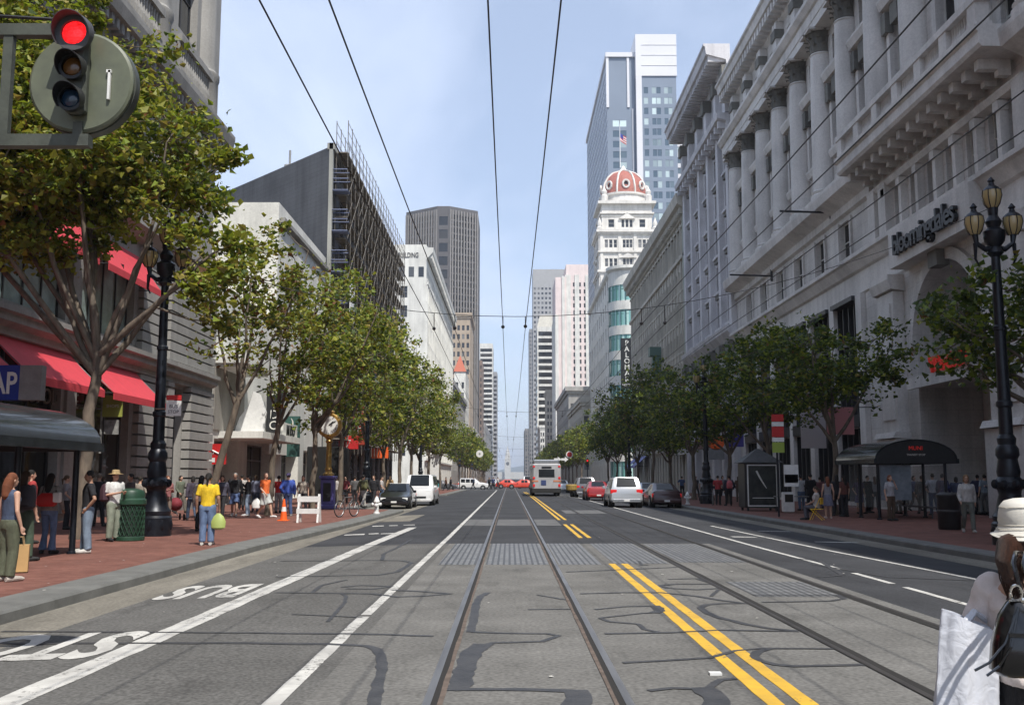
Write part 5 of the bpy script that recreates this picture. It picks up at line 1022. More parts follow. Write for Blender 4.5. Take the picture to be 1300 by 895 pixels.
# ---------------------------------------------------------------- overhead wires
m_wire = mat('wire', (.02, .02, .022), .5)
wl = ['leftmost of the eight', 'second from the left', 'third from the left, near the middle of the sky', 'fourth from the left, near the middle of the sky', 'fifth, crossing the columned building high up', 'sixth, crossing the columned building', 'seventh, crossing the balcony', 'lowest on the right, crossing the lettered building']
for k, x in enumerate((-2.05, -1.48, -.18, .42, 3.45, 4.05, 5.2, 5.8)):
    b = MB(); pts = []
    for i in range(0, 121):
        y = -20 + i * 3.0; s = ((y - 26.5) / 40) % 1; pts.append((x, y, 5.62 - .12 * math.sin(math.pi * s)))
    b.tube(pts, .0085, 5); o = b.build('trolley_wire', m_wire, None, smooth=True); ctag(o, 'overhead trolley wire, ' + wl[k], 'wire', 'overhead trolley wires')
def span(name, y, x0, z0, x1, z1, sag, label, y1=None):
    b = MB(); y1 = y if y1 is None else y1
    pts = [(x0 + (x1 - x0) * t, y + (y1 - y) * t, z0 + (z1 - z0) * t - sag * 4 * t * (1 - t)) for t in [i / 24 for i in range(25)]]
    b.tube(pts, .009, 4)
    for x in (-2.05, -1.48, -.18, .42, 3.45, 4.05):
        t = (x - x0) / (x1 - x0); z = z0 + (z1 - z0) * t - sag * 4 * t * (1 - t); b.ball(x, y + (y1 - y) * t, 5.64, .05, .09, .05, 8, 5); b.tube([(x, y + (y1 - y) * t, 5.62), (x, y + (y1 - y) * t, max(z, 5.7))], .012, 4)
    ctag(b.build(name, m_wire, None, smooth=True), label, 'wire', 'cross wires holding the trolley wires')
span('span_wire', 28.4, -10, 8.2, 12.2, 8.4, 2.4, 'nearest cross wire strung between the big left and right lamp posts', 24.6)
for k, y in enumerate((66, 106, 150, 195)): span('span_wire', y, -10, 8.2, 12.5, 8.2, 2.3, ('second', 'third', 'fourth', 'farthest')[k] + ' cross wire over the street')
# ---------------------------------------------------------------- street lamps
m_globe = mat('amber_globe', (.42, .32, .15), .25, spec=.6, coat=.3)
def lamp(x, y, label, H=9.1):
    t = thing('street_lamp', label, 'street lamp', (x, y, SW), 0, 'ornate black street lamps')
    b = MB(); b.lathe([(.45, 0), (.45, .5), (.4, .56), (.42, .68), (.34, .8), (.3, 1.0), (.25, 1.2), (.27, 1.3), (.34, 1.38), (.35, 1.5), (.25, 1.62), (.27, 1.75), (.22, 2.05), (.27, 2.15), (.26, 2.3), (.2, 2.4), (.22, 2.55), (.16, 2.65)], n=16)
    for k in range(8): a = math.pi * k / 4; b.ball(.33 * math.cos(a), .33 * math.sin(a), 1.45, .1, .1, .12, 6, 5); b.ball(.42 * math.cos(a), .42 * math.sin(a), .3, .08, .08, .16, 6, 5)
    b.build('base', M['ironblack'], t, smooth=True)
    b = MB(); b.lathe([(.16, 2.6), (.155, 3.3), (.19, 3.34), (.19, 3.44), (.15, 3.48), (.13, 5.2), (.155, 5.22), (.155, 5.3), (.125, 5.34), (.105, 7.1)], n=16); b.build('pole', M['ironblack'], t, smooth=True)
    b = MB(); b.lathe([(.105, 7.05), (.2, 7.15), (.13, 7.3), (.24, 7.45), (.26, 7.7), (.14, 7.8), (.2, 7.95), (.11, 8.1), (.13, 8.3)], n=14)
    for s in (-1, 1):
        b.tube([(0, 0, 7.3), (s * .25, 0, 7.25), (s * .45, 0, 7.4), (s * .48, 0, 7.62)], [.09, .07, .06, .08], 8); b.tube([(s * .48, 0, 7.4), (s * .5, 0, 7.0), (s * .42, 0, 6.85)], [.06, .035, .02], 6); b.ball(s * .15, 0, 7.55, .12)
    b.build('crossarm', M['ironblack'], t, smooth=True)
    for gx, gz in ((-.48, 7.62), (.48, 7.62), (0, 8.3)):
        b = MB(); b.lathe([(.11, 0), (.19, .12), (.24, .3), (.22, .44), (.15, .5)], gx, 0, 16)
        b.v = [(p[0], p[1], p[2] + gz) for p in b.v]; g = b.build('globe', m_globe, t, smooth=True)
        b = MB(); b.lathe([(.23, .44), (.17, .52), (.08, .58), (.06, .66), (.09, .7), (.02, .8)], gx, 0, 12); b.v = [(p[0], p[1], p[2] + gz) for p in b.v]
        for j in range(8): a = math.pi * j / 4; b.tube([(gx + r_ * math.cos(a), r_ * math.sin(a), gz + z_) for r_, z_ in ((.115, 0), (.195, .12), (.245, .3), (.22, .46))], .012, 4)
        b.build('globe_cap', M['ironblack'], g, smooth=True)
    return t
x, y = G(196, 680, SW); lamp(x, y, 'tall ornate black lamp post beside the green litter bin on the left')
lamp(12.1, 24.6, 'tall ornate black lamp post with three amber globes behind the woman in the white hat')
for k, (x, y) in enumerate(((-9.3, 66), (12.4, 64), (-9.3, 106), (12.5, 106))): lamp(x, y, ('ornate lamp post beyond the gold clock on the left', 'ornate lamp post beyond the advertising kiosk on the right', 'farther ornate lamp post among the left trees', 'farther ornate lamp post among the right trees')[k])
# ---------------------------------------------------------------- traffic signal close to the camera
def at_depth(x, y, Y): d = ray(x, y); t = Y / d.y; return Vector((d.x * t, Y, EYE + d.z * t))
TY = 8.0; c = at_depth(97, 99, TY)
m_sig = mat('olive_green_paint', (.135, .15, .10), .45, c2=(.095, .105, .075), scale=5, detail=9); m_sigd = mat('dark_olive_metal', (.07, .078, .062), .5, var=.3, scale=6, bump=.1)
def ledlens(m):       # faint dot pattern of the lens glass
    t = m.node_tree; b = t.nodes['Principled BSDF']; tc = N(t, 'ShaderNodeTexCoord'); v = N(t, 'ShaderNodeTexVoronoi'); v.inputs['Scale'].default_value = 75; t.links.new(tc.outputs['Object'], v.inputs['Vector'])
    r = N(t, 'ShaderNodeMapRange'); r.inputs['From Min'].default_value = .1; r.inputs['From Max'].default_value = .75; r.inputs['To Min'].default_value = 1.9; r.inputs['To Max'].default_value = .5; t.links.new(v.outputs['Distance'], r.inputs[0]); t.links.new(r.outputs[0], b.inputs['Emission Strength'])
t = thing('traffic_signal', 'round green traffic signal showing a red light on a bracket at the upper left', 'traffic light', (c.x - 1.35, TY + .1, -.12))
zc = c.z + .12; xc = 1.35
P5 = 1280 / TY / 1.0
b = MB(); b.at(xc, .02, zc, rx=math.pi / 2); b.lathe([(.425, -.02), (.435, -.01), (.435, .02), (.415, .035)], n=40); b.at(); b.build('target_board', m_sig, t, smooth=True)
b = MB(); b.at(xc, .02, zc, rx=math.pi / 2); b.lathe([(.44, -.12), (.44, -.03), (.36, -.02), (.36, -.12)], n=40); b.at(); b.build('board_rim', m_sigd, t, smooth=True)
b = MB(); b.bbox(xc - .085, -.12, zc - .31, xc + .085, -.015, zc + .49, .03); b.at(); b.build('signal_housing', m_sigd, t)
lens = [(.36, 'red_light', mat('lit_red_lens', (.8, .01, .01), .3, emis=(1, .015, .02), estr=1.6)), (.07, 'amber_light', mat('unlit_amber_lens', (.10, .045, .01), .2, spec=.7)), (-.2, 'green_light', mat('unlit_green_lens', (.01, .03, .06), .2, spec=.7))]
ledlens(lens[0][2])
for dz, nm, m_ in lens:
    r_ = .105 if dz > .3 else .085
    b = MB(); b.at(xc - .01, -.15, zc + dz, rx=math.pi / 2); b.ball(0, 0, .0, r_, r_, .035, 20, 8); b.at(); l_ = b.build(nm, m_, t, smooth=True)
    v = MB(); n = 22; rv_ = r_ + (.045 if dz > .3 else .02)
    outer = []; inner = []
    for i in range(n + 1):
        a = math.radians(-35) + math.radians(250) * i / n; ln = .03 + .15 * (.5 + .5 * math.sin(a))
        outer.append([(xc - .01 + (rv_ + .006) * math.cos(a), -.14, zc + dz + (rv_ + .006) * math.sin(a)), (xc - .01 + (rv_ + .006) * math.cos(a), -.14 - ln, zc + dz - .02 + (rv_ + .006) * math.sin(a)), (xc - .01 + rv_ * math.cos(a), -.14 - ln, zc + dz - .02 + rv_ * math.sin(a)), (xc - .01 + rv_ * math.cos(a), -.14, zc + dz + rv_ * math.sin(a))])
    v.loft(outer); v.at(xc - .01, -.15, zc + dz, rx=math.pi / 2); v.lathe([(rv_ + .006, -.01), (rv_ + .006, .03), (r_, .03), (r_, -.01)], n=22); v.at(); v.build('visor', M['dgrey'] if dz > .3 else M['black'], l_, smooth=True)
b = MB()
for k in range(12): a = 2 * math.pi * k / 12 + .2; b.ball(xc + .395 * math.cos(a), -.005, zc + .395 * math.sin(a), .009, .006, .009, 6, 4)
b.build('bolt', M['dgrey'], t)
b = MB(); b.tube([(.05, -.06, zc + .6), (.4, -.08, zc + .56), (xc - .2, -.02, zc + .54), (xc, .0, zc + .45)], .014, 6); b.build('cable', M['black'], t, smooth=True)
b = MB(); b.tube([(0, 0, 0), (0, 0, zc + 1.6)], [.11, .08], 16); b.build('pole', m_sigd, t, smooth=True)
b = MB()
b.box(0, -.04, zc + .40, xc - .08, .05, zc + .50); b.box(0, -.045, zc - .56, xc + .1, .05, zc - .46); b.box(xc - .66, -.03, zc - .5, xc - .58, .03, zc + .42); b.box(xc - .04, -.03, zc - .47, xc + .04, .03, zc - .35)
b.build('bracket', m_sigd, t)
b = MB(); b.box(xc + .235, -.045, zc - .16, xc + .255, -.02, zc + .09); b.box(xc + .22, -.045, zc + .07, xc + .26, -.02, zc + .095); b.build('white_scratch', M['white'], t)
# ---------------------------------------------------------------- bus shelters
m_clear = mat('shelter_glass', (.55, .6, .6), .05, alpha=.22); m_roofp = mat('shelter_roof', (.03, .035, .038), .22, .1, var=.5, scale=3, coat=.3)
def shelter(x0, x1, y0, y1, label, txt, panes=True):
    cx = (x0 + x1) / 2; t = thing('bus_shelter', label, 'bus shelter', (cx, y0, SW), 0, 'bus shelters'); hw = (x1 - x0) / 2; L = y1 - y0; ez = 2.32; ap = .78
    arc = [(-hw * math.cos(math.pi * i / 16) * 1.04, ez + ap * math.sin(math.pi * i / 16)) for i in range(17)]
    b = MB(); ring = arc + [(x * .97, z - .05) for x, z in arc[::-1]]
    b.loft([[(x, -.25, z) for x, z in ring], [(x, L + .25, z) for x, z in ring]]); b.box(-hw * 1.07, -.28, ez - .16, -hw * 1.0, L + .28, ez + .02); b.box(hw * 1.0, -.28, ez - .16, hw * 1.07, L + .28, ez + .02)
    b.build('roof', m_roofp, t, smooth=True)
    for yy in (-.22, L + .2):
        b = MB(); b.loft([[(x * .985, yy, z) for x, z in arc], [(x * .985, yy + .03, z) for x, z in arc]]); b.box(-hw * 1.0, yy - .02, ez - .16, hw * 1.0, yy + .06, ez + .03); gbl = b.build('gable', M['black'], t)
        if yy < 0 and txt: letters(txt, SIGNRED, gbl, (0, yy - .02, ez + .36), (math.pi / 2, 0, 0), .22, .004); letters('TRANSIT STOP', SW_, gbl, (0, yy - .02, ez + .14), (math.pi / 2, 0, 0), .11, .003)
    for x in (-hw + .12, hw - .35):
        for y in (0, L * .5, L):
            b = MB(); b.lathe([(.11, 0), (.11, .04), (.065, .06), (.06, ez - .1)], x, y, 12); b.build('post', M['ironblack'], t, smooth=True)
    if panes:
        b = MB(); b.box(hw - .37, .15, .35, hw - .35, L * .5 - .1, 2.1); b.box(hw - .37, L * .5 + .1, .35, hw - .35, L - .1, 2.1); b.box(-hw + .4, L - .02, .35, hw - .5, L, 2.1); b.build('glass_pane', m_clear, t)
        b = MB(); b.box(-hw + .2, -.03, .75, -.15, .03, 2.1); b.build('notice_panel', mat('notice_board', (.22, .25, .28), .4, c2=(.1, .13, .16), scale=3), t)
        b = MB(); b.box(hw - .75, .6, .42, hw - .45, L - .6, .47)
        for yy in (.8, L - .8): b.tube([(hw - .6, yy, 0), (hw - .6, yy, .42)], .03, 6)
        b.build('bench', M['dgrey'], t)
    return t
shelter(-11.95, -8.95, 16.6, 21.8, 'dark curved roof bus shelter at the left edge of the frame', '', False)
shelter(14.25, 17.35, 39.6, 43.8, 'glass bus shelter with arched black roof on the right sidewalk', 'MUNI')
# ---------------------------------------------------------------- bins, hydrants, kiosk, clock, barricade, cone
x, y = G(164, 686, SW); t = thing('litter_bin', 'green lattice litter bin beside the left lamp post', 'bin', (x, y, SW))
b = MB(); b.lathe([(.34, 0), (.36, .04), (.36, .12), (.33, .13), (.33, .9), (.37, .92), (.38, 1.02), (.35, 1.05)], n=24); b.build('drum', mat('dark_green_inner', (.008, .02, .014), .6), t, smooth=True)
b = MB()
for k in range(20):
    for s in (-1, 1):
        pts = [(.35 * math.cos(2 * math.pi * k / 20 + s * .9 * q), .35 * math.sin(2 * math.pi * k / 20 + s * .9 * q), .13 + .77 * q) for q in [i / 5 for i in range(6)]]; b.tube(pts, .013, 4, cap=False)
b.build('lattice', M['bin'], t)
b = MB(); b.lathe([(.36, 0), (.375, .02), (.375, .1), (.35, .12)], n=24); b.lathe([(.36, .9), (.39, .93), (.39, 1.04), (.34, 1.08), (.34, 1.2), (.3, 1.28), (.12, 1.33)], n=24); b.build('rim', M['bin'], t, smooth=True)
def hydrant(x, y, label):
    t = thing('fire_hydrant', label, 'fire hydrant', (x, y, SW), 0, 'white fire hydrants'); b = MB(); b.lathe([(.15, 0), (.15, .05), (.1, .07), (.1, .5), (.14, .52), (.14, .56), (.11, .6), (.08, .7), (.03, .76), (.03, .8)], n=14); b.build('barrel', M['white'], t, smooth=True)
    for s in (-1, 1): b = MB(); b.at(0, 0, .42, ry=math.pi / 2 * s); b.lathe([(.06, .05), (.06, .17), (.075, .17), (.075, .21), (.03, .23)], n=10); b.at(); b.build('outlet', M['white'], t, smooth=True)
    b = MB(); b.at(0, 0, .38, rx=math.pi / 2); b.lathe([(.075, .05), (.075, .18), (.03, .21)], n=10); b.at(); b.build('outlet', M['white'], t, smooth=True)
hydrant(*G(478, 652, SW), 'white fire hydrant on the left kerb in front of the black car'); hydrant(*G(873, 640, SW), 'white fire hydrant on the right kerb behind the parked dark cars')
x, y = G(360, 661, SW); t = thing('traffic_cone', 'orange traffic cone with white collar on the brick sidewalk', 'cone', (x, y, SW))
b = MB(); b.bbox(-.2, -.2, 0, .2, .2, .04, .01); b.lathe([(.14, .04), (.1, .35)], n=16); b.lathe([(.08, .52), (.03, .82)], n=16); b.build('cone_body', M['orange'], t, smooth=True); b = MB(); b.lathe([(.1, .35), (.08, .52)], n=16); b.build('white_collar', M['white'], t, smooth=True)
x, y = G(392, 663, SW); t = thing('barricade', 'white wooden A-frame barricade near the left kerb', 'barricade', (x, y, SW))
for s in (-1, 1):
    for q in (-1, 1): b = MB(); b.loft([[(s * .36 - .035, q * .28, 0), (s * .36 + .035, q * .28, 0), (s * .36 + .035, q * .28 + .05, 0), (s * .36 - .035, q * .28 + .05, 0)], [(s * .36 - .035, q * .03, 1.02), (s * .36 + .035, q * .03, 1.02), (s * .36 + .035, q * .03 + .05, 1.02), (s * .36 - .035, q * .03 + .05, 1.02)]]); b.build('leg', M['white'], t)
b = MB(); b.box(-.42, -.1, .74, .42, -.07, .94); b.build('top_board', M['white'], t); b = MB(); b.box(-.42, -.21, .32, .42, -.18, .5); b.build('lower_board', M['white'], t)
x, y = G(416, 646, SW); t = thing('street_clock', 'gold street clock on a violet blue pedestal on the left sidewalk', 'clock', (x, y, SW))
b = MB(); b.bbox(-.42, -.42, 0, .42, .42, .22, .03); b.bbox(-.34, -.34, .22, .34, .34, 1.55, .03); b.bbox(-.42, -.42, 1.55, .42, .42, 1.72, .03); b.build('pedestal', M['purple'], t); b = MB(); b.box(-.2, -.35, .4, .2, -.335, 1.35); b.build('pedestal_panel', M['black'], t)
b = MB(); b.lathe([(.3, 1.72), (.3, 1.82), (.2, 1.9), (.17, 2.0), (.2, 2.05), (.15, 2.15), (.13, 3.4), (.2, 3.5), (.15, 3.6), (.3, 3.8)], n=16); b.build('column', M['gold'], t, smooth=True)
b = MB(); b.at(0, 0, 4.35, rx=math.pi / 2); b.lathe([(.6, -.22), (.66, -.16), (.66, .16), (.6, .22), (.5, .23)], n=32); b.at(); b.lathe([(.2, 4.98), (.3, 5.05), (.1, 5.2), (.02, 5.4)], n=12); b.build('clock_case', M['gold'], t, smooth=True)
b = MB(); b.at(0, 0, 4.35, rx=math.pi / 2); b.lathe([(.48, -.235), (.48, .235)], n=32); b.at(); fc_ = b.build('clock_face', M['white'], t)
b = MB()
for a, l in ((R(50), .3), (R(60), .38)): b.tube([(0, -.25, 4.35), (l * math.sin(a), -.25, 4.35 + l * math.cos(a))], .022, 4)
for k in range(12): a = R(30 * k); b.tube([(.38 * math.sin(a), -.242, 4.35 + .38 * math.cos(a)), (.45 * math.sin(a), -.242, 4.35 + .45 * math.cos(a))], .014, 4)
b.build('clock_hand', M['black'], fc_)
x, y = G(964, 648, SW); t = thing('advertising_kiosk', 'dark advertising kiosk with pyramid roof and white edged panel on the right', 'kiosk', (x, y, SW))
b = MB(); b.bbox(-.85, -.75, .15, .85, .75, 2.35, .04)
for s in (-1, 1):
    for q in (-1, 1): b.box(s * .7 - .05, q * .6 - .05, 0, s * .7 + .05, q * .6 + .05, .2)
b.build('cabinet', M['black'], t); b = MB(); b.loft([[(-1.0, -.9, 2.35), (1.0, -.9, 2.35), (1.0, .9, 2.35), (-1.0, .9, 2.35)], [(-.95, -.85, 2.42), (.95, -.85, 2.42), (.95, .85, 2.42), (-.95, .85, 2.42)], [(-.06, -.06, 3.05), (.06, -.06, 3.05), (.06, .06, 3.05), (-.06, .06, 3.05)]]); b.build('roof', M['dgrey'], t)
b = MB()
for q in ((-.74, .22, .74, .28), (-.74, 2.2, .74, 2.26), (-.74, .28, -.68, 2.2), (.68, .28, .74, 2.2)): b.box(q[0], -.79, q[1], q[2], -.76, q[3])
b.build('panel_frame', M['white'], t)
b = MB(); b.box(-.68, -.77, .28, .68, -.762, 2.2); pn = b.build('poster', mat('dark_poster', (.02, .022, .024), .25, c2=(.05, .055, .05), scale=3), t)
b = MB(); b.tube([(-.28, -.78, 1.95), (-.12, -.78, 1.62), (.1, -.78, 1.25), (.2, -.78, 1.1)], [.05, .045, .03, .015], 5); b.box(-.5, -.78, .62, .55, -.775, .65); b.build('poster_figure', M['white'], pn)
def pole_sign(x, y, label, cat, boards, h, name='sign_post'):
    t = thing(name, label, cat, (x, y, SW)); b = MB(); b.tube([(0, 0, 0), (0, 0, h)], .04, 8); b.build('pole', M['ironblack'], t, smooth=True)
    for x0, x1, z0, z1, m_, tx in boards:
        b = MB(); b.box(x0, -.07, z0, x1, -.045, z1); bo = b.build('board', m_, t)
        if tx: letters(tx, M['black'] if m_ is M['white'] else M['white'], bo, ((x0 + x1) / 2, -.075, z0 + (z1 - z0) * .3), (math.pi / 2, 0, 0), (z1 - z0) * .5, .003)
    return t
lime = mat('lime_sign', (.3, .4, .06), .5)
x, y = G(989, 656, SW); pole_sign(x, y, 'bus stop pole with red, white and lime sign boards on the right kerb', 'bus stop', [(-.2, .3, 3.95, 4.25, M['red'], ''), (-.2, .3, 3.75, 3.93, M['white'], ''), (-.2, .3, 3.3, 3.73, M['red'], ''), (-.2, .3, 3.1, 3.28, M['white'], ''), (-.2, .3, 2.65, 3.08, lime, ''), (.25, .85, 1.25, 2.15, M['white'], ''), (.27, .83, 1.4, 1.75, mat('pale_blue_map', (.3, .42, .55), .5), '')], 4.3)
x, y = G(1000, 651, SW); t = thing('newspaper_box', 'white upright newspaper box beside the bus stop pole', 'newspaper box', (x, y, SW)); b = MB(); b.bbox(-.22, -.2, .05, .28, .2, .95, .02); b.build('box_body', M['white'], t); b = MB(); b.box(-.16, -.212, .5, .22, -.2, .85); b.build('window', M['shopglass'], t)
x, y = G(206, 676, SW); 
t = thing('bus_sign', 'white square bus sign hung on the left lamp post', 'sign', (-9.62, 28.25, 3.35)); b = MB(); b.box(-.0, -.03, 0, .42, .0, .42); b.build('board', M['white'], t); b = MB(); b.box(.0, -.035, .44, .42, 0, .58); b.build('red_strip', M['red'], t)
letters('BUS', M['dgrey'], t, (.21, -.035, .22), (math.pi / 2, 0, 0), .14, .003); letters('STOP', M['dgrey'], t, (.21, -.035, .07), (math.pi / 2, 0, 0), .13, .003); b = MB(); b.tube([(-.3, 0, .2), (0, 0, .2)], .02, 5); b.build('clamp', M['steel'], t)
def flatpole(x, y, h, label, parts):
    return pole_sign(x, y, label, 'sign', parts, h)
flatpole(-9.0, 128, 4.6, 'tall white and aqua banner board on the far left sidewalk', [(-1.2, .1, .9, 4.6, M['white'], ''), (-1.2, .1, 0.2, 1.4, mat('aqua_panel', (.1, .5, .55), .5), '')])
# far intersection signals
def signal(x, y, label, col_=M['black'], lit=None):
    t = thing('traffic_signal', label, 'traffic light', (x, y, SW)); b = MB(); b.tube([(0, 0, 0), (0, 0, 4.4)], .08, 8); b.build('pole', M['dgrey'], t); b = MB(); b.bbox(-.18, -.2, 3.2, .18, .05, 4.3, .03); b.build('signal_housing', col_, t)
    for k, m_ in enumerate((lens[0][2] if lit == 'r' else lens[2][2], lens[1][2], lens[2][2])): b = MB(); b.at(0, -.2, 4.1 - k * .35, rx=math.pi / 2); b.ball(0, 0, 0, .12, .12, .04, 12, 6); b.at(); b.build('light', m_, t)
signal(-7.2, 146, 'small traffic signal on the far left corner of the crossing'); signal(11.2, 146, 'small traffic signal on the far right corner of the crossing', lit='r'); signal(-7.0, 189, 'small traffic signal on the left beyond the crossing')
for k, (px, py, Y) in enumerate(((609, 576, 120), (723, 577, 120))):
    p = at_depth(px, py, Y); t = thing('round_sign', ('white round sign hung over the left lane far away', 'white round no turn sign hung near the right trees far away')[k], 'sign', tuple(p)); b = MB(); b.at(0, 0, 0, rx=math.pi / 2); b.lathe([(.42, -.03), (.42, .03)], n=20); b.at(); b.build('disc', M['white'], t)
    b = MB(); b.at(0, -.03, 0, rx=math.pi / 2); b.lathe([(.3, 0), (.3, .02)] if k else [(.12, 0), (.12, .02)], n=16); b.at(); b.build('mark', M['red'] if k else M['grey'], t); b = MB(); b.tube([(0, 0, .3), (0, 0, 5.7 - p.z + .0)], .02, 4); b.build('hanger', M['dgrey'], t)
for k, px in enumerate((708, 717)):
    p = at_depth(px, 583, 110); t = thing('arrow_sign', ('left', 'right')[k] + ' one of two small white arrow signs above the bus', 'sign', tuple(p), 0, 'white arrow signs'); b = MB(); b.add([(x_, yy, z_) for yy in (-.02, .02) for x_, z_ in ((-.4, .12), (0, .12), (0, .3), (.4, 0), (0, -.3), (0, -.12), (-.4, -.12))], [tuple(range(7)), tuple(range(13, 6, -1))]); b.build('arrow', M['white'], t); b = MB(); b.tube([(0, .02, 0), (0, .02, 5.7 - p.z)], .02, 4); b.build('hanger', M['dgrey'], t)
# bicycle
def bicycle(x, y, rz, label, lean=0):
    t = thing('bicycle', label, 'bicycle', (x, y, SW), rz); t.rotation_euler = (lean, 0, rz)
    for wx in (-.5, .5):
        b = MB(); b.tube([(wx + .33 * math.cos(a), 0, .34 + .33 * math.sin(a)) for a in [2 * math.pi * i / 24 for i in range(25)]], .02, 6); wh = b.build('wheel', M['rubber'], t, smooth=True)
        b = MB(); b.tube([(wx + .3 * math.cos(a), 0, .34 + .3 * math.sin(a)) for a in [2 * math.pi * i / 24 for i in range(25)]], .012, 4)
        for i in range(12): a = 2 * math.pi * i / 12; b.tube([(wx, 0, .34), (wx + .3 * math.cos(a), 0, .34 + .3 * math.sin(a))], .004, 3)
        b.build('rim', M['steel'], wh)
    b = MB()
    for p in ([(-.5, 0, .34), (-.08, 0, .3)], [(-.5, 0, .34), (-.18, 0, .75)], [(-.08, 0, .3), (-.22, 0, .9)], [(-.08, 0, .3), (.36, 0, .72)], [(-.19, 0, .8), (.34, 0, .82)], [(.33, 0, .86), (.5, 0, .34)]): b.tube(p, .02, 6)
    b.build('frame', M['steel'], t); b = MB(); b.ball(-.23, 0, .93, .14, .07, .03); b.build('saddle', M['black'], t); b = MB(); b.tube([(.3, -.25, .98), (.34, -.1, 1.0), (.34, .1, 1.0), (.3, .25, .98)], .015, 5); b.tube([(.33, 0, .84), (.34, 0, 1.0)], .018, 5); b.build('handlebar', M['black'], t); return t
x, y = G(440, 656, SW); bicycle(x, y, R(62), 'bicycle locked at the left kerb between barricade and hydrant')
# ---------------------------------------------------------------- vehicles
def carpaint(name, c, metal=.3): return mat(name, c, .28, metal, var=.08, scale=1, coat=.6)
M['cpt_black'] = carpaint('black_car_paint', (.012, .012, .014)); M['cpt_white'] = carpaint('white_car_paint', (.7, .7, .7), 0); M['cpt_silver'] = carpaint('silver_car_paint', (.48, .49, .5), .5)
M['cpt_red'] = carpaint('red_car_paint', (.32, .015, .015), .1); M['cpt_taxi'] = carpaint('orange_red_car_paint', (.6, .05, .02), 0); M['cpt_dark'] = carpaint('dark_maroon_car_paint', (.04, .012, .014), .3); M['cpt_grey'] = carpaint('grey_car_paint', (.12, .12, .13), .4)
carglass = mat('car_glass', (.008, .01, .012), .12, spec=.3); tail = mat('tail_lamp', (.55, .01, .01), .25, emis=(1, .02, .02), estr=.15); headl = mat('head_lamp', (.75, .76, .75), .12, spec=.8)
KIND = {'sedan': [(-2.35, .36, .52, .58, .66, .5), (-2.28, .25, .62, .7, .82, .7), (-1.5, .2, .78, .88, .9, .76), (-.85, .2, .88, .96, .91, .74), (-.05, .2, .9, 1.43, .91, .58), (.95, .2, .92, 1.42, .91, .58), (1.65, .2, .93, 1.02, .89, .7), (2.22, .26, .86, .98, .85, .7), (2.32, .4, .7, .76, .76, .6)],
        'suv': [(-2.3, .4, .62, .7, .7, .55), (-2.22, .3, .8, .9, .86, .74), (-1.4, .28, .98, 1.08, .92, .78), (-.95, .28, 1.02, 1.12, .93, .76), (-.3, .28, 1.04, 1.70, .93, .66), (1.85, .28, 1.06, 1.72, .93, .66), (2.2, .3, 1.04, 1.12, .9, .8), (2.26, .34, .7, .78, .86, .72)],
        'van': [(-2.5, .4, .7, .78, .75, .6), (-2.4, .3, .95, 1.05, .92, .8), (-1.8, .28, 1.1, 1.2, .96, .82), (-1.1, .28, 1.12, 1.95, .97, .74), (2.3, .28, 1.14, 1.98, .97, .74), (2.5, .3, 1.1, 1.25, .95, .82), (2.55, .34, .7, .8, .9, .75)]}
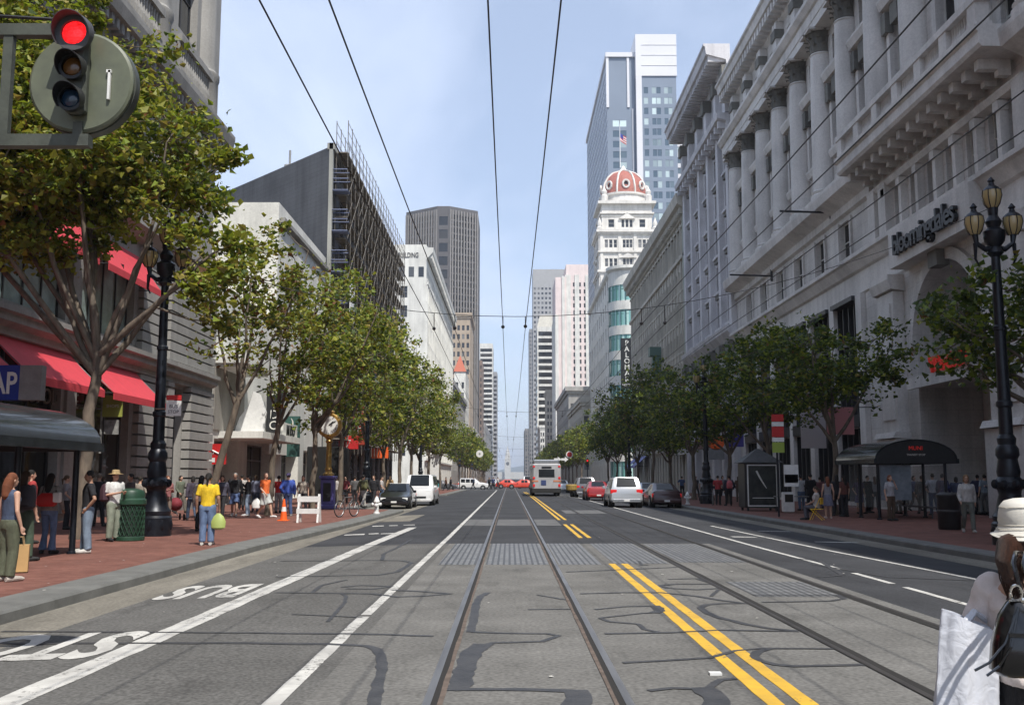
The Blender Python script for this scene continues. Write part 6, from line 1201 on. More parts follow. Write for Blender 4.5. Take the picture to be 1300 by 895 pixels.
def car(kind, x, y, rz, paint, label, group=None, plate=True, roof=None, z=None):
    S = KIND[kind]; z = roadz(x) if z is None else z; t = thing({'sedan': 'parked_car', 'suv': 'sport_utility_vehicle', 'van': 'minivan'}[kind], label, 'car', (x, y, z), rz, group)
    def ring(s):
        yy, zl, zb, zt, w_, wt = s; r = [(w_ * .9, zl), (w_, zl + .12), (w_, (zl + zb) / 2 + .06), (w_ * .975, zb), (wt + .04, zt - .07 if zt - zb > .2 else zt - .02), (wt * .86, zt)]
        return [(a, yy, c_) for a, c_ in r] + [(-a, yy, c_) for a, c_ in r[::-1]]
    b = MB(); b.loft([ring(s) for s in S]); b.build('body', paint, t, smooth=True, ang=28)
    n = len(S); ri = next(i for i in range(n) if S[i][3] > 1.3); rj = max(i for i in range(n) if S[i][3] > 1.3)
    L_ = lambda p, q, k: tuple(p[i] + (q[i] - p[i]) * k for i in range(3))
    def pane(name, A_, B_, C_, D_, off, ins=.1):
        a = L_(L_(A_, B_, ins), L_(D_, C_, ins), ins); b2 = L_(L_(B_, A_, ins), L_(C_, D_, ins), ins); c2 = L_(L_(C_, D_, ins), L_(B_, A_, ins), ins); d2 = L_(L_(D_, C_, ins), L_(A_, B_, ins), ins)
        m = MB(); m.add([tuple(p[i] + off[i] for i in range(3)) for p in (a, b2, c2, d2)], [(0, 1, 2, 3)]); m.build(name, carglass, t)
    f0, f1_ = ring(S[ri - 1]), ring(S[ri]); r0, r1_ = ring(S[rj]), ring(S[rj + 1])
    pane('windscreen', f0[6], f0[5], f1_[5], f1_[6], (0, -.015, .02), .05)
    pane('rear_window', r1_[5], r1_[6], r0[6], r0[5], (0, .02, .015), .08)
    a, b_ = ring(S[ri]), ring(S[rj]); k = 2 if kind == 'sedan' else 3
    for s in (1, -1):
        g_ = lambda v: (v[0] * s, v[1], v[2])
        for i in range(k):
            u0, u1 = i / k, (i + 1) / k; pane('side_window', g_(L_(a[3], b_[3], u0)), g_(L_(a[3], b_[3], u1)), g_(L_(a[4], b_[4], u1)), g_(L_(a[4], b_[4], u0)), (s * .012, 0, 0), .07)
        for wy in (S[0][0] + .85, S[-1][0] - .85):
            m = MB(); m.at(s * (S[3][4] + .004), wy, .34, ry=math.pi / 2 * s); m.lathe([(.39, -.3), (.39, .0)], n=20); m.at(); m.build('wheel_arch', M['rubber'], t)
            m = MB(); m.at(s * (S[3][4] - .17), wy, .33, ry=math.pi / 2 * s); m.lathe([(.30, 0), (.33, .03), (.33, .17), (.3, .2), (.2, .19)], n=20); m.at(); w_ = m.build('wheel', M['rubber'], t, smooth=True)
            m = MB(); m.at(s * (S[3][4] - .17), wy, .33, ry=math.pi / 2 * s); m.lathe([(.21, .18), (.2, .2), (.06, .205), (.03, .22)], n=12); m.at(); m.build('rim', M['steel'], w_)
        m = MB(); yf = S[1][0]; m.bbox(min(s * .45, s * .78), yf - .05, S[1][2] - .12, max(s * .45, s * .78), yf + .1, S[1][2] + .03, .02); m.build('headlight', headl, t)
        m = MB(); yb = S[-2][0]; m.bbox(min(s * .55, s * (S[-2][4] + .01)), yb - .12, S[-2][2] - .24, max(s * .55, s * (S[-2][4] + .01)), yb + .045, S[-2][2] - .02, .02); m.build('tail_light', tail, t)
        m = MB(); m.bbox(min(s * .92, s * 1.1), S[ri - 1][0] + .25, S[ri - 1][2] + .02, max(s * .92, s * 1.1), S[ri - 1][0] + .33, S[ri - 1][2] + .17, .02); m.build('mirror', paint, t)
    m = MB(); m.bbox(-.8, S[-1][0] - .1, .3, .8, S[-1][0] + .04, .5, .03); m.build('bumper', paint if kind != 'suv' else M['steel'], t); m = MB(); m.bbox(-.8, S[0][0] - .04, .28, .8, S[0][0] + .1, .46, .03); m.build('bumper', paint, t)
    m = MB(); m.box(-.5, S[0][0] - .045, .5, .5, S[0][0] + .02, .6); m.build('grille', M['black'], t)
    if plate:
        for yy in (S[0][0] - .05, S[-1][0] + .045): m = MB(); m.box(-.16, yy - .005, .36, .16, yy + .005, .46); m.build('licence_plate', M['white'], t)
    if roof: m = MB(); m.bbox(-.55, -.0, 1.425, .55, .85, 1.45, .01); m.build('white_roof_panel', roof, t)
    return t
car('suv', 6.62, 59.8, math.pi, M['cpt_silver'], 'silver sport utility vehicle driving away in the right lane')
car('sedan', -6.55, 60.0, 0, M['cpt_black'], 'black car with white doors and roof parked facing us at the left kerb', roof=M['white'])
car('van', -5.75, 66.5, 0, M['cpt_white'], 'white minivan facing us behind the black car on the left')
car('sedan', 6.6, 77.5, math.pi, M['cpt_red'], 'dark red car with lit tail lamps ahead of the silver vehicle')
car('suv', 6.6, 90, math.pi, M['cpt_grey'], 'grey vehicle with red tail lamps ahead of the red car')
car('sedan', 9.15, 61.5, math.pi, M['cpt_dark'], 'near black maroon car, nearest of those parked at the right kerb', 'cars parked at the right kerb')
car('sedan', 9.15, 68, math.pi, M['cpt_silver'], 'second parked car from us at the right kerb, silver', 'cars parked at the right kerb')
car('sedan', 9.15, 74.5, math.pi, M['cpt_grey'], 'third parked car from us at the right kerb, grey', 'cars parked at the right kerb')
car('suv', 9.15, 81.5, math.pi, M['cpt_black'], 'black vehicle, fourth parked from us at the right kerb', 'cars parked at the right kerb')
car('sedan', 9.15, 99, math.pi, M['cpt_black'], 'black car parked far down the right kerb', 'cars parked at the right kerb')
car('suv', -5.4, 151, math.pi / 2, M['cpt_white'], 'white sport utility vehicle crossing the far junction on the left')
car('sedan', 1.8, 156, -math.pi / 2, M['cpt_taxi'], 'orange red car crossing the far junction in the middle', 'orange red cars at the far crossing')
car('sedan', .1, 163, math.pi / 2, M['cpt_taxi'], 'second orange red car half hidden at the far junction', 'orange red cars at the far crossing')
car('van', 3.2, 176, 0, M['cpt_white'], 'white van beyond the orange red cars')
car('sedan', -10.5, 158, math.pi / 2, M['cpt_grey'], 'grey car waiting in the crossing street at the left')
for k, (x, y, p) in enumerate(((-4, 215, 'cpt_grey'), (5.5, 220, 'cpt_black'), (-4, 250, 'cpt_white'), (6, 118, 'cpt_silver'))): car('sedan', x, y, math.pi if x > 0 else 0, M[p], ('tiny distant grey car beyond the junction', 'tiny distant black car beyond the junction', 'tiny distant white car beyond the junction', 'silver car beside the bus far ahead')[k])
bz = 92.0; t = thing('city_bus', 'white and grey city bus with orange red stripes seen from behind', 'bus', (3.35, bz, 0)); m_bus = mat('bus_white', (.40, .40, .41), .4, var=.15, scale=1)
b = MB(); b.bbox(-1.29, 0, .42, 1.29, 12, 2.95, .12); b.build('body', m_bus, t); b = MB(); b.bbox(-1.31, -.06, .3, 1.31, 12.05, .72, .04); b.build('bumper', M['rubber'], t)
b = MB(); b.bbox(-.72, -.03, 1.72, .72, .02, 2.42, .02); b.build('rear_window', carglass, t); b = MB(); b.box(-.45, -.025, 2.5, .45, -.01, 2.68); b.build('destination_sign', M['black'], t)
b = MB(); b.bbox(-1.2, .15, 2.95, 1.2, 3.4, 3.3, .08); b.bbox(-.2, 3.4, 2.95, .9, 5, 3.2, .06); b.build('roof_unit', M['steel'], t)
b = MB(); b.box(-1.3, -.02, 1.3, -.75, .01, 1.44); b.box(.6, -.02, 1.3, 1.3, .01, 1.44); b.box(-1.305, .15, 1.2, -1.29, 11.8, 1.5); b.box(1.29, .15, 1.2, 1.305, 11.8, 1.5); b.build('stripe', mat('faded_orange', (.55, .2, .1), .5), t)
b = MB(); b.box(-.5, -.03, 1.0, -.05, -.01, 1.45); b.build('advert_panel', mat('navy_panel', (.04, .06, .16), .5), t)
for s in (-1, 1):
    for zz, h_ in ((.85, .25), (1.55, .2), (2.6, .15)): b = MB(); b.bbox(min(s * 1.05, s * 1.25), -.04, zz, max(s * 1.05, s * 1.25), 0, zz + h_, .02); b.build('tail_light', tail, t)
    for k in range(6): b = MB(); b.box(s * 1.292 - .01, .8 + k * 1.8, 1.65, s * 1.292 + .01, 2.3 + k * 1.8, 2.5); b.build('side_window', carglass, t)
    for wy in (2.6, 9.2): b = MB(); b.at(s * 1.02, wy, .48, ry=math.pi / 2 * s); b.lathe([(.44, 0), (.48, .04), (.48, .27), (.4, .28), (.2, .25)], n=20); b.at(); b.build('wheel', M['rubber'], t, smooth=True)
t = thing('motor_scooter', 'small scooter with a round yellow basket seen from behind beside the bus', 'scooter', (5.35, 88, 0)); b = MB(); b.at(0, 0, .35, ry=math.pi / 2); b.lathe([(.2, -.08), (.34, -.06), (.34, .06), (.2, .08)], n=18); b.at(); b.build('wheel', M['rubber'], t); b = MB(); b.tube([(0, 0, .7), (0, .5, .6), (0, 1.2, .4), (0, 1.4, 1.0)], [.12, .15, .1, .06], 8); b.build('frame', M['dgrey'], t); b = MB(); b.lathe([(.3, .55), (.48, .65), (.5, 1.0), (.45, 1.1)], 0, -.1, 16); b.build('basket', mat('ochre_basket', (.3, .2, .05), .7), t); b = MB(); b.ball(0, .25, .95, .16, .35, .09); b.build('seat', M['black'], t); b = MB(); b.at(0, 1.4, .35, ry=math.pi / 2); b.lathe([(.2, -.05), (.3, -.04), (.3, .04), (.2, .05)], n=18); b.at(); b.build('wheel', M['rubber'], t)
# ---------------------------------------------------------------- people
def remesh(mb, vox, sm=2):
    me = mb.mesh('tmp', []); me.materials.clear(); o = bpy.data.objects.new('tmp', me); col.objects.link(o)
    r = o.modifiers.new('r', 'REMESH'); r.mode = 'VOXEL'; r.voxel_size = vox; r.use_smooth_shade = True
    if sm: s = o.modifiers.new('s', 'SMOOTH'); s.iterations = sm; s.factor = .5
    dg = bpy.context.evaluated_depsgraph_get(); out = bpy.data.meshes.new_from_object(o.evaluated_get(dg)); bpy.data.objects.remove(o); bpy.data.meshes.remove(me); out.name = 'figure'; return out
V3 = Vector
def joints(pose, g='m'):
    sh = .19 if g == 'm' else .165; J = {}
    J['hip'] = V3((0, 0, .93)); lean = {'lean': -.10}.get(pose, 0)
    for s, n in ((-1, 'l'), (1, 'r')):
        J['sh' + n] = V3((s * sh, .01 + lean, 1.41)); J['el' + n] = V3((s * (sh + .07), .04 + lean, 1.13)); J['wr' + n] = V3((s * (sh + .08), -.04 + lean, .88))
        J['hp' + n] = V3((s * .09, 0, .90)); J['kn' + n] = V3((s * .10, -.02, .49)); J['an' + n] = V3((s * .10, .02, .08)); J['toe' + n] = V3((s * .13, -.17, .035))
    if pose == 'pocket': J['elr'] = V3((sh + .13, .08, 1.14)); J['wrr'] = V3((sh + .01, -.05, .95)); J['anl'] = V3((-.14, -.03, .08)); J['toel'] = V3((-.2, -.2, .035))
    if pose == 'relax': J['knr'] = V3((.13, -.1, .5)); J['anr'] = V3((.16, -.07, .08)); J['toer'] = V3((.25, -.22, .035)); J['ell'] = V3((-sh - .12, .06, 1.15)); J['wrl'] = V3((-sh - .06, -.13, .97))
    if pose == 'akimbo': J['elr'] = V3((sh + .2, .06, 1.17)); J['wrr'] = V3((sh + .02, -.02, 1.0)); J['anl'] = V3((-.18, .02, .08)); J['toel'] = V3((-.26, -.14, .035)); J['knl'] = V3((-.14, -.02, .49))
    if pose == 'hold':
        for s, n in ((-1, 'l'), (1, 'r')): J['el' + n] = V3((s * (sh + .07), .03, 1.14)); J['wr' + n] = V3((s * .10, -.26, 1.20))
    if pose == 'eat': J['ell'] = V3((-sh - .05, -.12, 1.18)); J['wrl'] = V3((-.05, -.27, 1.38)); J['wrr'] = V3((.08, -.28, 1.15)); J['elr'] = V3((sh + .06, -.02, 1.13))
    if pose == 'phone': J['elr'] = V3((sh + .12, -.05, 1.2)); J['wrr'] = V3((sh - .02, -.07, 1.46))
    if pose == 'walk':
        J['knr'] = V3((.10, -.17, .52)); J['anr'] = V3((.10, -.27, .11)); J['toer'] = V3((.12, -.45, .07)); J['knl'] = V3((-.09, .05, .48)); J['anl'] = V3((-.10, .30, .16)); J['toel'] = V3((-.11, .15, .04))
        J['wrl'] = V3((-sh - .05, -.22, .95)); J['ell'] = V3((-sh - .07, -.02, 1.13)); J['wrr'] = V3((sh + .08, .16, .92)); J['elr'] = V3((sh + .07, .12, 1.14))
    if pose == 'sit':
        for s, n in ((-1, 'l'), (1, 'r')): J['kn' + n] = V3((s * .13, -.42, .50)); J['an' + n] = V3((s * .13, -.38, .08)); J['toe' + n] = V3((s * .15, -.57, .035)); J['el' + n] = V3((s * (sh + .06), -.05, .72)); J['wr' + n] = V3((s * .12, -.3, .62)); J['sh' + n] = V3((s * sh, 0, .97)); J['hp' + n] = V3((s * .09, 0, .48))
        J['hip'] = V3((0, 0, .50))
    return J, sh, lean
def torso(mb, J, sh, g, inf, lean, lo=.0, top=True):
    dz = J['hip'].z - .93; P = [(.86, .150, .105, 0), (.93, .165 if g == 'm' else .175, .115, 0), (1.05, .150 if g == 'm' else .135, .105, 0), (1.2, .165 if g == 'm' else .145, .112, 0), (1.32, .185 if g == 'm' else .16, .115, 0), (1.40, sh + .0, .098, .01), (1.45, sh * .62, .075, .015), (1.48, .075, .065, .02)]
    rings = []
    for z, rx, ry, cy in P:
        if z < lo: continue
        k = max(0, (z - .93) / .5); rings.append([((rx + inf) * math.cos(a) , cy + lean * k + (ry + inf) * math.sin(a) - (.02 if g == 'f' and 1.2 < z < 1.35 and math.sin(a) < 0 else 0), z + dz) for a in [2 * math.pi * i / 16 for i in range(16)]])
    mb.loft(rings)
def arm(mb, J, n, inf, end=1.0, g='m'):
    s, e, w_ = J['sh' + n], J['el' + n], J['wr' + n]; k = 1 if g == 'm' else .86
    if end <= 1: pts = [s, s.lerp(e, .5 * end), s.lerp(e, end)]; rr = [.058 * k + inf, .05 * k + inf, .047 * k + inf * 1.3]
    else: pts = [s, s.lerp(e, .5), e, e.lerp(w_, .5), w_]; rr = [.058 * k + inf, .049 * k + inf, .042 * k + inf, .038 * k + inf, .028 * k + inf * 1.2]
    mb.tube([tuple(p) for p in pts], rr, 10); mb.ball(*s, rr[0] * 1.02)
def leg(mb, J, n, inf, end=1.0, flare=0, g='m'):
    h, k_, a = J['hp' + n], J['kn' + n], J['an' + n]; kk = 1 if g == 'm' else .95
    pts = [h, h.lerp(k_, .5), k_, k_.lerp(a, .35), a]; rr = [.088 * kk + inf, .074 * kk + inf, .055 * kk + inf, .055 * kk + inf, .036 * kk + inf + flare]
    if end < 1: pts = [h, h.lerp(k_, .5), h.lerp(k_, .5 + .5 * end)]; rr = rr[:2] + [.07 * kk + inf * 2]
    mb.tube([tuple(p) for p in pts], rr, 12); mb.ball(*h, rr[0])
def hand(mb, J, n):
    e, w_ = J['el' + n], J['wr' + n]; d = (w_ - e).normalized(); s = -1 if n == 'l' else 1
    side = V3((0, -1, 0)) if abs(d.z) > .6 else V3((-s, 0, 0)); side = (side - d * side.dot(d)).normalized(); nrm = d.cross(side)
    mb.tube([tuple(w_ - d * .01), tuple(w_ + d * .03), tuple(w_ + d * .085)], [.024, .03, .03], 8)
    for k in range(4):
        o = side * (.027 - .018 * k); l = (.07, .078, .072, .058)[k]; b = w_ + d * .08 + o; c = nrm * (-s * .012)
        mb.tube([tuple(b - d * .02), tuple(b + d * l * .5 + c * .5), tuple(b + d * l * .85 + c * 2)], [.011, .0105, .009], 6)
    b = w_ + d * .025 + side * .024; mb.tube([tuple(b), tuple(b + side * .025 + d * .03), tuple(b + side * .028 + d * .058)], [.013, .012, .01], 6)
def body_mesh(pose, g, vox):
    J, sh, lean = joints(pose, g); mb = MB(); torso(mb, J, sh, g, 0, lean); dz = J['hip'].z - .93
    for n in 'lr':
        arm(mb, J, n, 0, 2, g); hand(mb, J, n); leg(mb, J, n, 0, 1, 0, g); a, t = J['an' + n], J['toe' + n]; mb.tube([tuple(a + V3((0, .04, -.03))), tuple(a.lerp(t, .5) + V3((0, 0, -.01))), tuple(t)], [.035, .036, .026], 8)
    hz = 1.625 + dz; hy = lean * 1.2 - .01
    mb.tube([(0, lean + .02, 1.43 + dz), (0, hy + .02, 1.56 + dz)], [.058 if g == 'm' else .05, .052 if g == 'm' else .045], 10)
    mb.ball(0, hy + .012, hz + .02, .075, .093, .1, 14, 10); mb.ball(0, hy - .028, hz - .035, .056, .06, .072, 12, 8); mb.tube([(0, hy - .08, hz + .012), (0, hy - .104, hz - .03)], [.009, .016], 6)
    for s in (-1, 1): mb.ball(s * .077, hy + .015, hz - .005, .012, .02, .03, 6, 5)
    mb.tube([(-.03, hy - .078, hz + .032), (.03, hy - .078, hz + .032)], .011, 5)
    me = remesh(mb, vox, 2); ctr = [(V3((s * .03, hy - .088, hz + .012)), .0105, 1) for s in (-1, 1)] + [(V3((s * .01, hy - .09, hz - .062)), .013, 2) for s in (-1, 1)]
    me.polygons.foreach_set('material_index', [next((k for c, r, k in ctr if (p.center - c).length < r), 0) for p in me.polygons]); return me, J, sh, lean
LIPS = mat('lips', (.35, .12, .1), .5); EYEM = mat('eyes', (.03, .02, .015), .3)
def skin(n, c): return mat(n, c, .55, var=.08, scale=8)
SK = {'p': skin('fair_skin', (.52, .31, .22)), 't': skin('tan_skin', (.36, .20, .13)), 'd': skin('dark_skin', (.13, .07, .045))}
_cm = {}
def cloth(c):
    k = tuple(c)
    if k not in _cm: _cm[k] = mat('cloth_%d' % len(_cm), c, .85, var=.32, scale=7, bump=.5, stretch=(1.4, 1.4, .7))
    return _cm[k]
PC = {}
def cached(key, fn):
    if key not in PC: PC[key] = fn()
    return PC[key]
def person(x, y, rz, H, pose='stand', g='m', sk='p', top=('tee', (.3, .3, .3)), bot=('long', (.05, .07, .12)), hair=('short', (.02, .015, .01)), shoe=(.03, .03, .03), label='', hat=None, z=SW, vox=.0125, group=None):
    if pose == 'stand': pose = ('relax', 'pocket', 'akimbo', 'stand', 'relax')[int(abs(x * 7 + y * 13)) % 5]
    s = H / 1.735; t = thing('person', label, 'person', (x, y, z), rz, group); t.scale = (s, s, s)
    bm, J, sh, lean = cached(('b', pose, g, vox), lambda: body_mesh(pose, g, vox)); o = put('body', bm, t)
    if not len(bm.materials): [bm.materials.append(m) for m in (SK['p'], EYEM, LIPS)]
    o.material_slots[0].link = 'OBJECT'; o.material_slots[0].material = SK[sk]
    def part(name, key, fn, m):
        me = cached(key, fn)
        if not len(me.materials): me.materials.append(m)
        q = put(name, me, t); q.material_slots[0].link = 'OBJECT'; q.material_slots[0].material = m; return q
    def mk_top():
        mb = MB(); loose = {'tee': .018, 'tank': .010, 'long': .022, 'jacket': .035}[top[0]]; torso(mb, J, sh, g, loose, lean, .9 if pose != 'sit' else .0)
        if top[0] != 'tank':
            for n in 'lr': arm(mb, J, n, loose * .8, .75 if top[0] == 'tee' else 2, g)
        me = remesh(mb, .0165, 2); return me
    def mk_bot():
        mb = MB(); st = bot[0]; dz = J['hip'].z - .93
        mb.loft([[((r + .012) * math.cos(a), (q + .012) * math.sin(a), z_ + dz) for a in [2 * math.pi * i / 16 for i in range(16)]] for z_, r, q in ((.84, .155, .11), (.93, .168, .118), (1.0, .158, .112))])
        if st == 'skirt': mb.loft([[(r * math.cos(a), r * .75 * math.sin(a), z_ + dz) for a in [2 * math.pi * i / 16 for i in range(16)]] for z_, r in ((.52, .24), (.75, .2), (.93, .18))])
        else:
            for n in 'lr': leg(mb, J, n, {'long': .018, 'baggy': .034, 'flare': .012, 'shorts': .03}[st], .8 if st == 'shorts' else 1, .045 if st == 'flare' else .012, g)
        return remesh(mb, .0165, 2)
    def mk_hair():
        mb = MB(); dz = J['hip'].z - .93; hz = 1.645 + dz; hy = lean * 1.2 - .01; mb.ball(0, hy + .022, hz + .015, .084, .094, .1, 14, 10)
        if hair[0] == 'long': mb.tube([(0, hy + .05, hz), (0, hy + .09, hz - .12), (0, hy + .1, hz - .28), (0, hy + .11, hz - .34)], [.085, .085, .08, .03], 12)
        if hair[0] == 'tail': mb.tube([(0, hy + .09, hz), (0, hy + .15, hz - .03), (0, hy + .14, hz - .2)], [.04, .04, .015], 10)
        if hair[0] == 'bob': mb.tube([(0, hy + .04, hz), (0, hy + .05, hz - .12)], [.09, .085], 12)
        return remesh(mb, .012, 1)
    part('top', ('t', top[0], pose, g), mk_top, cloth(top[1])); part('trousers' if bot[0] not in ('skirt', 'shorts') else bot[0], ('u', bot[0], pose, g), mk_bot, cloth(bot[1]))
    if hair[0] != 'bald': part('hair', ('h', hair[0], pose), mk_hair, cloth(hair[1]))
    for n in 'lr':
        def mk_shoe(n=n):
            a, tt = J['an' + n], J['toe' + n]; mb = MB(); mb.tube([tuple(a + V3((0, .06, -.035))), tuple(a.lerp(tt, .45) + V3((0, 0, -.012))), tuple(tt + V3((0, 0, .005))), tuple(tt + V3((0, -.05, 0)))], [.042, .048, .04, .022], 10); return mb.mesh('shoe', [], smooth=True)
        part('shoe', ('s', n, pose), mk_shoe, cloth(shoe))
    if hat:
        dz = J['hip'].z - .93; hy = lean * 1.2 - .01; mb = MB()
        if hat[0] == 'brim': mb.lathe([(.18, 1.665), (.185, 1.675), (.1, 1.69), (.095, 1.75), (.08, 1.78), (.03, 1.785)], 0, hy + .01, 20)
        else: mb.lathe([(.096, 1.655), (.1, 1.7), (.085, 1.74), (.04, 1.765)], 0, hy + .015, 18); mb.bbox(-.06, hy - .18, 1.665, .06, hy - .06, 1.68, .005)
        mb.build('hat', cloth(hat[1]), t, smooth=True)
    return t
def pp(px, py, rzdeg, H, label, **k):
    x, y = G(px, py, k.pop('z', SW)); return person(x, y, R(rzdeg), H, label=label, **k)
JE, BK, KH, WH = (.11, .17, .28), (.016, .016, .02), (.15, .15, .10), (.62, .62, .6)
HB, HD, HR = (.05, .028, .016), (.012, .01, .009), (.16, .05, .02)
# left side, near to far
pp(8, 738, 150, 1.66, 'woman at the left edge in a dark tank top and olive trousers', pose='stand', g='f', top=('tank', (.05, .07, .12)), bot=('baggy', (.10, .11, .07)), hair=('long', HR), shoe=(.5, .45, .4))
pp(27, 712, 160, 1.72, 'person in green trousers with a black backpack near the left shelter', pose='stand', g='m', top=('tee', (.12, .12, .13)), bot=('baggy', (.06, .09, .06)), hair=('long', HB))
pp(35, 690, 130, 1.78, 'person in a red, white and dark jacket under the left shelter', top=('jacket', (.35, .04, .04)), bot=('long', BK), hair=('short', HD))
pp(60, 703, 175, 1.68, 'woman in flared blue jeans with a red shoulder bag under the shelter roof', g='f', top=('long', (.28, .26, .24)), bot=('flare', (.14, .20, .33)), hair=('long', HD), sk='t')
pp(109, 702, -60, 1.74, 'man in a black tee and pale jeans, hand in pocket, by the shelter post', pose='pocket', sk='t', top=('tee', BK), bot=('baggy', (.20, .26, .34)), hair=('short', HD), shoe=(.5, .48, .45))
pp(123, 668, 190, 1.74, 'man dressed in black behind the shelter post on the left', top=('jacket', BK), bot=('long', BK), hair=('short', (.2, .16, .12)))
pp(143, 687, 55, 1.76, 'man in a straw hat and white tee with grey green trousers at the green bin', pose='hold', top=('tee', WH), bot=('baggy', (.24, .27, .21)), hat=('brim', (.45, .33, .17)), shoe=BK)
pp(163, 672, -40, 1.72, 'dark haired person eating behind the green litter bin', pose='eat', g='f', sk='t', top=('tee', (.10, .08, .08)), bot=('long', BK), hair=('short', HD))
pp(211, 662, 40, 1.66, 'woman half hidden behind the left lamp post pushing a stroller', pose='hold', g='f', top=('long', (.3, .12, .12)), bot=('long', (.2, .15, .12)), hair=('tail', HR))
pp(262, 692, 185, 1.70, 'person in a bright yellow tee and blue jeans standing alone near the kerb', pose='stand', sk='t', top=('tee', (.75, .50, .02)), bot=('baggy', (.13, .19, .32)), hair=('tail', HD), shoe=(.55, .55, .52))
pp(243, 661, -150, 1.66, 'woman in a dark jacket left of the yellow tee group', pose='walk', g='f', top=('jacket', (.05, .04, .06)), bot=('long', (.06, .09, .15)), hair=('bob', HD))
pp(254, 674, 175, 1.66, 'woman in a cream top and dark trousers just behind the yellow tee', g='f', top=('long', (.5, .46, .4)), bot=('long', BK), hair=('long', HD))
pp(281, 659, 0, 1.68, 'person in dark grey clothes right of the yellow tee', g='f', pose='walk', top=('jacket', (.07, .07, .1)), bot=('long', BK), hair=('bob', HB))
pp(297, 656, 10, 1.80, 'man in a black hooded top and blue shorts walking towards us', pose='walk', top=('jacket', BK), bot=('shorts', (.10, .15, .30)), hair=('short', (.3, .3, .28)), shoe=(.6, .6, .58))
pp(314, 655, -90, 1.70, 'woman in a black top and light jeans eating, left of the orange shirt', pose='eat', g='f', top=('long', BK), bot=('long', (.3, .38, .5)), hair=('tail', HD), shoe=(.55, .55, .55))
pp(336, 658, 60, 1.80, 'heavy man in an orange tee and white shorts with a white bag', pose='walk', top=('tee', (.80, .17, .04)), bot=('shorts', (.5, .52, .5)), hair=('bald', HD), shoe=(.7, .7, .7))
pp(353, 651, 170, 1.70, 'person in a red top half hidden by the tree trunk', top=('tee', (.5, .03, .03)), bot=('long', (.35, .35, .36)), hair=('short', HD))
pp(365, 655, 200, 1.78, 'man in a blue jacket and cap beside the orange cone', top=('jacket', (.05, .10, .42)), bot=('long', (.07, .11, .25)), hat=('cap', (.1, .08, .2)), shoe=(.3, .3, .3))
pp(384, 652, 10, 1.7, 'person standing in the dark shop doorway behind the white barricade', g='f', top=('tee', (.3, .26, .22)), bot=('long', BK), hair=('long', HB))
pp(461, 645, 150, 1.76, 'man with a green backpack walking away beside the bicycle', pose='walk', top=('jacket', (.12, .12, .07)), bot=('long', (.5, .48, .45)), hair=('short', HD))
pp(474, 643, -20, 1.74, 'person in black walking behind the left hydrant', pose='walk', top=('jacket', BK), bot=('long', BK), hair=('short', HB))
pp(450, 641, 180, 1.7, 'person in dark clothes behind the bicycle rider side of the sidewalk', top=('tee', (.1, .1, .1)), bot=('long', BK))
pp(484, 640, 90, 1.7, 'person in a pale tee near the front of the black car', top=('tee', (.45, .42, .4)), bot=('long', JE), pose='walk')
pp(438, 640, 0, 1.7, 'person in a maroon top under the tree beyond the clock', top=('tee', (.2, .04, .05)), bot=('long', BK), g='f', hair=('long', HB))
for k, (px, py, c, lb) in enumerate(((566, 622.5, (.30, .17, .12), 'tiny person in a tan jacket at the far left corner'), (572, 622, BK, 'tiny person in black beside the one in the tan jacket'), (601, 621.2, (.05, .07, .12), 'tiny person crossing in front of the white vehicle'), (621, 621.5, BK, 'tiny person in black left of a pair crossing far away'), (626, 621.5, (.06, .08, .2), 'tiny person in navy crossing far away'), (632, 621, (.5, .5, .5), 'tiny person in a white top crossing far away'), (520, 636, (.2, .2, .22), 'small person behind the white minivan'))):
    pp(px, py, 90 if k % 2 else -90, 1.74, lb, pose='walk', top=('jacket', c), bot=('long', BK))
# right side
pp(893, 634, 180, 1.72, 'person in a white tee far back on the right sidewalk', top=('tee', (.6, .62, .66)), bot=('long', BK)); pp(884, 632, 20, 1.72, 'person in dark clothes left of the far white tee', top=('tee', (.05, .05, .07)), bot=('long', BK), pose='walk')
pp(912, 641, 160, 1.74, 'cyclist in a red top standing on the right sidewalk', top=('tee', (.4, .04, .05)), bot=('long', BK), pose='hold'); pp(926, 642, 175, 1.74, 'person carrying a pink backpack, seen from behind on the right', top=('jacket', (.03, .03, .05)), bot=('long', BK))
pp(938, 637, 170, 1.7, 'person in a brown coat left of the advertising kiosk', g='f', top=('jacket', (.14, .09, .07)), bot=('long', (.12, .09, .07)), hair=('long', HB)); pp(902, 637, 0, 1.74, 'person in navy behind the cyclist in red', top=('jacket', (.03, .04, .08)), bot=('long', BK))
pp(1018, 648, 190, 1.74, 'person in a white shirt leaning at the folding table', top=('long', (.45, .47, .5)), bot=('long', JE), pose='hold', hair=('short', HD)); pp(1030, 650, 200, 1.78, 'broad person all in black bending over the folding table', top=('jacket', BK), bot=('long', BK), pose='hold', hair=('short', HD))
sx, sy = G(1037, 660, SW); person(sx, sy, R(-120), 1.7, 'sit', 'f', 'p', ('tee', (.5, .46, .44)), ('long', (.1, .1, .12)), ('tail', HB), label='person in a pale top sitting on the yellow folding chair')
t = thing('folding_chair', 'yellow folding chair on the right sidewalk under the sitting person', 'chair', (sx, sy, SW), R(-120)); b = MB(); b.bbox(-.22, -.2, .40, .22, .22, .43, .01); b.build('seat', M['yellow'], t); b = MB(); b.box(-.22, .2, .6, .22, .22, .85); b.build('backrest', M['yellow'], t)
for s in (-1, 1):
    for q in (((s * .2, -.22, 0), (s * .2, .2, .85)), ((s * .2, .25, 0), (s * .2, -.18, .42))): b = MB(); b.tube(q, .014, 5); b.build('leg', M['yellow'], t)
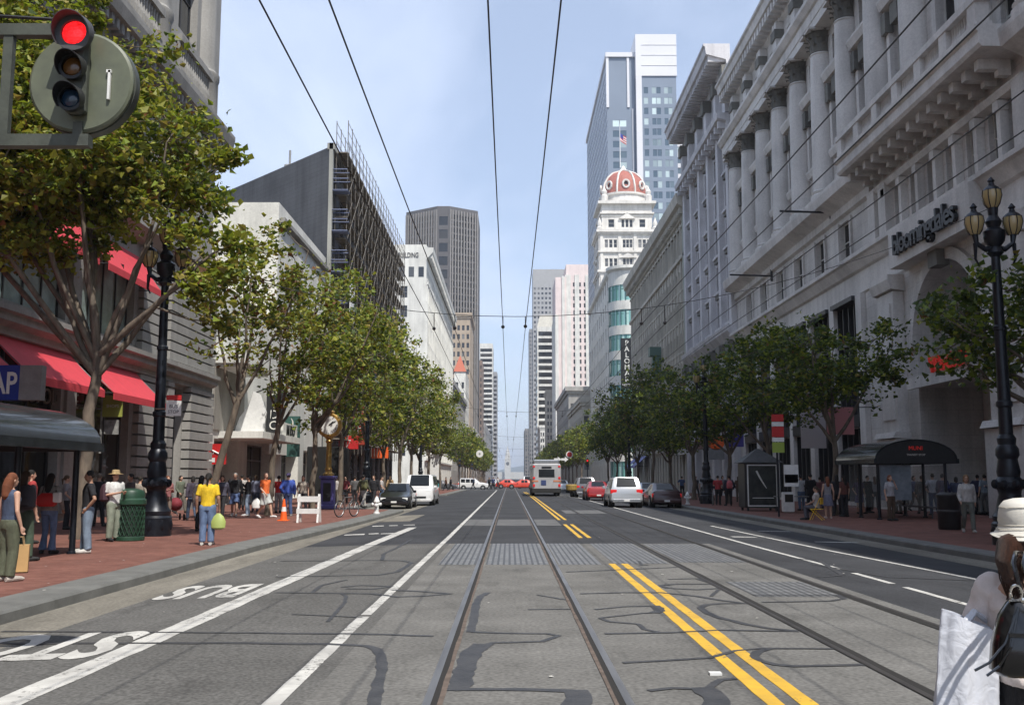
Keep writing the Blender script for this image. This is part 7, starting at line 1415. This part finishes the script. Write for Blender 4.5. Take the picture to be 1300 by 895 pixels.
tx, ty = G(1012, 651, SW); t = thing('folding_table', 'small folding table with papers beside the newspaper box', 'table', (tx, ty + .9, SW)); b = MB(); b.box(-.75, -.35, .72, .75, .35, .76); b.build('tabletop', M['grey'], t)
for s in (-1, 1):
    for q in (-1, 1): b = MB(); b.tube([(s * .65, q * .28, 0), (s * .65, q * .28, .72)], .018, 5); b.build('leg', M['dgrey'], t)
pp(1052, 658, 175, 1.64, 'woman in a grey dress with bare legs left of the glass shelter', g='f', top=('tank', (.25, .25, .27)), bot=('skirt', (.16, .16, .22)), hair=('long', HR), shoe=(.5, .4, .35)); pp(1064, 655, 160, 1.72, 'person with a white shoulder bag behind the grey dress', top=('jacket', BK), bot=('long', BK), g='f', hair=('long', HD))
pp(1073, 656, 200, 1.7, 'person in a red brown top and black trousers at the shelter side', g='f', top=('tee', (.12, .04, .03)), bot=('long', BK), hair=('long', HD)); pp(1092, 652, 0, 1.66, 'woman in a violet skirt behind the shelter notice panel', g='f', top=('tee', (.08, .06, .14)), bot=('skirt', (.07, .05, .16)), hair=('bob', HB))
pp(1103, 651, 30, 1.7, 'person in black behind the middle shelter post', top=('jacket', BK), bot=('long', BK)); pp(1132, 661, 20, 1.7, 'woman in a white top and brown trousers waiting in the shelter', g='f', top=('tee', (.4, .4, .42)), bot=('long', (.09, .06, .04)), hair=('bob', HR), pose='phone')
sx, sy = G(1150, 652, SW); person(sx, sy, R(-70), 1.72, 'sit', 'm', 't', ('jacket', (.05, .05, .06)), ('long', (.16, .15, .13)), ('short', HD), label='man in dark jacket sitting on the bench inside the glass shelter')
pp(1186, 654, 180, 1.78, 'man in a white shirt and blue jeans seen from behind near the arched entrance', top=('tee', (.52, .53, .58)), bot=('long', (.06, .09, .18)), hair=('short', HD)); pp(1172, 652, 150, 1.7, 'person in a grey coat left of the white shirted man', top=('jacket', (.12, .12, .12)), bot=('long', (.15, .14, .13)), hair=('short', HB))
pp(1199, 655, 120, 1.76, 'person in navy right of the white shirted man', top=('jacket', (.03, .035, .1)), bot=('long', (.04, .06, .12))); pp(1212, 648, 10, 1.72, 'dark haired person in brown standing before the doorway', g='f', top=('jacket', (.10, .06, .05)), bot=('long', BK), hair=('long', HB)); pp(1222, 646, 60, 1.74, 'person with orange brown hair behind the woman in the white top', g='f', top=('tee', (.14, .1, .12)), bot=('long', BK), hair=('long', (.2, .07, .03)))
pp(1230, 677, -15, 1.68, 'woman in a white top and grey cropped trousers with backpack straps walking', pose='walk', g='f', top=('long', (.55, .54, .52)), bot=('long', (.14, .15, .13)), hair=('bob', (.22, .13, .06)), shoe=(.4, .38, .35)); pp(1243, 650, 170, 1.74, 'person in dark blue beside the pale pillar base', top=('jacket', (.05, .06, .12)), bot=('long', BK)); pp(1289, 662, 20, 1.66, 'person in black at the right edge beyond the lamp post', g='f', sk='t', top=('tee', BK), bot=('long', BK), hair=('bob', HD)); pp(1252, 652, 185, 1.74, 'person in pale blue standing against the pale wall', top=('tee', (.3, .36, .42)), bot=('long', (.2, .2, .2)))
pp(958, 634, 20, 1.7, 'person partly behind the kiosk in a purple top', g='f', top=('tee', (.12, .05, .12)), bot=('long', BK), hair=('long', HD)); pp(866, 630, 160, 1.74, 'far person in a blue top behind the parked cars', top=('tee', (.05, .1, .25)), bot=('long', BK))
x, y = G(1206, 672, SW); t = thing('litter_bin', 'dark metal litter bin beside the walking woman on the right', 'bin', (x, y, SW)); b = MB(); b.lathe([(.32, 0), (.34, .04), (.34, .95), (.36, 1.0), (.36, 1.08), (.25, 1.15)], n=20); b.build('drum', M['black'], t, smooth=True); b = MB(); b.lathe([(.345, .55), (.35, .56), (.35, .6), (.345, .61)], n=20); b.build('band', M['dgrey'], t)
EX = [(176, 664, 170, 'relax', (.35, .3, .25), 'person in a tan top between the litter bin and the shop wall'), (190, 652, 10, 'walk', (.08, .1, .16), 'person in slate blue near the corner pier, left side'), (228, 652, 60, 'walk', (.12, .14, .1), 'person in moss green walking past the corner pier'), (324, 650, 170, 'relax', (.2, .22, .3), 'person in grey blue far behind the orange shirt'), (306, 648, 190, 'walk', (.45, .42, .4), 'person in an off white top before the white shop'), (272, 650, 0, 'walk', (.3, .1, .1), 'person in brick red behind the yellow tee'), (20, 668, 0, 'hold', (.1, .09, .13), 'person in dark violet deep under the left shelter'), (82, 672, 120, 'relax', (.25, .24, .25), 'person in grey beyond the left shelter post'),
 (427, 641, 0, 'walk', (.4, .38, .36), 'person in a pale top beside the violet clock pedestal'), (495, 634, 180, 'walk', (.3, .2, .1), 'person in ochre on the sidewalk beyond the black car'), (918, 636, 20, 'walk', (.25, .25, .28), 'person in mid grey behind the cyclist'), (948, 634, 180, 'relax', (.06, .12, .12), 'person in dark teal left behind the kiosk'), (1042, 646, 180, 'hold', (.14, .05, .06), 'person in wine red beside the folding table'), (1112, 647, 170, 'relax', (.2, .2, .22), 'person in grey at the back of the glass shelter'),
 (1162, 649, 20, 'walk', (.1, .12, .2), 'person in dusk blue right of the shelter end post'), (1193, 646, 160, 'relax', (.1, .06, .1), 'person in plum behind the white shirted man'), (1236, 645, 10, 'relax', (.2, .15, .12), 'person in brown at the foot of the pale wall'), (1262, 655, 200, 'hold', (.04, .04, .05), 'person in black bending at the right lamp base'), (1216, 655, 150, 'hold', (.05, .06, .1), 'person in ink blue just left of the walking woman'), (1283, 650, 150, 'walk', (.18, .19, .2), 'person in ash grey right of the lamp base')]
for k, (px, py, rz_, po, c, lb) in enumerate(EX): pp(px, py, rz_, 1.64 + .03 * (k % 6), lb, pose=po, g='mf'[k % 2], sk='ptpdp'[k % 5], top=(('jacket', 'tee', 'long')[k % 3], c), bot=('long', ((.05, .07, .12), (.02, .02, .025), (.12, .11, .09))[k % 3]), hair=(('short', 'long', 'bob', 'tail')[k % 4], ((.02, .015, .01), (.08, .045, .02))[k % 2]))
# bags
def bag(name, label, loc, rz, mb, m, cat='bag'):
    t = thing(name, label, cat, loc, rz); mb.build('bag_body', m, t, smooth=True); return t
b = MB(); b.loft([[(a * w_, c_ * d_, z_) for a, c_ in ((-1, -.7), (0, -1), (1, -.7), (1, .7), (0, 1), (-1, .7))] for z_, w_, d_ in ((0, .14, .08), (.05, .19, .1), (.2, .18, .1), (.28, .1, .06))])
x, y = G(60, 703, SW); t = bag('shoulder_bag', 'red shoulder bag with white lettering on the back of the woman in flared jeans', (x + .03, y - .22, SW + 1.0), 0, b, M['red']); k = MB(); k.tube([(-.15, .03, .2), (-.12, .12, .45), (.1, .2, .42), (.16, .03, .2)], .012, 5); k.build('strap', M['black'], t)
k = MB(); k.bbox(.14, -.08, .08, .3, .04, .3, .02); k.build('white_pocket', M['white'], t)
def pack(px, py, rz, dx, dy, m, label, sc=1):
    x, y = G(px, py, SW); b = MB(); b.loft([[(a * w_, c_ * d_, z_) for a, c_ in ((-1, -.6), (-.6, -1), (.6, -1), (1, -.6), (1, .6), (.6, 1), (-.6, 1), (-1, .6))] for z_, w_, d_ in ((0, .12, .07), (.05, .16, .11), (.3, .16, .1), (.42, .12, .07), (.46, .05, .03))])
    t = bag('backpack', label, (x + dx, y + dy, SW + 1.0), R(rz), b, m); k = MB(); k.bbox(-.1, -.14, .06, .1, -.09, .22, .02); k.build('front_pocket', m, t); return t
pack(27, 712, 0, .12, -.2, mat('charcoal_cloth', (.03, .028, .035), .8), 'black backpack on the person in green trousers'); pack(143, 687, -120, -.17, -.1, mat('burgundy_cloth', (.05, .02, .03), .8), 'dark backpack with a white strap on the man in the straw hat'); pack(461, 645, -20, .06, -.2, mat('olive_cloth', (.12, .12, .05), .8), 'olive backpack on the man walking away by the bicycle'); pack(926, 642, 0, 0, -.2, mat('pink_cloth', (.5, .12, .14), .8), 'pink and white backpack on the person in black')
x, y = G(22, 727, SW); t = thing('paper_bag', 'brown paper shopping bag with star shapes at the left edge', 'bag', (x, y, SW + .02), R(20)); b = MB(); b.loft([[(-.16, -.08, 0), (.16, -.08, 0), (.16, .08, 0), (-.16, .08, 0)], [(-.17, -.09, .45), (.17, -.09, .45), (.17, .09, .45), (-.17, .09, .45)]]); b.build('bag_body', mat('kraft_paper', (.52, .33, .14), .8, var=.15), t); k = MB()
for s in (-.1, .1): k.tube([(-.08, s * .9, .45), (-.06, s * .9, .58), (.06, s * .9, .58), (.08, s * .9, .45)], .008, 5)
k.build('handle', mat('cord', (.3, .2, .1), .8), t)
def carrier(px, py, dx, m, label, sz=1):
    x, y = G(px, py, SW); b = MB(); rr_ = random.Random(px); b.loft([[(w_ * math.cos(a) * (1 + rr_.uniform(-.08, .08)), d_ * math.sin(a), z_) for a in [2 * math.pi * i / 14 for i in range(14)]] for z_, w_, d_ in ((0, .1, .06), (.04, .17, .1), (.2, .19, .1), (.34, .13, .05), (.42, .04, .02))]); t = bag('carrier_bag', label, (x + dx, y - .05, SW + .38), 0, b, m); t.scale = (sz, sz, sz)
carrier(336, 658, -.33, M['white'], 'white carrier bag held by the man in the orange tee'); carrier(262, 692, .28, mat('lime_bag', (.35, .42, .12), .5), 'green and grey carrier bag beside the person in the yellow tee', .9)
x, y = G(222, 660, SW); t = thing('stroller', 'dark red stroller behind the left lamp post', 'stroller', (x, y, SW), R(30)); b = MB(); b.ball(0, 0, .6, .26, .4, .26); b.build('hood', mat('dark_red_cloth', (.18, .02, .03), .8), t, smooth=True); b = MB(); b.tube([(0, .6, 1.0), (0, .3, .6), (0, -.4, .2)], .02, 5); b.build('frame', M['dgrey'], t)
for q in ((-.25, -.4), (.25, -.4), (-.25, .3), (.25, .3)): b = MB(); b.at(q[0], q[1], .12, ry=math.pi / 2); b.lathe([(.07, -.02), (.12, -.02), (.12, .02), (.07, .02)], n=14); b.at(); b.build('wheel', M['rubber'], t)
x, y = G(905, 641, SW); bicycle(x, y, R(75), 'dark bicycle held by the cyclist in red on the right sidewalk')
# ---------------------------------------------------------------- the woman in the foreground, seen from behind
WX, WY = 1.875, 3.68; rot = R(126); S_ = .87
PINK = mat('pale_pink_knit', (.78, .70, .67), .8, var=.08, scale=25, bump=.25); 
wm = person(WX, WY, rot, 1.735 * S_, 'bagarm', 'f', 'p', ('long', (.6, .5, .47)), ('long', BK), ('foreground', HR), (.03, .03, .03), 'woman in a white bucket hat and pale pink top in the right foreground', z=0, vox=.009) if False else None
def foreground():
    J, sh, lean = joints('stand', 'f'); J['ell'] = V3((-sh - .06, .0, 1.14)); J['wrl'] = V3((-sh - .08, -.12, .93)); J['elr'] = V3((sh + .1, .05, 1.14)); J['wrr'] = V3((sh + .10, -.09, .93))
    t = thing('person', 'woman in a white bucket hat and pale pink top in the right foreground', 'person', (WX, WY, 0), rot); t.scale = (.9, .92, S_ - .006)
    mb = MB(); torso(mb, J, sh, 'f', 0, 0)
    for n in 'lr':
        arm(mb, J, n, .008, 2, 'f'); hand(mb, J, n); leg(mb, J, n, .01, 1, 0, 'f'); a, q = J['an' + n], J['toe' + n]; mb.tube([tuple(a + V3((0, .04, -.03))), tuple(a.lerp(q, .5)), tuple(q)], [.035, .036, .026], 8)
    mb.tube([(0, .02, 1.42), (0, .015, 1.56)], [.062, .05], 12); mb.ball(0, .004, 1.645, .078, .094, .104, 18, 12); mb.ball(0, -.036, 1.588, .056, .058, .07, 12, 8); mb.tube([(0, -.088, 1.64), (0, -.112, 1.598)], [.009, .016], 8)
    for s in (-1, 1): mb.ball(s * .079, .006, 1.62, .012, .02, .032, 8, 6)
    me = remesh(mb, .008, 3); me.materials.append(SK['p']); put('body', me, t)
    mb = MB(); P = [(1.04, .176, .134), (1.09, .172, .13), (1.15, .165, .12), (1.26, .178, .128), (1.34, .186, .128), (1.40, .178, .11), (1.435, .135, .09), (1.452, .10, .082)]
    mb.loft([[(rx * math.cos(a), ry * math.sin(a) + .006 * math.sin(5 * a + z_ * 30), z_) for a in [2 * math.pi * i / 28 for i in range(28)]] for z_, rx, ry in P])
    for n in 'lr':
        s, e, w_ = J['sh' + n], J['el' + n], J['wr' + n]; pts = [s + V3((0, 0, -.005)), s.lerp(e, .35), s.lerp(e, .7), e, e.lerp(w_, .3), e.lerp(w_, .6), w_]; mb.tube([tuple(p) for p in pts], [.07, .064, .06, .058, .056, .05, .042], 14); mb.ball(*s, .07)
    me = remesh(mb, .010, 2)
    o = put('top', me, t); me.materials.append(PINK); tx_ = bpy.data.textures.new('folds', 'CLOUDS'); tx_.noise_scale = .09; tx_.noise_depth = 2; d = o.modifiers.new('folds', 'DISPLACE'); d.texture = tx_; d.strength = .022; d.mid_level = .5
    mb = MB(); mb.tube([(-.12, -.1, 1.462), (-.06, .06, 1.458), (.0, .092, 1.45), (.06, .06, 1.458), (.12, -.1, 1.462)], .012, 6); 
    mb = MB(); mb.loft([[(r_ * math.cos(a), q_ * math.sin(a), z_) for a in [2 * math.pi * i / 20 for i in range(20)]] for z_, r_, q_ in ((.84, .172, .125), (.93, .178, .13), (1.0, .172, .126), (1.08, .162, .12))])
    for n in 'lr': leg(mb, J, n, .016, 1, .02, 'f')
    me = remesh(mb, .012, 2); me.materials.append(cloth((.012, .012, .015))); put('trousers', me, t)
    for n in 'lr': a, q = J['an' + n], J['toe' + n]; mb = MB(); mb.tube([tuple(a + V3((0, .06, -.035))), tuple(a.lerp(q, .45)), tuple(q), tuple(q + V3((0, -.05, 0)))], [.042, .048, .04, .022], 10); mb.build('shoe', M['black'], t, smooth=True)
    # hair: strands gathered low at the nape
    hm = mat('auburn_hair', (.10, .038, .02), .42, c2=(.028, .011, .007), scale=22, stretch=(6, 6, .5), bump=.8); mb = MB(); mb.ball(0, .022, 1.628, .088, .092, .085, 18, 12); mb.tube([(.0, .085, 1.62), (.01, .135, 1.6), (.015, .15, 1.54), (.01, .135, 1.47), (0, .12, 1.42)], [.055, .055, .05, .038, .015], 12)
    me = remesh(mb, .008, 2); me.materials.append(hm); hr = put('hair', me, t); mb = MB(); rr_ = random.Random(8)
    for i in range(150):
        a = rr_.uniform(.1, math.pi - .1); x0, y0 = .088 * math.cos(a), .022 + .093 * math.sin(a); z0 = 1.66 - rr_.uniform(0, .05); e = rr_.uniform(-.03, .03)
        mb.tube([(x0, y0, z0), (x0 * .8 + e * .3, y0 + .03, z0 - .06), (x0 * .35 + e, .15 + rr_.uniform(-.03, .02), 1.55 + rr_.uniform(-.02, .02)), (x0 * .2 + e, .15 + rr_.uniform(-.03, .02), 1.47), (e * 1.5, .13, 1.40 + rr_.uniform(-.03, .05))], [.0035, .004, .004, .003, .001], 4, cap=False)
    mb.build('hair_strand', hm, hr)
    hatm = mat('white_cotton', (.68, .65, .58), .85, var=.06, scale=30, bump=.3, stretch=(1, 1, 8)); mb = MB()
    prof = [(.134, 1.632), (.137, 1.636), (.122, 1.652), (.108, 1.675), (.105, 1.69), (.108, 1.70), (.104, 1.735), (.098, 1.762), (.082, 1.782), (.05, 1.792), (.01, 1.795)]; mb.loft([[(r_ * math.cos(a) * (1 + .02 * math.sin(3 * a)), .006 + r_ * 1.12 * math.sin(a), z_ + (.012 * math.sin(2 * a + 1) if r_ > .125 else 0)) for a in [2 * math.pi * i / 36 for i in range(36)]] for r_, z_ in prof])
    hat = mb.build('hat', hatm, t, smooth=True, ang=60); mb = MB()
    for z_, r_ in ((1.668, .1165), (1.683, .1085), (1.756, .1015), (1.642, .130)): mb.tube([(r_ * math.cos(a), .006 + r_ * 1.12 * math.sin(a), z_) for a in [2 * math.pi * i / 40 for i in range(41)]], .0016, 4)
    mb.build('hat_stitching', mat('hat_seam', (.5, .47, .4), .9), hat)
    return t
fw_ = foreground()
bk = mat('black_leather', (.006, .006, .007), .2, coat=.5, var=.3, scale=12, bump=.08); hwm = mat('chrome_ring', (.7, .68, .62), .15, 1.0)
def fp(px, py, Y): v = at_depth(px, py, Y); return v
c = fp(1328, 806, 3.27); t = thing('handbag', 'shiny black leather handbag on the shoulder of the woman in the white hat', 'bag', tuple(c), R(-8))
b = MB(); b.loft([[(a * w_, q * d_, z_) for a, q in ((-1, -.5), (-.8, -1), (.8, -1), (1, -.5), (1, .5), (.8, 1), (-.8, 1), (-1, .5))] for z_, w_, d_ in ((-.125, .15, .05), (-.11, .168, .065), (-.03, .16, .06), (.06, .135, .045), (.10, .11, .03), (.11, .1, .018))]); b.build('bag_body', bk, t, smooth=True, ang=50)
b = MB(); b.box(-.13, -.062, .0, .13, -.056, .012); b.bbox(-.115, -.058, -.09, .1, -.05, -.02, .004); b.tube([(-.11, -.02, .105), (.0, -.03, .115), (.11, -.02, .105)], .007, 6); b.build('pocket', bk, t)
for dx in (.03, .062):
    b = MB(); b.tube([(-.085 + dx, 0, .10), (-.10 + dx, .01, .16), (-.095 + dx, .06, .215), (-.06 + dx, .14, .245), (.0 + dx, .24, .235), (.04 + dx, .32, .16)], .0085, 8); b.build('strap', bk, t, smooth=True)
b = MB(); b.tube([(-.085 + .018 * math.cos(a), -.01, .13 + .024 * math.sin(a)) for a in [2 * math.pi * i / 16 for i in range(17)]], .0045, 6); b.build('ring', hwm, t, smooth=True)
b = MB()
for i in range(16): q = i / 15; b.ball(-.085 + .10 * q, -.07 - .01 * math.sin(q * 3), .115 - .15 * q, .0085, .006, .0085, 8, 5)
b.build('chain', hwm, t, smooth=True)
b = MB(); b.tube([(-.09, -.04, .09), (-.14, -.05, -.02), (-.19, -.05, -.08), (-.235, -.05, -.105)], .0045, 5); b.tube([(-.09, -.04, .09), (-.125, -.06, -.03), (-.16, -.05, -.09), (-.2, -.05, -.12)], .0045, 5); b.build('tassel_cord', bk, t)
c = fp(1228, 938, 3.72); t = thing('plastic_bag', 'large crumpled white plastic bag hanging at the left of the woman in the white hat', 'bag', tuple(c))
def plastic():
    m, tt, bb = newmat('white_plastic'); bb.inputs['Base Color'].default_value = (.62, .64, .70, 1); bb.inputs['Roughness'].default_value = .32; bb.inputs['Alpha'].default_value = .95
    g = N(tt, 'ShaderNodeNewGeometry'); n = N(tt, 'ShaderNodeTexNoise'); n.inputs['Scale'].default_value = 14; n.inputs['Detail'].default_value = 5; n.inputs['Distortion'].default_value = 1.2; tt.links.new(g.outputs['Position'], n.inputs['Vector'])
    bp = N(tt, 'ShaderNodeBump'); bp.inputs['Strength'].default_value = .4; bp.inputs['Distance'].default_value = .02; tt.links.new(n.outputs['Fac'], bp.inputs['Height']); tt.links.new(bp.outputs[0], bb.inputs['Normal']); return m
b = MB(); rr_ = random.Random(6); rings = []
for i in range(22):
    q = i / 21; z_ = -.33 + .74 * q; w_ = .135 * (1 - .25 * q) * (1 - .5 * max(0, .1 - q) / .1); d_ = .07 * (1 - .35 * q) * (1 - .5 * max(0, .1 - q) / .1); rings.append([(w_ * math.cos(a) * (1 + .05 * math.sin(3 * a + 5 * q) + .03 * math.sin(9 * a + 11 * q)) - .06 + .10 * q, d_ * math.sin(a) * (1 + .18 * math.sin(5 * a + 7 * q) + .1 * math.sin(11 * a + 3)), z_ + (.035 * math.cos(a + 3.3) * q * 1.2 if q > .8 else 0)) for a in [2 * math.pi * j / 44 for j in range(44)]])
b.loft(rings, cap=False); b.build('bag_body', plastic(), t, smooth=True, ang=70)
b = MB(); b.tube([(-.02, 0, .36), (.06, .02, .44), (.12, .05, .40)], [.02, .012, .012], 6); b.build('handle', bpy.data.materials['white_plastic'], t)
# ---------------------------------------------------------------- air
b = MB(); b.box(-4600, -320, -1.6, 4600, 7100, 180); hz_ = b.build('haze', [bpy.data.materials.new('haze_air')]); hz_['kind'] = 'stuff'; hz_['label'] = 'thin pale haze filling the street canyon'; hz_['category'] = 'haze'
hm_ = bpy.data.materials['haze_air']; hm_.use_nodes = True; ht = hm_.node_tree; ht.nodes.clear(); vo = N(ht, 'ShaderNodeVolumePrincipled'); vo.inputs['Color'].default_value = (.82, .88, 1, 1); vo.inputs['Density'].default_value = 0.0002; vo.inputs['Anisotropy'].default_value = .2
oo = N(ht, 'ShaderNodeOutputMaterial'); ht.links.new(vo.outputs[0], oo.inputs['Volume'])
